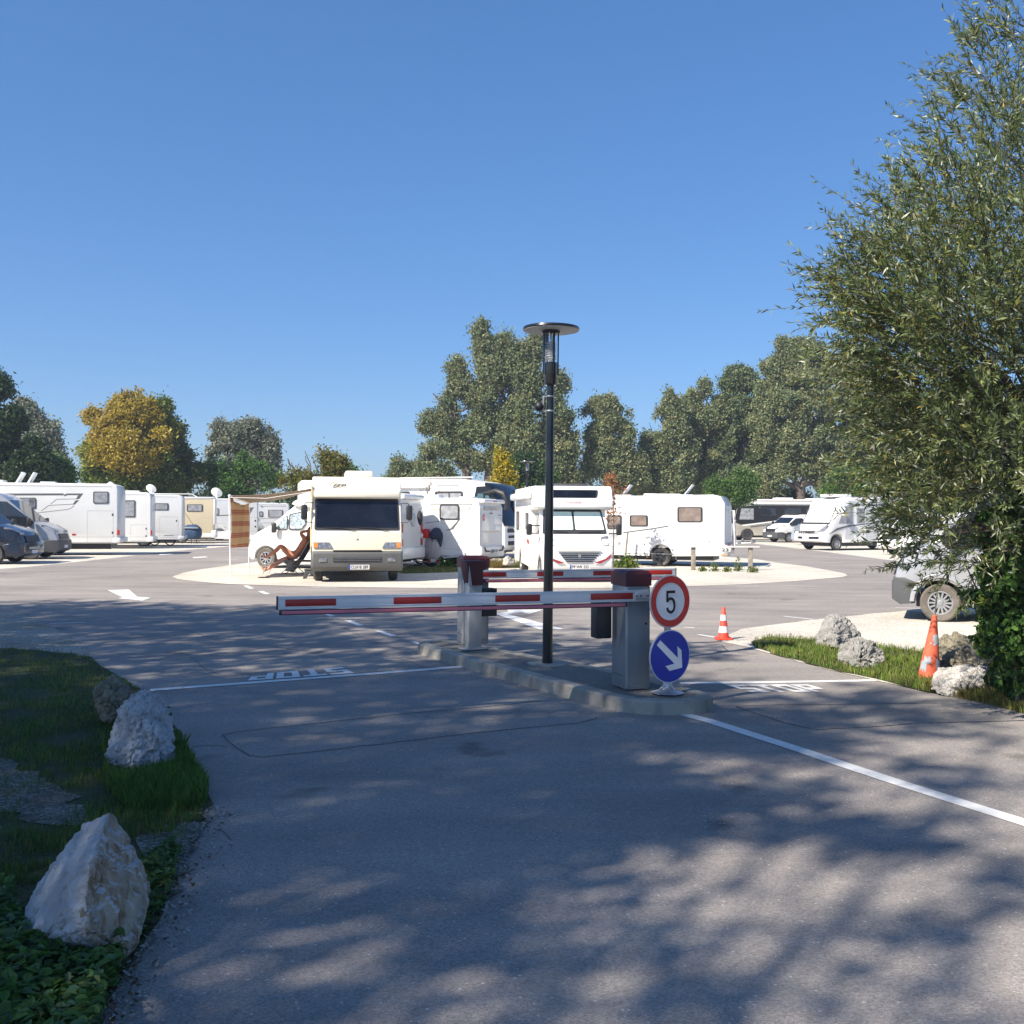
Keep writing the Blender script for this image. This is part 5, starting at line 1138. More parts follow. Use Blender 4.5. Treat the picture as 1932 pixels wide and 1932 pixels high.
roofbox(v, -4.2, 0, 3.12, 1.3, 1.0, .14); roofbox(v, -6.5, 0, 3.12, .9, .8, .10)
# ---- q: white van, r: silver blue van
v = van('white panel van with grey bumper and roof box in front of the black liner', 'van', R(202), 1.9, 1.95, 5.0, (1455, 1023), (-.1, 0), M['white'], 'greyplastic', hood=.95, bon=1.12, scr=1.6, rim='rim', wr=.34, wt=.14)
v.plate(('X', .035), 0, 0, 0, 0, '', L=[Vector((.035, -.26, .50)), Vector((.035, .26, .50)), Vector((.035, .26, .39)), Vector((.035, -.26, .39))])
v.box('roof_rack', (-2.6, 0, 2.02), (1.7, 1.3, .10), M['blackplastic'], .03)
v = van('silver blue camper van squeezed behind the white integrated motorhome', 'camper van', R(197), 2.05, 2.5, 5.9, (1508, 1028), (0, .0), M['silverblue'], 'silverblue', hood=.85, bon=1.2, scr=1.95)
v.plate(('X', .035), 0, 0, 0, 0, '', L=[Vector((.035, -.26, .50)), Vector((.035, .26, .50)), Vector((.035, .26, .39)), Vector((.035, -.26, .39))])
v.box('cab_hood', (-2.3, 0, 2.5), (1.3, 1.4, .16), M['white'], .06)
# ---- s: white integrated motorhome at the right
v = Veh('motorhome', 'white integrated motorhome with curved grey swoosh, framed by willow twigs on the right', 'motorhome', R(206), 2.3, (1577, 1038.5), (-.95, 1.02), 'vehicles parked in the lot')
v.L = 7.4; W = 2.3
v.shell('body', [(-.12, .42), (.02, .5), (.02, .85), (-.06, 1.02), (-.50, 1.40), (-1.02, 2.28), (-1.15, 2.55), (-1.45, 2.75), (-1.8, 2.82), (-7.1, 2.84), (-7.35, 2.7), (-7.4, 2.4), (-7.4, .45)]+arch(-5.6, .42, .42)+arch(-.95, .44, .42), W, M['white'], bev=.13, seg=4)
under(v, -7, -.5, 1.9)
for s_ in (1, -1): v.wheel(-.95, s_, .34, spokes=12); v.wheel(-5.6, s_, .34)
wa, wb = (-.50, 1.40), (-1.02, 2.28); n_ = v.plane(('F', wa, wb))[1]
lp_ = lambda t, y: Vector((wa[0]+(wb[0]-wa[0])*t, y, wa[1]+(wb[1]-wa[1])*t))
ws = MB().prism(rounded([lp_(-.06, -1.06), lp_(-.06, 1.04), lp_(1.0, 1.0), lp_(1.0, -1.03)], .06), n_*.014).build('windscreen', M['rubber'], v.root, smooth=False)
MB().prism([p+n_*.014 for p in rounded([lp_(.08, -1.0), lp_(.08, .98), lp_(.96, .94), lp_(.96, -.97)], .05)], n_*.004).build('pleated_blind', M['plate'], ws, smooth=False)
y = W/2
v.panel('side_window', 'L', [(-1.0, y, 1.42), (-1.42, y, 2.3), (-2.0, y, 2.33), (-2.0, y, 1.42)], M['paneg'], px=False, th=.012, r=.04)
v.panel('door_seam', 'L', [(-4.0, y, .58), (-4.0, y, 1.1), (-4.02, y, 1.1), (-4.02, y, .58)], M['seam'], px=False, th=.006)
details(v, 1, 7.4, 2.84, .45, hatches=((-3.3, .55, .6, .45), (-6.3, .6, .6, .5)), vents=(), front=-3.0)
v.panel('upper_wall', 'L', [(-1.5, y, 1.2), (-1.7, y, 2.62), (-7.3, y, 2.62), (-7.3, y, .6), (-1.45, y, .6)], M['greywhite'], px=False, th=.004)
dr = v.panel('entrance_door', 'L', [(-2.15, y, .55), (-2.15, y, 2.4), (-2.95, y, 2.4), (-2.95, y, .55)], M['white2'], px=False, th=.016, r=.06)
MB().prism([(-2.28, y+.016, 1.45), (-2.28, y+.016, 2.25), (-2.82, y+.016, 2.25), (-2.82, y+.016, 1.45)], (0, .008, 0)).build('door_window', M['paneg'], dr, smooth=False)
v.panel('window', 'L', [(-3.75, y, 1.72), (-3.75, y, 2.32), (-4.8, y, 2.32), (-4.8, y, 1.72)], M['paned'], px=False, th=.02, r=.06); v.panel('window', 'L', [(-5.6, y, 1.8), (-5.6, y, 2.3), (-6.4, y, 2.3), (-6.4, y, 1.8)], M['paned'], px=False, th=.02, r=.06)
L_ = [(-.35, .86), (-.9, 1.12), (-1.6, 1.28), (-3.0, 1.42), (-5.0, 1.6)]
mb = MB(); k = len(L_); tk = [.03, .12, .08, .05, .03]
mb.add([(x, y+.019, z+t/2) for (x, z), t in zip(L_, tk)]+[(x, y+.019, z-t/2) for (x, z), t in zip(L_, tk)], [(i, i+1, k+i+1, k+i) for i in range(k-1)]); mb.build('stripe', M['stripe'], v.root, smooth=False)
mb = MB(); L_ = [(-1.35, 2.28), (-1.8, 2.40), (-7.0, 2.52)]; tk = [.02, .05, .05]; k = 3
mb.add([(x, y+.019, z+t/2) for (x, z), t in zip(L_, tk)]+[(x, y+.019, z-t/2) for (x, z), t in zip(L_, tk)], [(i, i+1, k+i+1, k+i) for i in range(k-1)]); mb.build('stripe', M['stripe'], v.root, smooth=False)
MB().prism(rounded([Vector((.0, -.82, .86)), Vector((.0, .78, .86)), Vector((-.04, .72, 1.04)), Vector((-.04, -.78, 1.04))], .08), (.03, 0, .01)).build('grille', M['stripegrey'], v.root, smooth=False)
text_quad('lettering', 'HYMER', (.035, -.72, .89), (.035, .50, .89), (.0, .50, 1.02), (.0, -.72, 1.02), M['ink'], v.root, bold=.02, shear=.2, th=.02)
for s_ in (1, -1): MB().prism(rounded([Vector((-.02, s_*.70, .98)), Vector((-.04, s_*1.08, .99)), Vector((-.38, s_*1.12, 1.38)), Vector((-.28, s_*.95, 1.28))], .04), (.03, s_*.02, .03)).build('headlight', M['lamp'], v.root)
MB().prism([(.02, -.75, .60), (.02, .75, .60), (.02, .85, .72), (.02, -.85, .72)], (.02, 0, 0)).build('lower_grille', M['ink'], v.root)
v.plate(('X', .04), 0, 0, 0, 0, '', L=[Vector((.045, -.45, .72)), Vector((.045, .07, .72)), Vector((.045, .07, .60)), Vector((.045, -.45, .60))])
MB().box((-1.15, y+.22, 2.05), (.16, .2, .42)).build('mirror', M['white'], v.root, bevel=.05)
roofbox(v, -1.9, 0, 2.84, 1.3, 1.0, .16); roofbox(v, -3.7, 0, 2.84, 1.6, .9, .06, 'greyplastic', 'solar_panel'); roofbox(v, -5.2, 0, 2.84, 1.1, .9, .16)
# ---- t: white van behind the willow, u: silver van near right
v = van('white van half hidden behind the willow twigs, right of the integrated motorhome', 'van', R(203), 1.95, 2.0, 5.2, (1682, 1047), (-.05, .0), M['white'], 'white', hood=.95, bon=1.15, scr=1.6, rim='darkrim')
v.plate(('X', .035), 0, 0, 0, 0, '', L=[Vector((.035, -.26, .50)), Vector((.035, .26, .50)), Vector((.035, .26, .39)), Vector((.035, -.26, .39))])
v = van('near silver van with dusty front tyre, mostly hidden by the willow at the right', 'van', R(157), 2.0, 2.55, 6.0, (1774, 1174.5), (-.72, 1.0), M['silver'], 'greyplastic', hood=.72, bon=1.18, scr=1.75, rim='steel', tyre='dustytyre', wr=.315, wx=-.72, spokes=14)
a0 = [(-.72+.47*math.cos(R(t)), .33+.47*math.sin(R(t))) for t in range(0, 181, 15)]; a1 = [(-.72+.40*math.cos(R(t)), .33+.40*math.sin(R(t))) for t in range(180, -1, -15)]
MB().prism([(x, 1.0, z) for x, z in a0+a1], (0, .03, 0)).build('wheel_arch_trim', M['silver'], v.root, bevel=.008)
# ============================================================ CAMP THINGS NEAR THE CREAM MOTORHOME
lo = P(543, 1083, .016)
# reclining chair, local x towards the feet (picture left), y away
ang = R(174)
lc = empty('sun_lounger', (lo.x-.06, lo.y+.15, .016), ang); tag(lc, 'folding camp recliner with grey blue striped towel under the sunbather', 'camp chair')
fm = MB()
for y in (-.27, .27):
    fm.tube([(-.75, y, .98), (-.42, y, .42), (.05, y, .36), (.10, y, .36)], .014, 6); fm.tube([(-.45, y, .0), (.05, y, .40)], .012, 6); fm.tube([(.10, y, .0), (-.40, y, .46)], .012, 6); fm.tube([(-.1, y, .36), (.50, y, .30), (.62, y, .0)], .012, 6)
fm.tube([(-.45, -.27, .01), (-.45, .27, .01)], .012, 6).tube([(.10, -.27, .01), (.10, .27, .01)], .012, 6)
fm.build('frame', M['steel'], lc)
fb = MB(); pf = [(-.75, 1.0), (-.6, .72), (-.42, .43), (-.2, .37), (.08, .36)]
fb.add([(x, -.26, z) for x, z in pf]+[(x, .26, z) for x, z in pf], [(i, i+1, 5+i+1, 5+i) for i in range(4)]); f_ = fb.build('seat_cloth', M['bluecloth'], lc); f_.modifiers.new('t', 'SOLIDIFY').thickness = .01
tw = MB(); pts = [(-.40, -.28, .46), (.05, -.28, .385), (.05, -.31, .385), (.13, -.32, .12), (-.12, -.33, .08), (-.36, -.31, .25)]
tw.add([(-.40, .2, .455), (.06, .2, .385), (.06, -.28, .39), (.16, -.33, .06), (-.10, -.34, .02), (-.40, -.30, .42)], [(0, 1, 2, 5), (2, 3, 4, 5)])
t_ = tw.build('striped_towel', M['greycloth'], lc); t_.modifiers.new('t', 'SOLIDIFY').thickness = .008
# person: skinned skeleton, local frame as the recliner
def skinned(name, verts, edges, radii, root, mt, parent, sub=2):
    me = bpy.data.meshes.new(name); me.from_pydata(verts, edges, []); o = bpy.data.objects.new(name, me); col.objects.link(o)
    sk = o.modifiers.new('s', 'SKIN'); sk.use_smooth_shade = True
    for i, r in enumerate(radii):
        me.skin_vertices[0].data[i].radius = r if isinstance(r, tuple) else (r, r)
        me.skin_vertices[0].data[i].use_root = (i == root)
    s2 = o.modifiers.new('u', 'SUBSURF'); s2.levels = sub; s2.render_levels = sub
    bpy.context.view_layer.update(); dg = bpy.context.evaluated_depsgraph_get()
    m2 = bpy.data.meshes.new_from_object(o.evaluated_get(dg)); bpy.data.objects.remove(o)
    m2.name = name; m2.polygons.foreach_set('use_smooth', [True]*len(m2.polygons)); m2.materials.clear(); m2.materials.append(mt)
    q = bpy.data.objects.new(name, m2); col.objects.link(q); q.parent = parent; return q
pr = empty('person', (lo.x-.10, lo.y+.15, .03), ang); tag(pr, 'tanned sunbather leaning back in the recliner, one knee drawn up and hands behind the head', 'person')
V_, E_, Rr = [], [], []
def jn(p, r, par=None):
    V_.append(p); Rr.append(tuple(x*1.16 for x in r) if isinstance(r, tuple) else r*1.22)
    if par is not None: E_.append((par, len(V_)-1))
    return len(V_)-1
pel = jn((-.28, 0, .50), (.15, .12)); bel = jn((-.40, 0, .63), (.145, .11), pel); ch = jn((-.55, 0, .84), (.165, .12), bel); sh = jn((-.64, 0, .98), (.13, .09), ch)
nk = jn((-.69, 0, 1.07), .055, sh); h1 = jn((-.71, 0, 1.14), (.075, .085), nk); h2 = jn((-.73, 0, 1.24), (.08, .095), h1); h3 = jn((-.74, 0, 1.31), (.055, .06), h2)
for s_ in (-1, 1):
    s1 = jn((-.64, s_*.17, .98), .062, sh); el = jn((-.56, s_*.40, 1.18), .042, s1); wr = jn((-.74, s_*.20, 1.25), .030, el)
    hd_ = jn((-.80, s_*.12, 1.26), .034, wr)
    for k in range(4): a_ = jn((-.83, s_*(.085-.01*k), 1.29-.022*k), .010, hd_); jn((-.845, s_*(.04-.01*k), 1.30-.022*k), .009, a_)
    a_ = jn((-.78, s_*.08, 1.22), .011, hd_); jn((-.79, s_*.05, 1.20), .009, a_)
# leg nearest: stretched down, other: knee up, foot resting
hp = jn((-.22, -.10, .47), .095, pel); kn = jn((.18, -.12, .36), .062, hp); cf = jn((.36, -.12, .24), .056, kn); an = jn((.62, -.12, .09), .036, cf); fo = jn((.68, -.12, .05), .036, an); to = jn((.74, -.13, .15), (.040, .022), fo); jn((.76, -.13, .20), (.035, .014), to)
hp = jn((-.20, .10, .50), .095, pel); kn = jn((.10, .13, .80), .064, hp); cf = jn((.24, .13, .66), .055, kn); an = jn((.52, .12, .47), .036, cf); fo = jn((.58, .12, .45), .036, an); to = jn((.62, .12, .54), (.040, .022), fo); jn((.635, .12, .60), (.034, .014), to)
skinned('body', V_, E_, Rr, pel, M['skin'], pr)
MB().lathe([(.02, -.10), (.075, -.07), (.10, 0), (.088, .06), (.04, .10), (.0, .108)], 18, c=(-.755, 0, 1.26), squash=(1, 1, 1)).build('hair', M['hair'], pr)
V_, E_, Rr = [], [], []
a_ = jn((-.34, 0, .56), (.158, .13)); b_ = jn((-.26, 0, .49), (.165, .13), a_)
for s_, e_ in ((-1, (-.08, -.11, .44)), (1, (-.10, .11, .58))): jn(e_, .108, b_)
skinned('swim_shorts', V_, E_, Rr, 1, M['darkcloth'], pr, 1)
fc = MB().lathe([(.0, -.03), (.012, -.02), (.014, 0), (.0, .02)], 10, c=(-.625, 0, 1.20)).box((-.635, .032, 1.235), (.01, .022, .008)).box((-.635, -.032, 1.235), (.01, .022, .008)).box((-.632, 0, 1.155), (.01, .04, .007))
fc.build('face_features', M['skin'], pr, smooth=False)
# sandals
sd_ = P(500, 1090, .016); so = empty('sandals', (sd_.x, sd_.y, .016), R(170)); tag(so, 'dark pair of sandals on the gravel below the sunbather feet', 'shoes')
for y in (0, .14): MB().prism(rounded([(-.13, y-.045, .0), (.13, y-.045, 0), (.13, y+.045, 0), (-.13, y+.045, 0)], .04), (0, 0, .025)).build('sole', M['blackplastic'], so)
# step stool
st_ = P(584, 1092.5, .016); so = empty('step_stool', (st_.x, st_.y+.12, .016), 0); tag(so, 'grey plastic folding step standing below the open side door', 'step stool')
k = MB().prism([(-.18, -.13, 0), (-.13, -.13, .24), (.13, -.13, .24), (.18, -.13, 0), (.12, -.13, 0), (.085, -.13, .12), (.04, -.13, .16), (-.04, -.13, .16), (-.085, -.13, .12), (-.12, -.13, 0)], (0, .03, 0))
k.build('leg_panel', M['greyplastic'], so, bevel=.005)
k = MB().prism([(-.18, .13, 0), (-.13, .13, .24), (.13, .13, .24), (.18, .13, 0), (.12, .13, 0), (.085, .13, .12), (.04, .13, .16), (-.04, .13, .16), (-.085, .13, .12), (-.12, .13, 0)], (0, -.03, 0))
k.build('leg_panel', M['greyplastic'], so, bevel=.005); MB().box((0, 0, .252), (.30, .30, .025)).build('step_board', M['greyplastic'], so, bevel=.008)
# low table with feet left of the recliner
# covered scooter behind the white camper
sc = P(809, 1069.5, .016); so = empty('covered_scooter', (sc.x, sc.y, .016), R(-12)); tag(so, 'two-wheeler carrier heaped with white sheets, red cushion and grey covers', 'covered scooter')
def drape(name, pts, mt, par, seed, amp=.02, sub=2):
    """cloth hull over a set of points, wrinkled"""
    bm = bmesh.new(); [bm.verts.new(p) for p in pts]
    bmesh.ops.convex_hull(bm, input=bm.verts); bmesh.ops.delete(bm, geom=[q for q in bm.verts if not q.link_faces], context='VERTS')
    bmesh.ops.triangulate(bm, faces=bm.faces); bmesh.ops.subdivide_edges(bm, edges=bm.edges, cuts=3, use_grid_fill=True, smooth=.25)
    for q in bm.verts:
        nn = noise.noise_vector(Vector((q.co.x*9+seed, q.co.y*9, q.co.z*3))); q.co += nn*amp
    me = bpy.data.meshes.new(name); bm.to_mesh(me); bm.free(); me.polygons.foreach_set('use_smooth', [True]*len(me.polygons)); me.materials.append(mt)
    o = bpy.data.objects.new(name, me); col.objects.link(o); o.parent = par; return o
def bxp(x0, x1, y0, y1, z0, z1, tx=.0): return [(x0, y0, z0), (x1, y0, z0), (x0, y1, z0), (x1, y1, z0), (x0+tx, y0+.03, z1), (x1-tx, y0+.03, z1), (x0+tx, y1, z1), (x1-tx, y1, z1)]
drape('white_sheet', bxp(-.46, -.16, -.12, .25, .30, .72, .02)+bxp(-.40, -.10, -.10, .2, .7, 1.30, .08), M['white_cloth'], so, 1, .045)
drape('red_cushion', bxp(-.22, .02, -.14, .15, .98, 1.24, .04), M['redcloth'], so, 2, .02)
drape('grey_cover', bxp(-.16, .10, -.10, .25, .30, 1.0, .02), M['greycloth'], so, 3, .04)
drape('grey_cover', bxp(.05, .40, -.08, .25, .22, .95, .10), mat('pale_grey_cloth', (.50, .47, .46), .9, bump=.3), so, 6, .045)
drape('dark_blanket', bxp(.08, .46, -.16, .2, .98, 1.27, .09), M['bluecloth'], so, 4, .03)
drape('dark_blanket', [(.34, -.1, 1.2), (.46, -.1, 1.15), (.36, .1, 1.2), (.45, .1, 1.15), (.40, -.05, .66), (.43, .02, .66)], M['bluecloth'], so, 5, .02)
w_ = MB().lathe([(.17, -.04), (.22, -.045), (.24, 0), (.22, .045), (.17, .04)], 20, axis='Y', c=(-.30, .05, .30), cap=False); w_.build('wheel', M['tyre'], so)
mb = MB().tube([(-.62, -.02, .22), (.45, -.02, .12), (.48, .2, .12)], .022, 6).tube([(.30, -.02, .12), (.30, -.02, .0)], .015, 5).tube([(-.5, 0, .2), (-.56, 0, .0)], .012, 5).tube([(-.22, 0, .16), (-.14, 0, .0)], .012, 5)
mb.build('carrier_rail', M['steel'], so)
for x in (.02, .36): MB().lathe([(.001, 0), (.045, 0), (.05, .02), (.001, .02)], 12, axis='Y', c=(x, -.12, .20)).build('tail_lamp', M['redlamp'], so)
MB().prism([(.10, -.13, .17), (.26, -.13, .17), (.26, -.13, .27), (.10, -.13, .27)], (0, .01, 0)).build('number_plate', M['plate'], so)
# laundry on hangers on the rear wall of the white camper
LY = 32.0
def laundry(vx0, vx1, vy0, vy1, mt, label):
    a_, b_ = Q(vx0, vy0, LY), Q(vx1, vy1, LY); o = empty('hanging_garment', ((a_.x+b_.x)/2, LY, 0)); tag(o, label, 'garment', 'clothes on hangers at the camper rear')
    wd = (b_.x-a_.x)/2; z1, z0 = a_.z, b_.z
    drape('garment_cloth', [(-wd*.35, 0, z1), (wd*.35, 0, z1), (-wd, 0, z1-.12), (wd, 0, z1-.12), (-wd*.8, .05, z0+.1), (wd*.8, .05, z0), (wd*.1, -.03, z0-.05), (0, .06, z1-.1)], mt, o, 3, .015)
    MB().tube([(0, .0, z1-.03), (0, 0, z1+.05), (.03, .0, z1+.08), (.05, 0, z1+.04)], .006, 5).tube([(-wd*.8, 0, z1-.09), (0, 0, z1-.02), (wd*.8, 0, z1-.09)], .006, 5).build('hanger', M['blackplastic'], o); return o
laundry(787, 797, 963.5, 989, M['darkcloth'], 'black swimming costume drying on a hanger behind the white camper')
laundry(772, 784, 964, 992, M['greywhite'], 'pale shirt on a hanger left of the black swimming costume')
# bag and bicycle at the left row
bq = P(358, 1026); so = empty('covered_barrow', (bq.x, bq.y, .01), 0); tag(so, 'rounded dark blue cover on a small frame between the beige motorhome and its neighbour', 'covered cart')
drape('blue_cover', [(-.55, 0, .35), (.45, 0, .3), (-.62, .3, .8), (.62, .3, .85), (-.5, 0, .9), (.5, 0, 1.0), (-.2, .2, 1.12), (.3, .2, 1.15), (-.4, .6, .4), (.5, .6, .4)], M['bluebag'], so, 1, .04)
MB().tube([(-.5, .1, 0), (-.4, .1, .4)], .02, 5).tube([(.4, .1, 0), (.3, .1, .4)], .02, 5).tube([(0, .3, 0), (0, .3, .4)], .02, 5).tube([(-.6, .1, .1), (.6, .1, .12)], .015, 5).build('frame', M['blackplastic'], so)
MB().tube([(-.45, .1, .9), (-.42, .1, 2.0)], .02, 5).tube([(-.42, .1, 1.95), (.25, .1, 1.0)], .012, 4).build('parasol_pole', M['blackplastic'], so)
MB().box((.02, -.03, .93), (1.0, .3, .03)).build('tray', M['greywhite'], so, bevel=.01)
bq = P(302, 1030); so = empty('folded_bicycle', (bq.x, bq.y, .01), 0); tag(so, 'dark folded bicycle leaning at the white motorhome corner in the left row', 'bicycle')
for x in (-.3, .55): MB().tube([(x+.30*math.cos(R(a)), 0, .34+.30*math.sin(R(a))) for a in range(0, 361, 20)], .03, 6, cap=False).build('wheel', M['tyre'], so)
MB().tube([(-.3, 0, .34), (-.1, 0, .8), (.4, 0, .75), (.55, 0, .34)], .03, 6).tube([(-.1, 0, .8), (.1, 0, .3), (.4, 0, .75)], .03, 6).tube([(.1, 0, .3), (-.3, 0, .34)], .025, 6).build('frame', M['blackplastic'], so)
MB().tube([(-.28, 0, .5), (-.42, 0, 1.45)], .03, 6).tube([(-.42, -.2, 1.3), (-.42, .25, 1.45)], .025, 6).tube([(-.44, 0, 1.1), (-.15, 0, 1.0)], .03, 6).build('handlebar', M['blackplastic'], so)
MB().box((.02, 0, .62), (.4, .16, .22)).build('saddle_bag', M['bluebag'], so, bevel=.05)

# rail with bay number
ra, rb2 = P(1308, 1076.5), P(1415.5, 1077)
rl = empty('bay_rail', ((ra.x+rb2.x)/2, ra.y, .016), 0); tag(rl, 'wooden rail on two posts carrying the bay number 23', 'rail')
hw = (rb2.x-ra.x)/2
for s_ in (-1, 1): MB().box((s_*hw, 0, .36), (.13, .13, .74)).build('post', M['wood'], rl, bevel=.008)
MB().box((0.0, -.02, .755), (hw*2+.55, .20, .045)).build('top_rail', mat('bleached_wood', (.62, .60, .56), .8, var=.1), rl, bevel=.006)
pl_ = MB().box((hw*.08, -.128, .66), (.36, .012, .13)).build('number_board', M['plate'], rl, bevel=.002)
text_quad('number_lettering', '23', (hw*.08-.11, -.135, .61), (hw*.08+.11, -.135, .61), (hw*.08+.11, -.135, .71), (hw*.08-.11, -.135, .71), M['ink'], pl_, bold=.02)

# ============================================================ ROCKS
def rock(label, pts, mt, seed=1, mt2=None, amp=.03, ridge=.35, world=None, group=None, cuts=4, fscale=4.5):
    """convex block through measured points (vx, vy, depth) with a chipped, fractured surface"""
    ws = [Q(*p) for p in pts] if world is None else [Vector(p) for p in world]
    c = sum(ws, Vector())/len(ws); c.z = 0
    bm = bmesh.new(); [bm.verts.new(p-c) for p in ws]
    bmesh.ops.convex_hull(bm, input=bm.verts); bmesh.ops.delete(bm, geom=[q for q in bm.verts if not q.link_faces], context='VERTS')
    bmesh.ops.triangulate(bm, faces=bm.faces)
    bmesh.ops.bevel(bm, geom=list(bm.edges), offset=amp*.35, segments=1, affect='EDGES', clamp_overlap=True)
    bmesh.ops.triangulate(bm, faces=bm.faces)
    for it in range(cuts):
        thr = sorted([e.calc_length() for e in bm.edges])[int(len(bm.edges)*.25)]
        bmesh.ops.subdivide_edges(bm, edges=[e for e in bm.edges if e.calc_length() > thr], cuts=1); bmesh.ops.triangulate(bm, faces=bm.faces)
        if len(bm.verts) > 14000: break
    bm.normal_update()
    off = Vector((seed*7.3, seed*3.1, 0)); mv = []
    sc_ = fscale/ max(.35, max((p-c).length for p in ws))
    for q in bm.verts:
        p = q.co*sc_+off
        a = noise.fractal(p*.8, .9, 2.1, 5); cell = noise.voronoi(p*.9+Vector((a*.3, a*.3, 0)))[0]; e_ = cell[1]-cell[0]
        r_ = noise.fractal(p*3.5, .7, 2.2, 4); cid = math.sin(cell[0]*3.0)
        mv.append(q.normal*(a*amp*.45-max(0, .16-e_)/.16*amp*.55+r_*amp*.30))
    for q, d in zip(bm.verts, mv): q.co += d
    me = bpy.data.meshes.new('boulder'); bm.to_mesh(me); bm.free(); me.polygons.foreach_set('use_smooth', [True]*len(me.polygons)); me.set_sharp_from_angle(angle=R(28)); me.materials.append(mt)
    if mt2:
        me.materials.append(mt2)
        for f in me.polygons:
            if f.normal.dot(Vector((.80, -.60, 0)))+.12*noise.noise(f.center*9) > .70: f.material_index = 1
    o = bpy.data.objects.new('boulder', me); col.objects.link(o); o.location = c
    tag(o, label, 'boulder', group or 'boulders edging the drive'); return o
rock('large pointed pale boulder at lower left with brown stained right face, leaves at its foot',
     [(207, 1530, 4.02), (222, 1545, 4.1), (160, 1553, 4.12), (97, 1628, 4.12), (70, 1670, 4.2), (40, 1742, 3.98), (46, 1790, 3.9), (58, 1815, 3.88), (172, 1622, 3.74), (160, 1700, 3.68), (164, 1757, 3.66), (80, 1775, 3.74),
      (256, 1600, 4.1), (272, 1640, 4.12), (287, 1665, 4.12), (280, 1700, 4.08), (266, 1740, 4.0), (262, 1770, 3.95), (220, 1815, 3.8), (180, 1835, 3.8), (90, 1700, 4.5), (230, 1700, 4.55), (160, 1600, 4.45), (100, 1860, 3.95), (240, 1850, 4.1)], M['rock'], 3, mt2=M['rockstain'], amp=.020, fscale=6)
rock('tall whitish boulder behind the large pointed one, grass at its foot',
     [(262, 1300, 7.2), (300, 1306, 7.2), (232, 1325, 7.1), (216, 1365, 7.1), (206, 1410, 7.0), (197, 1435, 6.95), (205, 1470, 6.9), (316, 1325, 7.2), (326, 1370, 7.15), (331, 1410, 7.0), (331, 1455, 6.95), (300, 1475, 6.8), (250, 1478, 6.75),
      (262, 1345, 6.85), (245, 1420, 6.75), (300, 1400, 6.85), (290, 1350, 7.7), (230, 1400, 7.6), (320, 1440, 7.6), (270, 1480, 7.6)], M['rock'], 5, amp=.05, fscale=5)
rock('small brownish jagged boulder just behind the tall whitish one at the left',
     [(214, 1266, 8.3), (200, 1275, 8.3), (176, 1302, 8.2), (178, 1330, 8.1), (190, 1362, 8.0), (230, 1290, 8.3), (252, 1300, 8.3), (258, 1340, 8.2), (235, 1370, 8.0), (210, 1310, 7.95), (220, 1290, 8.8), (190, 1330, 8.7), (245, 1340, 8.7)], M['rockbrown'], 7, amp=.06, fscale=5)
rock('grey rounded boulder, back one of the pair on the right hand grass',
     [(1580, 1157, 13.7), (1563, 1160, 13.7), (1546, 1184, 13.6), (1538, 1205, 13.5), (1536, 1222, 13.4), (1600, 1165, 13.7), (1615, 1185, 13.6), (1626, 1205, 13.5), (1625, 1222, 13.4), (1575, 1200, 13.1), (1580, 1224, 13.0), (1585, 1170, 14.2), (1550, 1200, 14.2), (1610, 1205, 14.2)], M['rockgrey'], 11, amp=.06, fscale=4)
rock('grey craggy boulder, front one of the pair on the right hand grass',
     [(1598, 1203, 12.1), (1620, 1203, 12.1), (1590, 1215, 12.0), (1581, 1238, 11.9), (1582, 1250, 11.8), (1650, 1210, 12.1), (1664, 1228, 12.0), (1668, 1250, 11.8), (1650, 1262, 11.6), (1620, 1240, 11.5), (1630, 1264, 11.4), (1600, 1258, 11.5), (1620, 1215, 12.5), (1655, 1235, 12.5), (1590, 1240, 12.4)], M['rockgrey'], 13, amp=.07, fscale=5)
rock('white craggy boulder at the foot of the leafy climber, right of the faded cone',
     [(1768, 1262, 10.3), (1800, 1256, 10.4), (1835, 1262, 10.4), (1860, 1254, 10.4), (1878, 1270, 10.3), (1884, 1285, 10.2), (1756, 1280, 10.1), (1752, 1300, 9.9), (1775, 1312, 9.75), (1830, 1318, 9.7), (1870, 1308, 9.9), (1800, 1285, 9.75), (1840, 1280, 9.85), (1790, 1270, 10.8), (1860, 1280, 10.8), (1850, 1322, 9.8)], M['rockwhite'], 17, amp=.06, fscale=5)
rock('dark brown boulder half hidden by twigs behind the faded cone',
     [(1780, 1195, 11.6), (1810, 1190, 11.6), (1860, 1210, 11.6), (1760, 1215, 11.4), (1748, 1245, 11.2), (1870, 1250, 11.3), (1800, 1240, 10.95), (1850, 1262, 10.95), (1780, 1265, 10.95), (1800, 1210, 12.2), (1850, 1230, 12.2)], M['rockbrown'], 19, amp=.07)
rock('bright white stone among yellow grass between two white motorhomes',
     [(947, 1066, 32.2), (950, 1053, 32.3), (956, 1048, 32.3), (963, 1051, 32.3), (968, 1058, 32.3), (972, 1066, 32.2), (958, 1060, 31.9), (955, 1066, 31.8), (958, 1056, 32.8), (966, 1066, 32.7)], M['rockwhite'], 23, amp=.05, group='x') ['group'] = 'boulders edging the drive'

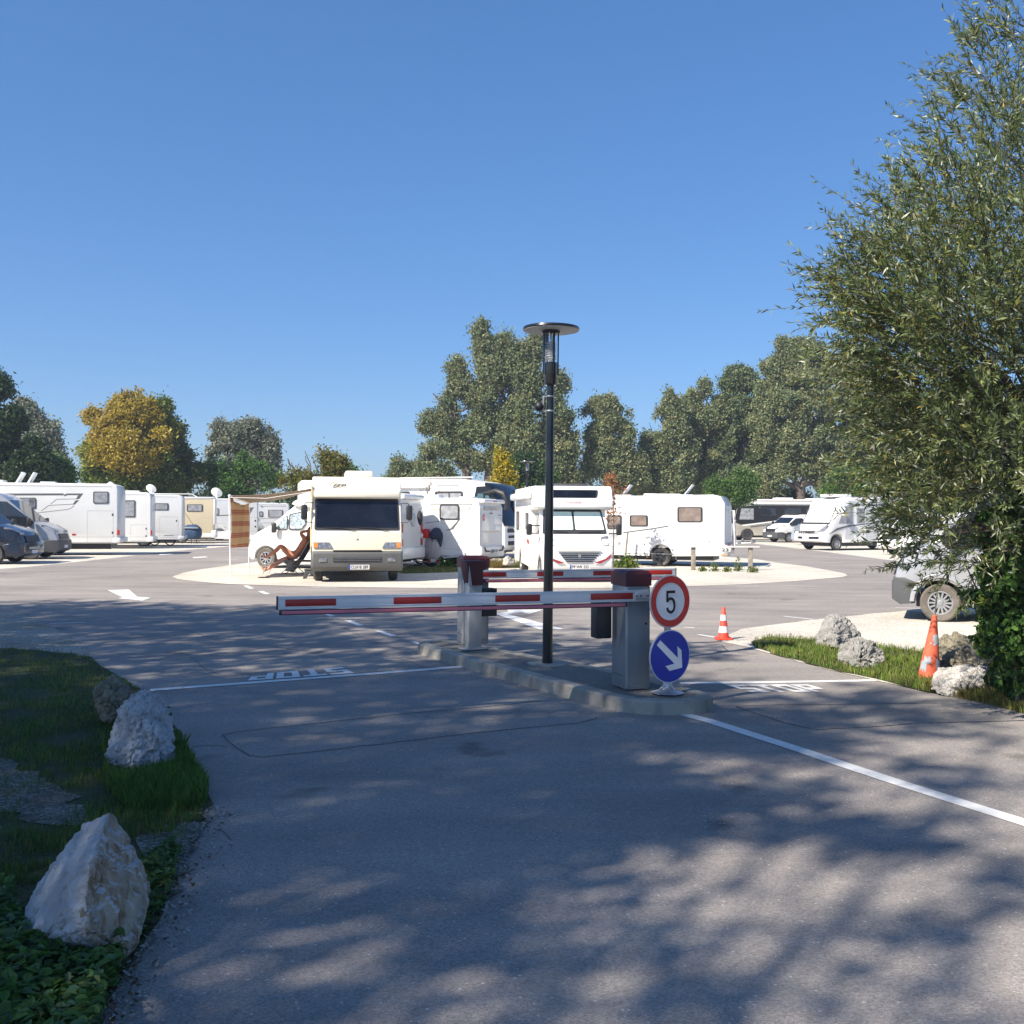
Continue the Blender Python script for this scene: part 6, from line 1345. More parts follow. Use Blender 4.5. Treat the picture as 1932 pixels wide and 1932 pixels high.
# ============================================================ PLANTS
GREEN = (.055, .10, .018); LIME = (.11, .20, .025)
def leaf_cloud(name, centers, rad, per, size, cols, mt, parent, flat=.0, aspect=.62, outward=None, seed=0, tri=False, foldy=False, jit=None):
    """clusters of small leaves: centers (n,3), rad cluster radius, per leaves in each"""
    n = len(centers)*per; c = np.repeat(centers, per, 0)
    p = c+rng.normal(0, 1, (n, 3))*(np.repeat(rad, per, 0)[:, None] if hasattr(rad, '__len__') else rad)
    d = rng.normal(0, 1, (n, 3))
    if outward is not None: d = d*1.0+np.repeat(outward, per, 0)*.55
    d[:, 2] += flat; d /= np.linalg.norm(d, axis=1)[:, None]
    a = np.cross(d, rng.normal(0, 1, (n, 3))); a /= np.linalg.norm(a, axis=1)[:, None]; b_ = np.cross(d, a)
    s = size*rng.uniform(.6, 1.35, (n, 1)); a = a*s; b_ = b_*s*aspect
    V = np.empty((n, 4, 3)); V[:, 0] = p-a; V[:, 1] = p-b_*.9-a*.1; V[:, 2] = p+a; V[:, 3] = p+b_*.9-a*.1
    V = V.reshape(-1, 3)
    return poly_mesh(name, V, 4, np.repeat(cols, per, 0)*rng.uniform(.75, 1.25, (n, 1)), mt, parent)
def limb_tube(mb, a, b_, r0, r1, n=6, bend=.08, seed=0):
    rr = random.Random(seed); a, b_ = Vector(a), Vector(b_); L = (b_-a).length; pts = []
    for i in range(5):
        t = i/4; p = a.lerp(b_, t); w_ = math.sin(math.pi*t)*bend*L; pts.append(p+Vector((rr.uniform(-w_, w_), rr.uniform(-w_, w_), rr.uniform(-w_*.3, w_*.6))))
    mb.tube(pts, [r0+(r1-r0)*i/4 for i in range(5)], n, cap=False)
def tree(name, label, Y, base_vx, blobs, cols, leaf=.16, dens=1.0, trunk=.3, group='trees beyond the parked vehicles', clump=.34, per=26, cat='tree', depth=.8, gap=.0, limbs=True, trunk_pts=None, spreadY=0, fork=.35):
    """blobs: (vx, vy, rx, ry) picture ellipses at distance Y; the crown fills real ellipsoids there"""
    leaf *= .66; per = int(per*1.9)
    sat = []
    for bl in blobs:
        for q in range(6):
            a = rng.uniform(-.35, math.pi+.35); f_ = rng.uniform(.80, 1.14); s_ = rng.uniform(.10, .32)
            sat.append((bl[0]+bl[2]*math.cos(a)*f_, bl[1]-bl[3]*math.sin(a)*f_, bl[2]*s_+1.5, bl[3]*s_*1.25+2)+tuple(bl[4:6]))
    nb = len(blobs); blobs = list(blobs)+sat
    k = Y/F; b0 = Q(base_vx, 975, Y); t = empty(name, (b0.x, Y, 0)); tag(t, label, cat, group)
    o = Vector((b0.x, Y, 0)); C, O_, RR, W_ = [], [], [], []
    cols = np.array(cols)
    for i, bl in enumerate(blobs):
        vx, vy, rx, ry = bl[:4]; dy = bl[4] if len(bl) > 4 else rng.uniform(-1, 1)*spreadY
        p = Q(vx, vy, Y+dy); rX, rZ = rx*k, ry*k; rY = (rX*.6+min(rX, rZ)*.4)*depth
        area = 4*math.pi*((rX*rZ)**1.6+(rX*rY)**1.6+(rY*rZ)**1.6)**(1/1.6)/3**(1/1.6)
        n = max(6, int(area*2.1*dens/(clump**2*2.2)))
        d = rng.normal(0, 1, (n, 3)); d /= np.linalg.norm(d, axis=1)[:, None]
        rad = rng.uniform(.35, 1.0, (n, 1))**.5*rng.uniform(.82, 1.08, (n, 1))
        pos = np.array([p.x-o.x, p.y-o.y, p.z])+d*rad*np.array([rX, rY, rZ])
        nz = np.array([noise.noise(Vector(q)*(.55/clump*.34)+Vector((Y, i*0, 3))) for q in pos])
        keep = (nz > -.12+gap-.30*(1-rad[:, 0])) & (pos[:, 2] > .35)
        C.append(pos[keep]); O_.append(d[keep]); RR.append(np.full(keep.sum(), clump*.62)*rng.uniform(.55, 1.45, keep.sum()))
        cw = cols[bl[5]] if len(bl) > 5 else None
        q_ = np.tile(cw, (keep.sum(), 1)) if cw is not None else cols[rng.integers(0, len(cols), keep.sum())]
        W_.append(q_*rng.uniform(.8, 1.2, (keep.sum(), 1)))
    C, O_, RR, W_ = map(np.concatenate, (C, O_, RR, W_))
    leaf_cloud('crown', C, RR, per, leaf, W_, M['leaf'], t, outward=O_)
    mb = MB(); top = max(blobs, key=lambda q: q[2]*q[3]); tp = Q(top[0], top[1], Y)-o
    tps = trunk_pts or [((0, 0, -.05), (tp.x*.4, 0, tp.z*fork+.4), trunk)]
    for (a_, b2, r_) in tps: limb_tube(mb, a_, b2, r_*1.15, r_*.75, 9, .03, int(Y))
    if limbs:
        for i, bl in enumerate(blobs[:nb]):
            p = Q(bl[0], bl[1], Y)-o; j = min(range(len(tps)), key=lambda q: (Vector(tps[q][1])-p).length); a_ = Vector(tps[j][1])
            if p.z > a_.z*.6:
                limb_tube(mb, a_, p, tps[j][2]*.6, tps[j][2]*.12, 6, .10, i+int(Y))
                for q in range(2):
                    e = p+Vector((rng.normal()*bl[2]*k*.6, rng.normal()*bl[2]*k*.4, abs(rng.normal())*bl[3]*k*.6)); limb_tube(mb, a_.lerp(p, .65), e, tps[j][2]*.25, .02, 4, .1, i*3+q)
    mb.build('trunk', M['bark'], t); return t
WIL = [(.20, .245, .115), (.245, .27, .13), (.16, .21, .11), (.26, .265, .12)]
WILG = [(.21, .235, .165), (.17, .20, .14), (.25, .265, .185)]
DG = [(.035, .07, .022), (.045, .09, .028), (.03, .06, .022)]
MG = [(.085, .18, .03), (.11, .22, .04), (.065, .14, .03)]
BG = [(.10, .19, .032), (.075, .145, .028)]
OR = [(.36, .28, .035), (.38, .29, .045), (.22, .24, .035), (.12, .17, .028)]
T = tree
T('broadleaf_tree', 'very dark green dense tree cut by the left picture edge', 62, -10, [(-30, 800, 60, 90), (10, 830, 35, 60), (-5, 750, 22, 40), (45, 865, 35, 50), (10, 890, 70, 40), (70, 900, 22, 25), (25, 795, 14, 20)], DG, leaf=.17, trunk=.35)
T('willow_tree', 'hazy olive willow rising behind the dark tree at the left edge', 84, 70, [(45, 820, 35, 50), (75, 845, 30, 50), (95, 880, 25, 35), (115, 895, 12, 20), (35, 790, 18, 22)], WILG, leaf=.18, trunk=.3)
T('broadleaf_tree', 'mid green low tree right of the dark left edge tree', 66, 105, [(105, 893, 22, 26), (120, 905, 12, 16), (90, 905, 20, 18)], MG, leaf=.15, trunk=.18)
T('maple_tree', 'large round tree turning golden orange behind the left motorhome row', 72, 262,
  [(250, 790, 42, 38, -1, 0), (245, 762, 20, 20, 0, 1), (215, 815, 45, 42, -1.5, 1), (290, 815, 42, 42, 0, 2), (310, 790, 20, 26, 0, 3), (195, 855, 36, 38, -1, 2), (250, 850, 60, 42, -2.4, 0), (315, 845, 38, 40, 1, 3), (200, 895, 38, 34, 0, 3), (265, 895, 60, 40, -1, 3), (330, 890, 36, 36, 1, 4), (345, 905, 26, 22, .5, 4), (372, 905, 14, 20, 1, 4), (300, 910, 50, 30, 0, 4)],
  OR+[(.12, .17, .028)], leaf=.17, trunk=.35, depth=.9, dens=1.15)
T('willow_tree', 'grey green rounded willow between the golden tree and the awning', 82, 458, [(455, 820, 36, 30), (430, 840, 34, 34), (485, 840, 32, 34), (460, 860, 55, 40), (410, 880, 18, 24), (500, 885, 25, 38), (455, 900, 60, 34)], WILG, leaf=.17, trunk=.35, dens=.9)
T('broadleaf_tree', 'fresh green tree in front of the grey rounded willow', 74, 455, [(440, 890, 42, 24), (475, 900, 40, 24), (455, 915, 55, 20), (415, 900, 18, 18)], MG, leaf=.16, trunk=.2)
T('broadleaf_tree', 'thin yellowing tree with ragged twigs above the awning', 58, 600, [(590, 862, 22, 12), (560, 878, 20, 10), (600, 885, 36, 20), (630, 880, 20, 14), (580, 905, 40, 20), (620, 910, 30, 16), (548, 900, 12, 8), (545, 868, 8, 4)], [(.17, .16, .025), (.12, .15, .025), (.20, .15, .03)], leaf=.13, trunk=.15, dens=.75, gap=.15)
T('broadleaf_tree', 'small green tree top peeping over the cream motorhome', 62, 675, [(668, 886, 14, 10), (685, 892, 16, 10)], MG, leaf=.12, trunk=.12)
T('willow_bush', 'olive dome shaped bush behind the liner coach roof', 80, 795, [(800, 868, 34, 26), (775, 885, 34, 22), (825, 880, 26, 30), (795, 900, 60, 24)], WIL, leaf=.16, trunk=.2, dens=.95)
T('willow_tree', 'tallest ragged willow with two dark trunks left of the lamp post', 84, 905,
  [(908, 640, 12, 26), (918, 665, 20, 30), (950, 660, 16, 26), (935, 700, 34, 34), (985, 680, 20, 26), (1012, 660, 15, 26), (995, 715, 34, 36), (860, 695, 10, 16), (868, 730, 18, 24), (893, 765, 28, 34), (840, 760, 14, 20), (825, 798, 26, 18), (848, 815, 30, 20), (935, 760, 44, 44), (1000, 770, 44, 44), (1045, 735, 22, 34), (1055, 780, 26, 44), (880, 810, 34, 34), (930, 825, 44, 40), (990, 830, 50, 44), (1050, 850, 34, 60), (915, 865, 36, 24), (870, 855, 20, 22), (1010, 885, 60, 34), (1070, 890, 18, 30), (842, 850, 16, 14), (805, 810, 9, 10)],
  WIL, leaf=.18, trunk=.65, clump=.40, dens=1.0, trunk_pts=[((-.9, 0, 0), (-1.2, 0, 6.4), .45), ((.7, 0, 0), (.9, 0, 6.8), .62), ((.9, 0, 5.5), (3.2, 0, 10), .35), ((-1.2, 0, 5.5), (-3.0, 0, 9.5), .28)])
WT = bpy.data.objects['willow_tree.002']
for a_, b_, r0_, r1_ in ((Q(872, 800, 84), Q(817, 742, 84), .14, .05), (Q(940, 720, 84), Q(944, 660, 84), .10, .03)):
    bare = MB(); limb_tube(bare, a_-WT.location, b_-WT.location, r0_, r1_, 6, .03, 3); bare.build('bare_limb', M['bark'], WT)
T('broadleaf_tree', 'dark green tree behind the small distant lamp post', 70, 990, [(985, 890, 22, 26), (1010, 905, 30, 22), (965, 915, 26, 20), (1000, 930, 50, 18)], DG+MG[:1], leaf=.15, trunk=.2)
T('willow_tree', 'slim double topped willow standing alone right of the lamp post', 86, 1152, [(1142, 768, 24, 18), (1118, 778, 16, 9), (1150, 800, 34, 24), (1165, 780, 16, 18), (1145, 835, 36, 30), (1180, 835, 18, 40), (1130, 870, 30, 30), (1170, 875, 36, 30), (1115, 895, 18, 22), (1195, 895, 18, 30), (1150, 910, 50, 26)], WIL, leaf=.17, trunk=.4, trunk_pts=[((0, 0, 0), (0, 0, 8.5), .35)])
T('willow_tree', 'leftmost leaning willow of the long row at the right', 88, 1262, [(1262, 765, 18, 26), (1250, 800, 22, 34), (1275, 810, 26, 44), (1245, 855, 28, 40), (1280, 880, 32, 44), (1222, 850, 10, 30), (1225, 895, 22, 34), (1255, 915, 46, 26)], WIL, leaf=.18, trunk=.4, dens=1.1)
T('willow_tree', 'second willow from the left in the long row at the right', 90, 1330, [(1302, 770, 16, 26), (1335, 748, 14, 22), (1320, 800, 30, 40), (1350, 790, 24, 40), (1335, 850, 44, 44), (1305, 890, 30, 40), (1350, 910, 44, 30)], WIL, leaf=.18, trunk=.4, dens=1.15)
T('willow_tree', 'third willow of the long row, flat green top', 90, 1400, [(1388, 720, 24, 24), (1412, 735, 24, 30), (1395, 770, 34, 40), (1425, 790, 30, 40), (1400, 840, 44, 50), (1390, 895, 44, 40), (1440, 880, 30, 44)], [WIL[0], WIL[2], (.09, .13, .05)], leaf=.18, trunk=.4, dens=1.15)
T('willow_tree', 'biggest round crowned willow of the long row, forked trunk showing', 86, 1512, [(1500, 672, 34, 24), (1530, 665, 34, 24), (1470, 700, 24, 24), (1510, 712, 50, 40), (1560, 700, 24, 30), (1480, 760, 44, 44), (1540, 770, 50, 50), (1450, 815, 30, 44), (1500, 830, 50, 40), (1560, 840, 34, 50), (1480, 890, 24, 36), (1450, 905, 28, 28), (1560, 900, 28, 36), (1530, 880, 34, 24)], WIL, leaf=.18, trunk=.6, dens=1.15, trunk_pts=[((.0, 0, 0), (-.1, 0, 4.2), .45), ((-.1, 0, 4), (-2.0, 0, 8), .25), ((-.1, 0, 4), (1.6, 0, 8.4), .25)])
T('willow_tree', 'yellowish willow right of the biggest round one, seen past the near branches', 90, 1625, [(1600, 690, 28, 24), (1620, 740, 40, 44), (1590, 790, 20, 40), (1630, 810, 50, 60), (1600, 880, 40, 44), (1660, 870, 50, 60), (1690, 780, 40, 60)], [WIL[1], WIL[3], (.17, .16, .05)], leaf=.18, trunk=.4)
T('willow_tree', 'dense willow deep behind the near branches at the right', 92, 1780, [(1740, 850, 60, 80), (1800, 840, 60, 90), (1870, 850, 60, 90), (1940, 850, 60, 90), (1820, 900, 120, 50)], WIL, leaf=.22, trunk=.4, dens=.8)
T('broadleaf_tree', 'bright green small tree before the willow row, right of the red sapling', 72, 1385, [(1385, 905, 20, 18), (1370, 922, 26, 16), (1400, 920, 24, 20), (1385, 935, 40, 16)], BG, leaf=.13, trunk=.12)
T('broadleaf_tree', 'bright green small tree before the willow row, above the white integrated motorhome', 70, 1612, [(1595, 905, 20, 18), (1620, 912, 26, 20), (1600, 930, 40, 16), (1650, 925, 24, 14)], BG, leaf=.13, trunk=.12)
T('conifer_tree', 'narrow golden yellow tree beside the black coach front', 47, 953, [(950, 868, 7, 13, 0), (951, 888, 12, 12, 0), (958, 905, 18, 12, 0), (948, 922, 18, 12, 0), (956, 942, 22, 14, 0), (955, 965, 24, 18, 0), (960, 1000, 20, 26, 0)], [(.55, .40, .02), (.45, .36, .03), (.30, .30, .03)], leaf=.09, trunk=.05, clump=.2, per=16, dens=.7, group=None)
# thickets low behind the vehicles
for i, (x0, x1, yy, lb) in enumerate([(-60, 330, 93, 'low dark thicket behind the left motorhome row'), (380, 760, 95, 'low thicket glimpsed under the awning'), (1060, 1500, 98, 'low dark thicket at the foot of the willow row'), (1500, 2050, 98, 'low thicket behind the right hand motorhomes')]):
    T('hedge_thicket', lb, yy, (x0+x1)/2, [(x, 948, 34, 20) for x in range(x0, x1, 46)], DG+[WIL[2]], leaf=.24, trunk=.08, clump=.5, per=14, limbs=False, cat='thicket', group=None, dens=.8)

# saplings
def sapling(name, label, vx, vyb, H, Y=None, cols=None, fan=10, seed=1, leafn=0, stake=False, leafsize=.05, spread=.5, th=.02):
    rr = random.Random(seed); g = P(vx, vyb, .016); t = empty(name, (g.x, g.y, .016)); tag(t, label, 'young tree')
    mb = MB(); mb.tube([(0, 0, 0), (.01, 0, H*.5), (0, .01, H)], [th, th*.7, th*.2], 6); tips = []
    for i in range(fan):
        z0 = H*(.42+.5*i/fan); a = rr.uniform(0, 6.28); L = spread*(1-.55*i/fan)*rr.uniform(.7, 1.2)
        p0, p1, p2 = Vector((0, 0, z0)), Vector((math.cos(a)*L*.5, math.sin(a)*L*.5, z0+L*.35)), Vector((math.cos(a)*L*.9, math.sin(a)*L*.9, z0+L*1.0))
        mb.tube([p0, p1, p2], [th*.4, th*.3, .004], 4, cap=False)
        for q in range(3):
            s0 = p0.lerp(p2, .35+.2*q); e = s0+Vector((rr.uniform(-.2, .2), rr.uniform(-.2, .2), rr.uniform(.12, .32)))*spread*1.4; mb.tube([s0, e], [.006, .003], 3, cap=False); tips.append(e)
        tips += [p1.lerp(p2, .5), p2]
    mb.build('trunk', M['twig'], t)
    if leafn: leaf_cloud('leaves', np.array([list(p) for p in tips]), .07, leafn, leafsize, np.array(cols)[rng.integers(0, len(cols), len(tips))], M['leaf'], t)
    return t, mb
sapling('sapling', 'almost bare sapling with fanned twigs before the liner coach', 806, 1062, 2.95, fan=16, seed=4, cols=[(.25, .12, .05)], leafn=1, leafsize=.03, spread=.85, th=.03)
sapling('sapling', 'small bare sapling before the white motorhome with the red sticker', 850, 1064, 1.45, fan=9, seed=8, spread=.45, th=.022)
sp, _ = sapling('sapling', 'staked sapling with rust red leaves between two white motorhomes', 1157, 1072, 3.1, fan=16, seed=12, cols=[(.34, .12, .045), (.28, .15, .06), (.40, .16, .05)], leafn=7, leafsize=.05, spread=.62, th=.03)
stk2 = P(1178, 1068, .016); so = MB().tube([(0, 0, 0), (.11, 0, 1.15)], .035, 7).build('wooden_stake', M['wood']); so.location = stk2; tag(so, 'leaning wooden stake right of the rust red sapling', 'stake')
def shrub(name, label, vx, vyb, rx, rz, cols, n=90, leaf=.05, per=10, blades=False, cat='shrub', group=None):
    g = P(vx, vyb, .016); t = empty(name, (g.x, g.y, .016)); tag(t, label, cat, group)
    if blades:
        k = n*per; a = rng.uniform(0, 6.28, k); r_ = rng.uniform(0, 1, k)**.5; b0 = np.stack([np.cos(a)*r_*rx*.7, np.sin(a)*r_*rx*.5, np.zeros(k)], 1)
        tp = b0+np.stack([np.cos(a)*rx*.5*r_, np.sin(a)*rx*.5*r_, rz*rng.uniform(.5, 1.1, k)], 1)+rng.normal(0, .03, (k, 3)); w_ = rng.normal(0, 1, (k, 3)); w_[:, 2] = 0; w_ *= (leaf*.2/np.linalg.norm(w_, axis=1))[:, None]
        V = np.stack([b0-w_, b0+w_, tp], 1).reshape(-1, 3); poly_mesh('blades', V, 3, np.array(cols)[rng.integers(0, len(cols), k)]*rng.uniform(.8, 1.2, (k, 1)), M['leaf'], t)
    else:
        d = rng.normal(0, 1, (n, 3)); d /= np.linalg.norm(d, axis=1)[:, None]; d[:, 2] = abs(d[:, 2])
        c = d*rng.uniform(.3, 1, (n, 1))*np.array([rx, rx*.7, rz]); leaf_cloud('foliage', c, leaf*1.3, per, leaf, np.array(cols)[rng.integers(0, len(cols), n)], M['leaf'], t, outward=d)
        mb = MB(); [mb.tube([(0, 0, 0), list(c[i]*.8)], .008, 4, cap=False) for i in range(0, n, max(1, n//12))]; mb.build('stems', M['twig'], t)
    return t
shrub('juniper_shrub', 'low bright green conifer shrub beside the covered scooter carrier', 842, 1070, .34, .36, [(.09, .19, .025), (.12, .24, .03)], leaf=.035)
shrub('grass_tuft', 'yellow ochre grass tuft in front of the bright white stone', 934, 1071, .55, .34, [(.34, .26, .07), (.24, .22, .06), (.30, .20, .08)], n=60, per=10, leaf=.07, blades=True, cat='grass tuft', group='grass tufts on the gravel island')
shrub('grass_tuft', 'greener grass tuft right of the bright white stone', 966, 1071, .40, .32, [(.20, .22, .06), (.26, .22, .08)], n=40, per=10, leaf=.07, blades=True, cat='grass tuft', group='grass tufts on the gravel island')
shrub('leafy_shrub', 'low lime green shrub at the foot of the staked sapling', 1180, 1071, .42, .34, [(.14, .22, .03), (.20, .25, .04), (.10, .17, .03)], leaf=.05, n=110)
for i, (vx, vb, w_, h_, lb) in enumerate([(1325, 1078, .14, .16, 'small weed right of the left rail post'), (1348, 1078, .14, .26, 'taller weed below the middle of the rail'), (1372, 1079, .12, .14, 'smallest weed below the right half of the rail'), (1392, 1078, .15, .55, 'climbing weed beside the right rail post'), (1420, 1080, .18, .2, 'weed at the foot of the right rail post')]):
    shrub('weed', lb, vx, vb, w_, h_, [(.10, .16, .03), (.16, .20, .04)], n=26, per=6, leaf=.035, cat='weed', group='weeds around the bay rail')
def gstuff(name, poly, n, hmin, hmax, cols, wd, excl=(), z=.02, label=None, dens_noise=None, par=None, lean=.5, cam_bias=True):
    """grass blades in a world polygon"""
    px = np.array(poly); lo_, hi_ = px.min(0), px.max(0); m_ = int(n*5)
    x = rng.uniform(lo_[0], hi_[0], m_); y = rng.uniform(lo_[1], hi_[1], m_)
    if cam_bias: u = rng.uniform(0, 1, m_); y0 = max(lo_[1], 2.4); y = y0*(hi_[1]/y0)**u; xl, xr = np.maximum(lo_[0], -.56*y-.4), np.minimum(hi_[0], .56*y+.4); x = xl+(xr-xl)*rng.uniform(0, 1, m_)
    ok = inpoly(x, y, poly)
    for e_ in excl: ok &= ~(inpoly(x, y, e_) & (rng.uniform(0, 1, m_) > .22))
    nzv = np.array([noise.fractal(Vector((a*1.7, b_*1.7, 5)), .8, 2, 4) for a, b_ in zip(x, y)])
    if dens_noise is not None: ok &= nzv > dens_noise+rng.normal(0, .12, m_)
    x, y, nzv = x[ok][:n], y[ok][:n], nzv[ok][:n]; k = len(x)
    h_ = rng.uniform(hmin, hmax, k)*(1+.5*nzv); a = rng.uniform(0, 6.28, k); ln = rng.uniform(.1, lean, k)*h_
    b0 = np.stack([x, y, np.full(k, z)], 1); tp = b0+np.stack([np.cos(a)*ln, np.sin(a)*ln, h_], 1); md = b0*.5+tp*.5+np.stack([-np.cos(a)*ln*.2, -np.sin(a)*ln*.2, h_*.08], 1)
    a2 = rng.uniform(0, 6.28, k); w_ = np.stack([np.cos(a2), np.sin(a2), np.zeros(k)], 1)*wd*rng.uniform(.6, 1.3, (k, 1))
    V = np.stack([b0-w_, b0+w_, md+w_*.7, tp, md-w_*.7], 1).reshape(-1, 3)
    c_ = np.array(cols)[rng.integers(0, len(cols), k)]*(1+.5*nzv[:, None])*rng.uniform(.75, 1.25, (k, 1))
    o = poly_mesh(name, V, 5, np.clip(c_, .005, 1), M['grass'], par)
    if label: tag(o, label, 'grass', kind='stuff')
    return o
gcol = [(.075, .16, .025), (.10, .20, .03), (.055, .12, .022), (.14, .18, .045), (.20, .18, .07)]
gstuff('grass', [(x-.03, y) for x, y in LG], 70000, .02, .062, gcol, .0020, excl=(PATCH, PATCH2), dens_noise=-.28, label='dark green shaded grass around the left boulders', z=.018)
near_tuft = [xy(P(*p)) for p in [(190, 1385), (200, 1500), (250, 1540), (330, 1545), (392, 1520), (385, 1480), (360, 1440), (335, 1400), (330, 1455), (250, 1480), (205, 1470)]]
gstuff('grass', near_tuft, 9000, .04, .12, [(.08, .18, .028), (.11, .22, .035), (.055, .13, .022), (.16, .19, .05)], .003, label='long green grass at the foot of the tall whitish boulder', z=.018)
gstuff('grass', RG, 42000, .025, .085, [(.11, .20, .03), (.15, .25, .035), (.08, .15, .025), (.20, .21, .05), (.28, .24, .09)], .0035, dens_noise=-.45, label='green grass strip around the right boulders and cones', z=.018)
edge2 = [xy(P(*p)) for p in [(1740, 1295), (1800, 1300), (1860, 1312), (1940, 1325), (2000, 1345), (2000, 1365), (1932, 1350), (1861, 1331), (1748, 1308)]]
gstuff('grass', edge2, 5000, .03, .10, [(.24, .17, .05), (.20, .18, .05), (.12, .15, .03)], .003, label='dry straw coloured grass along the right asphalt edge', z=.018)
gstuff('grass', [xy(P(*p)) for p in [(770, 1072), (830, 1071), (862, 1070), (905, 1072), (905, 1080), (760, 1084), (745, 1080)]], 5000, .02, .08, [(.16, .17, .05), (.10, .14, .03)], .008, label='sparse dry grass around the covered scooter carrier', z=.018)
# broad leaved ground cover bottom-left
def leafy(name, label, poly, n, hmin, hmax, size, cols, kind='stuff', dens=None):
    px = np.array(poly); lo_, hi_ = px.min(0), px.max(0); x = rng.uniform(lo_[0], hi_[0], n*4); y = rng.uniform(lo_[1], hi_[1], n*4); ok = inpoly(x, y, poly); x, y = x[ok][:n], y[ok][:n]; k = len(x)
    z = rng.uniform(hmin, hmax, k)*(1+.4*np.array([noise.noise(Vector((a*5, b_*5, 1))) for a, b_ in zip(x, y)]))
    d = rng.normal(0, .45, (k, 3)); d[:, 2] = 1; d /= np.linalg.norm(d, axis=1)[:, None]; a = np.cross(d, rng.normal(0, 1, (k, 3))); a /= np.linalg.norm(a, axis=1)[:, None]; b_ = np.cross(d, a)
    s = size*rng.uniform(.5, 1.4, (k, 1)); p = np.stack([x, y, z], 1); c_ = np.array(cols)[rng.integers(0, len(cols), k)]*rng.uniform(.7, 1.3, (k, 1))
    fold = d*s*.25
    # heart / ovate leaf of two halves folded along the midrib
    L1 = np.stack([p-a*s, p-a*s*.55+b_*s*.52+fold, p+a*s*.15+b_*s*.58+fold, p+a*s*1.15-d*s*.15], 1); L2 = np.stack([p+a*s*1.15-d*s*.15, p+a*s*.15-b_*s*.58+fold, p-a*s*.55-b_*s*.52+fold, p-a*s], 1)
    V = np.concatenate([L1, L2], 0).reshape(-1, 3)
    o = poly_mesh(name, V, 4, np.concatenate([c_, c_*.93]), M['leaf']); tag(o, label, 'ground cover', kind=kind); return o
gc = [xy(P(*p)) for p in [(-60, 1700), (30, 1740), (44, 1800), (60, 1825), (215, 1812), (235, 1830), (222, 1870), (195, 1932), (170, 2100), (-60, 2100)]]
leafy('ground_cover', 'dark broad leaved nettles and ivy in the bottom left corner', gc, 5200, .03, .16, .021, [(.08, .17, .03), (.11, .21, .045), (.055, .12, .025), (.10, .18, .08)])
gc2 = [xy(P(*p)) for p in [(265, 1640), (320, 1600), (340, 1620), (325, 1690), (300, 1730), (275, 1780), (262, 1790), (285, 1700)]]
leafy('ground_cover', 'small leafy weeds between the large pointed boulder and the asphalt', gc2, 420, .02, .08, .018, [(.05, .11, .02), (.08, .15, .03)])
# dead leaves / pebbles litter along the left asphalt edge
def litter():
    pts = [P(*p) for p in [(405, 1530), (389, 1560), (360, 1620), (330, 1690), (300, 1750), (262, 1820), (225, 1880), (195, 1940)]]; n = 900
    i = rng.integers(0, len(pts)-1, n); t = rng.uniform(0, 1, n); base_ = np.array([list(pts[a].lerp(pts[a+1], b_)) for a, b_ in zip(i, t)]); base_[:, :2] += rng.normal(0, .07, (n, 2)); base_[:, 2] = .026
    d = rng.normal(0, .4, (n, 3)); d[:, 2] = 1; d /= np.linalg.norm(d, axis=1)[:, None]; a = np.cross(d, rng.normal(0, 1, (n, 3))); a /= np.linalg.norm(a, axis=1)[:, None]; b_ = np.cross(d, a); s = rng.uniform(.004, .016, (n, 1))
    V = np.stack([base_-a*s, base_-b_*s*.6, base_+a*s, base_+b_*s*.6], 1).reshape(-1, 3)
    c_ = np.array([(.35, .33, .30), (.16, .10, .05), (.10, .06, .03), (.45, .43, .4)])[rng.integers(0, 4, n)]
    o = poly_mesh('litter', V, 4, c_, M['leaf']); tag(o, 'dead leaves and pebbles strewn along the left asphalt edge', 'litter', kind='stuff')
litter()

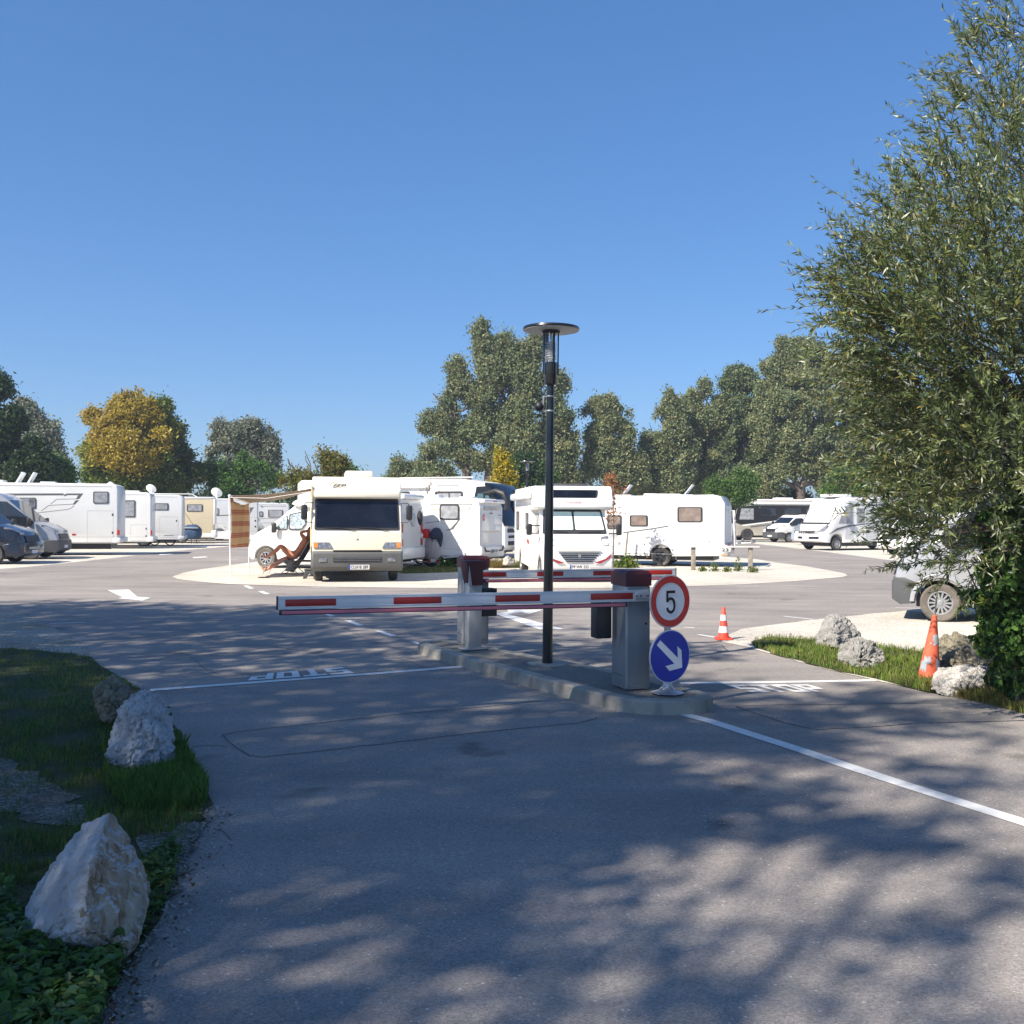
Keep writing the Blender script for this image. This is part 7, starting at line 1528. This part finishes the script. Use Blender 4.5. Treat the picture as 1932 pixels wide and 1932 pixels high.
# ============================================================ NEAR WILLOW
def near_willow():
    t = empty('willow_tree', (7.0, 10.2, 0)); o = np.array([7.0, 10.2, 0.0]); tag(t, 'large near willow with long narrow silvery leaves filling the right side', 'tree')
    B = [(1945, 40, 75, 110, 9.0, 1.2), (1910, 200, 110, 130, 9.2, 1.4), (1860, 370, 150, 110, 9.2, 1.5), (1780, 420, 110, 80, 8.8, 1.0), (1800, 540, 170, 110, 8.8, 1.4), (1690, 540, 110, 70, 8.4, .8), (1790, 650, 200, 90, 8.8, 1.5),
         (1670, 620, 90, 60, 8.4, .8), (1735, 740, 90, 105, 8.8, 1.0), (1870, 700, 140, 200, 9.6, 1.8), (1790, 850, 150, 110, 8.8, 1.3), (1870, 945, 110, 85, 8.8, 1.0), (1765, 985, 60, 26, 8.4, .4), (1940, 900, 110, 230, 9.6, 1.6), (1810, 1040, 36, 20, 8.4, .3), (1960, 400, 120, 300, 10, 1.8)]
    cen, rad, wt = [], [], []
    for vx, vy, rx, ry, Y, rd in B:
        p = Q(vx, vy, Y); k = Y/F; cen.append([p.x, p.y, p.z]); rad.append([rx*k, rd, ry*k]); wt.append(rx*ry*(.6+rd*.4))
    cen, rad, wt = np.array(cen), np.array(rad), np.array(wt); wt *= np.array([.62 if b_[1] < 480 else 1.0 for b_ in B]); wt /= wt.sum()
    NT = 2850; idx = rng.choice(len(B), NT, p=wt); d = rng.normal(0, 1, (NT, 3)); d /= np.linalg.norm(d, axis=1)[:, None]
    rr_ = rng.uniform(0, 1, (NT, 1))**.42; st_ = cen[idx]+d*rr_*rad[idx]*.95
    stem = np.array([7.2, 10.4, 1.5]); out = st_-stem; out /= np.linalg.norm(out, axis=1)[:, None]
    dr = out*.8+d*.5+rng.normal(0, .3, (NT, 3)); dr[:, 2] += .12+.25*rng.normal(0, 1, NT); dr /= np.linalg.norm(dr, axis=1)[:, None]
    Ln = rng.uniform(.35, .75, NT)
    # leading shoots that stick out of the outline: (vx,vy) start -> tip
    sh = [(1640, 545, 1478, 492), (1620, 560, 1500, 560), (1640, 600, 1502, 618), (1660, 530, 1535, 460), (1660, 510, 1560, 388), (1700, 450, 1630, 322), (1720, 430, 1668, 262), (1700, 470, 1590, 430), (1760, 380, 1690, 285), (1800, 250, 1740, 170), (1830, 200, 1760, 125), (1860, 120, 1795, 40), (1860, 100, 1815, 10), (1650, 640, 1560, 655),
          (1700, 700, 1620, 700), (1740, 985, 1660, 960), (1760, 1010, 1655, 1005), (1790, 1055, 1632, 1072), (1800, 1075, 1700, 1110), (1780, 1040, 1690, 1040), (1740, 960, 1640, 925), (1760, 940, 1660, 905), (1700, 880, 1640, 860), (1760, 1000, 1690, 985), (1830, 1060, 1740, 1060), (1650, 580, 1540, 595), (1680, 500, 1600, 500), (1840, 1100, 1800, 1160), (1720, 960, 1605, 948), (1720, 1000, 1608, 1003), (1730, 1025, 1618, 1022), (1710, 925, 1622, 930), (1730, 975, 1620, 978), (1720, 940, 1640, 968)]
    S2, D2, L2 = [], [], []
    for i in range(len(sh)):
        a = sh[i]; Y = 8.2+.25*math.sin(i*2.3); p, q = Q(a[0], a[1], Y+.3), Q(a[2], a[3], Y)
        nn = 3 if (q-p).length > .5 else 2
        S2.append(list(p)); v = q-p; D2.append(list(v.normalized())); L2.append(v.length)
        for k in range(7):                                   # side shoots along the leading shoot
            t_ = rng.uniform(.0, .72); s0 = p.lerp(q, t_); side = Vector(rng.normal(0, .42, 3)); dd = (v.normalized()+side).normalized(); S2.append(list(s0)); D2.append(list(dd)); L2.append(float(v.length*(1-t_)*rng.uniform(.28, .6)))
    st_ = np.concatenate([st_, np.array(S2)]); dr = np.concatenate([dr, np.array(D2)]); Ln = np.concatenate([Ln, np.array(L2)])
    NT = len(st_); mb_v, mb_f = [], []
    droop = rng.uniform(-.05, .22, NT); droop[-len(S2):] = .02
    SEG = 4; T_ = np.linspace(0, 1, SEG+1)
    path = st_[:, None, :]+dr[:, None, :]*(T_[None, :, None]*Ln[:, None, None]); path[:, :, 2] -= (T_[None, :]**2)*droop[:, None]*Ln[:, None]
    # twigs as thin three sided prisms
    side = np.cross(dr, np.array([0, 0, 1.0])); side /= np.linalg.norm(side, axis=1)[:, None]+1e-9; upv = np.cross(side, dr)
    qs = []
    for s in range(SEG):
        r0, r1 = .0042*(1-.8*T_[s]), .0042*(1-.8*T_[s+1])
        offs = [(side*math.cos(a)+upv*math.sin(a)) for a in (0, 2.094, 4.189)]
        for k in range(3):
            a0, a1 = offs[k], offs[(k+1) % 3]; qs.append(np.stack([path[:, s]+a0*r0, path[:, s]+a1*r0, path[:, s+1]+a1*r1, path[:, s+1]+a0*r1], 1))
    tv = np.concatenate(qs, 0).reshape(-1, 3)-o; poly_mesh('twigs', tv, 4, tint((.13, .10, .05), len(tv)//4, .2), M['leaf'], t)
    # leaves
    nl = np.maximum(8, (Ln/.021).astype(int)); tot = nl.sum(); ti_ = np.repeat(np.arange(NT), nl)
    u = rng.uniform(.06, 1.0, tot); px_ = st_[ti_]+dr[ti_]*(u*Ln[ti_])[:, None]; px_[:, 2] -= u**2*droop[ti_]*Ln[ti_]
    ph0 = rng.uniform(0, 6.28, NT); ph = (ph0[ti_]+math.pi*(np.arange(tot) % 2)+rng.normal(0, .55, tot))[:, None]; lat = side[ti_]*np.cos(ph)+upv[ti_]*np.sin(ph)
    ld = dr[ti_]*.75+lat*.62; ld[:, 2] -= .10; ld += rng.normal(0, .10, (tot, 3)); ld /= np.linalg.norm(ld, axis=1)[:, None]
    nrm = np.cross(ld, rng.normal(0, 1, (tot, 3))); nrm /= np.linalg.norm(nrm, axis=1)[:, None]; wd_ = np.cross(ld, nrm)
    LL = (rng.uniform(.055, .115, tot)*(1-.35*u))[:, None]; WW = LL*.105
    V = np.stack([px_, px_+ld*LL*.40+wd_*WW, px_+ld*LL, px_+ld*LL*.40-wd_*WW], 1).reshape(-1, 3)-o
    base_c = np.array([(.15, .195, .065), (.105, .15, .05), (.23, .27, .13), (.30, .29, .08), (.50, .52, .40)]); pk = rng.choice(5, tot, p=[.34, .30, .18, .10, .08])
    c_ = base_c[pk]*rng.uniform(.7, 1.25, (tot, 1)); tw_ = rng.uniform(.8, 1.2, NT); c_ *= tw_[ti_][:, None]; yl = rng.uniform(0, 1, tot) < .006; c_[yl] = (.55, .36, .06)
    poly_mesh('leaves', V, 4, np.clip(c_, 0, 1), M['willowleaf'], t)
    # trunk, limbs
    mb = MB(); limb_tube(mb, (0, 0, -.05), (-.1, .1, 1.6), .24, .20, 10, .03, 1); limb_tube(mb, (.3, .2, -.05), (.5, .4, 2.0), .18, .14, 8, .04, 2)
    hub = Vector((-.1, .1, 1.5))
    for i, c0 in enumerate(cen):
        e = hub.lerp(Vector(c0-o), .86); limb_tube(mb, hub+Vector((.1*math.sin(i), 0, .1*(i % 4))), e, .075, .018, 6, .07, i+20)
        for q in range(5):
            g = e+Vector((rng.normal()*rad[i][0]*.4, rng.normal()*rad[i][1]*.5, rng.normal()*rad[i][2]*.4)); limb_tube(mb, hub.lerp(e, .55+.08*q), g, .022, .006, 5, .08, i*7+q)
    mb.build('trunk', M['bark'], t); return tot
near_willow()
# broad leaved climber at the willow's foot
def climber():
    t = empty('climbing_shrub', (4.6, 9.3, 0)); o = np.array([4.6, 9.3, 0]); tag(t, 'glossy broad leaved climber tumbling down at the lower right edge', 'shrub')
    B = [(1945, 1010, 70, 90, 8.9), (1905, 1080, 50, 70, 8.9), (1935, 1180, 60, 90, 9.0), (1890, 1170, 34, 60, 9.2), (1880, 1000, 34, 44, 9.0), (1925, 1270, 44, 50, 9.3), (1990, 1200, 60, 160, 9.2), (1960, 930, 60, 60, 9.0), (1865, 1215, 20, 26, 9.8), (1895, 1290, 18, 20, 9.6), (1852, 1130, 26, 18, 9.3)]
    P_, N_ = [], []
    for vx, vy, rx, ry, Y in B:
        p = Q(vx, vy, Y); k = Y/F; n = int(rx*ry*.42); d = rng.normal(0, 1, (n, 3)); d /= np.linalg.norm(d, axis=1)[:, None]
        P_.append(np.array([p.x, p.y, p.z])+d*rng.uniform(.3, 1, (n, 1))**.5*np.array([rx*k, .35, ry*k])); N_.append(d)
    p = np.concatenate(P_); d = np.concatenate(N_)*.6+rng.normal(0, .6, (len(p), 3)); d[:, 2] += .35; d[:, 1] -= .25; ok = p[:, 2] > .05; p, d = p[ok], d[ok]; k = len(p)
    d /= np.linalg.norm(d, axis=1)[:, None]; a = np.cross(d, rng.normal(0, 1, (k, 3))); a /= np.linalg.norm(a, axis=1)[:, None]; a[:, 2] -= .4; a /= np.linalg.norm(a, axis=1)[:, None]; b_ = np.cross(d, a); s = rng.uniform(.022, .055, (k, 1)); fold = d*s*.2
    p = p-o; L1 = np.stack([p-a*s, p-a*s*.5+b_*s*.5+fold, p+a*s*.2+b_*s*.55+fold, p+a*s*1.1], 1); L2 = np.stack([p+a*s*1.1, p+a*s*.2-b_*s*.55+fold, p-a*s*.5-b_*s*.5+fold, p-a*s], 1)
    c_ = np.array([(.05, .12, .02), (.08, .17, .03), (.035, .08, .018), (.16, .20, .03)])[rng.choice(4, k, p=[.4, .28, .27, .05])]*rng.uniform(.7, 1.3, (k, 1))
    poly_mesh('leaves', np.concatenate([L1, L2]).reshape(-1, 3), 4, np.concatenate([c_, c_*.95]), M['leaf'], t)
    mb = MB(); [limb_tube(mb, (rng.uniform(-.2, .6), rng.uniform(-.2, .3), 0), (rng.uniform(-.5, .5), rng.uniform(-.4, .2), rng.uniform(.8, 2.0)), .014, .006, 5, .12, i) for i in range(14)]
    mb.build('stems', M['twig'], t)
climber()

# ============================================================ SHADE TREES left of and behind the viewpoint
ce = math.cos(SUN_EL)/math.sin(SUN_EL)
def shade(label, spots, base, seedc, leaf=.20):
    """spots: (ground x, ground y, radius, height, density) patches of shade; the crown part stands up-sun of each"""
    t = empty('shade_tree', (base[0], base[1], 0)); tag(t, label, 'tree', 'tall trees shading the drive'); C, RR, O_ = [], [], []
    mb = MB(); H0 = min(s[3] for s in spots)*.62; limb_tube(mb, (0, 0, -.1), (0, 0, H0), .34, .26, 10, .02, seedc)
    for i, (gx, gy, r_, h_, dn) in enumerate(spots):
        c = np.array([gx-SX*ce*h_-base[0], gy-SY*ce*h_-base[1], h_]); n = int(dn*r_*r_*30); d = rng.normal(0, 1, (n, 3)); d /= np.linalg.norm(d, axis=1)[:, None]
        C.append(c+d*rng.uniform(.0, 1, (n, 1))**.4*np.array([r_, r_, r_*.6])); RR.append(np.full(n, .20)*rng.uniform(.6, 1.3, n)); O_.append(d)
        limb_tube(mb, (0, 0, H0*.9), tuple(c), .07, .02, 6, .08, seedc+i)
    C, RR, O_ = map(np.concatenate, (C, RR, O_)); leaf_cloud('crown', C, RR, 22, leaf*.47, np.array(MG)[rng.integers(0, 3, len(C))], M['leaf'], t, outward=O_); mb.build('trunk', M['bark'], t)
shade('tall shade tree out of view left of the gravel verge', [(-12, 16.4, 3.2, 12, 1.2), (-8.6, 17.3, 2.8, 13, 1.2), (-5.4, 16.6, 2.6, 13.5, 1.1), (-9.5, 14, 3, 11, 1.2), (-6, 14, 2.4, 12, 1.1)], (-20.5, 6.5), 1)
shade('tall shade tree out of view left of the barrier lane', [(-3.0, 15.2, 2.2, 12.5, .85), (-.6, 14.6, 1.8, 12.8, .8), (-2.6, 12.2, 2.2, 11.5, 1.0), (-5.5, 11.2, 2.3, 10.5, 1.2), (.6, 12.4, 1.7, 12, .7), (1.9, 12.9, 1.0, 12, .9), (-1.2, 17.0, 1.5, 14, .6), (-3.6, 17.9, 1.6, 14, .9)], (-13.8, 6.6), 2)
K = 1.55
def gp(vx, vy, rv, h, dn): g = P(vx, vy); return (g.x, g.y, rv*g.y/F, h, dn)
shade('shade tree out of view beside the left grass', [(a, b_, c_, h_*K, d_*1.25) for a, b_, c_, h_, d_ in [(-4.4, 8.6, 2.2, 9, 1.25), (-2.4, 9.4, 1.8, 9.5, 1.1), (-.6, 10.2, 1.5, 10, 1.0), (1.0, 9.7, 1.2, 10, 1.3), (-2.6, 6.8, 1.7, 8.5, 1.15), (-.7, 7.6, 1.5, 9, 1.2), (1.3, 10.6, .9, 10.5, .8)]], (-16, -1.5), 3)
shade('shade tree out of view behind the viewpoint', [(a, b_, c_, h_*K, d_*1.25) for a, b_, c_, h_, d_ in [(-2.6, 4.6, 1.6, 7.5, 1.3), (-1.2, 5.6, 1.4, 8, 1.3), (.3, 6.9, 1.2, 8.5, 1.2), (-1.3, 3.6, .9, 7.5, 1.3), (-.3, 4.9, .9, 8, 1.2), (2.0, 8.2, 1.1, 9, 1.0), (3.4, 9.3, 1.0, 10, 1.0), (1.0, 8.3, 1.1, 9, 1.2), (-3.8, 6, 1.6, 8, 1.2), (.7, 5.9, .9, 8, 1.2)]], (-13, -6.5), 4)
shade('wide shade tree out of view far behind the viewpoint', [gp(*q) for q in [(1210, 1540, 190, 14, 1.5), (1480, 1500, 130, 14, 1.5), (1700, 1590, 170, 14, 1.6), (1880, 1640, 110, 14, 1.5), (1560, 1585, 110, 14, 1.5), (1340, 1830, 150, 13, 1.7), (1480, 1760, 70, 13, 1.5),
   (1620, 1890, 120, 13, 1.6), (1800, 1780, 110, 13, 1.5), (1090, 1800, 120, 13, 1.6), (860, 1800, 150, 13, 1.6), (1080, 1920, 140, 13, 1.5), (1850, 1480, 110, 15, 1.3), (1700, 1440, 80, 15, 1.3), (1880, 1400, 80, 15, 1.2), (640, 1900, 120, 13, 1.5), (1500, 1400, 130, 15, 1.3), (1400, 1660, 60, 13, 1.2), (1900, 1900, 110, 13, 1.4), (1280, 1940, 110, 13, 1.4), (950, 1690, 90, 13, 1.3)]], (-12, -13), 5)

# ============================================================ thin haze in the air
hz = MB().box((0, 2300, 13.5), (9000, 9000, 29.0)).build('haze', [], None, smooth=False)
hm = bpy.data.materials.new('air_haze'); hm.use_nodes = True; hn = hm.node_tree; hn.nodes.clear()
ho = hn.nodes.new('ShaderNodeOutputMaterial'); hv = hn.nodes.new('ShaderNodeVolumePrincipled')
hv.inputs['Color'].default_value = (.80, .88, 1.0, 1); hv.inputs['Density'].default_value = HAZE; hv.inputs['Anisotropy'].default_value = .3
hn.links.new(hv.outputs[0], ho.inputs['Volume']); hz.data.materials.append(hm); tag(hz, kind='stuff'); hz['label'] = 'thin pale haze in the air over the whole lot'
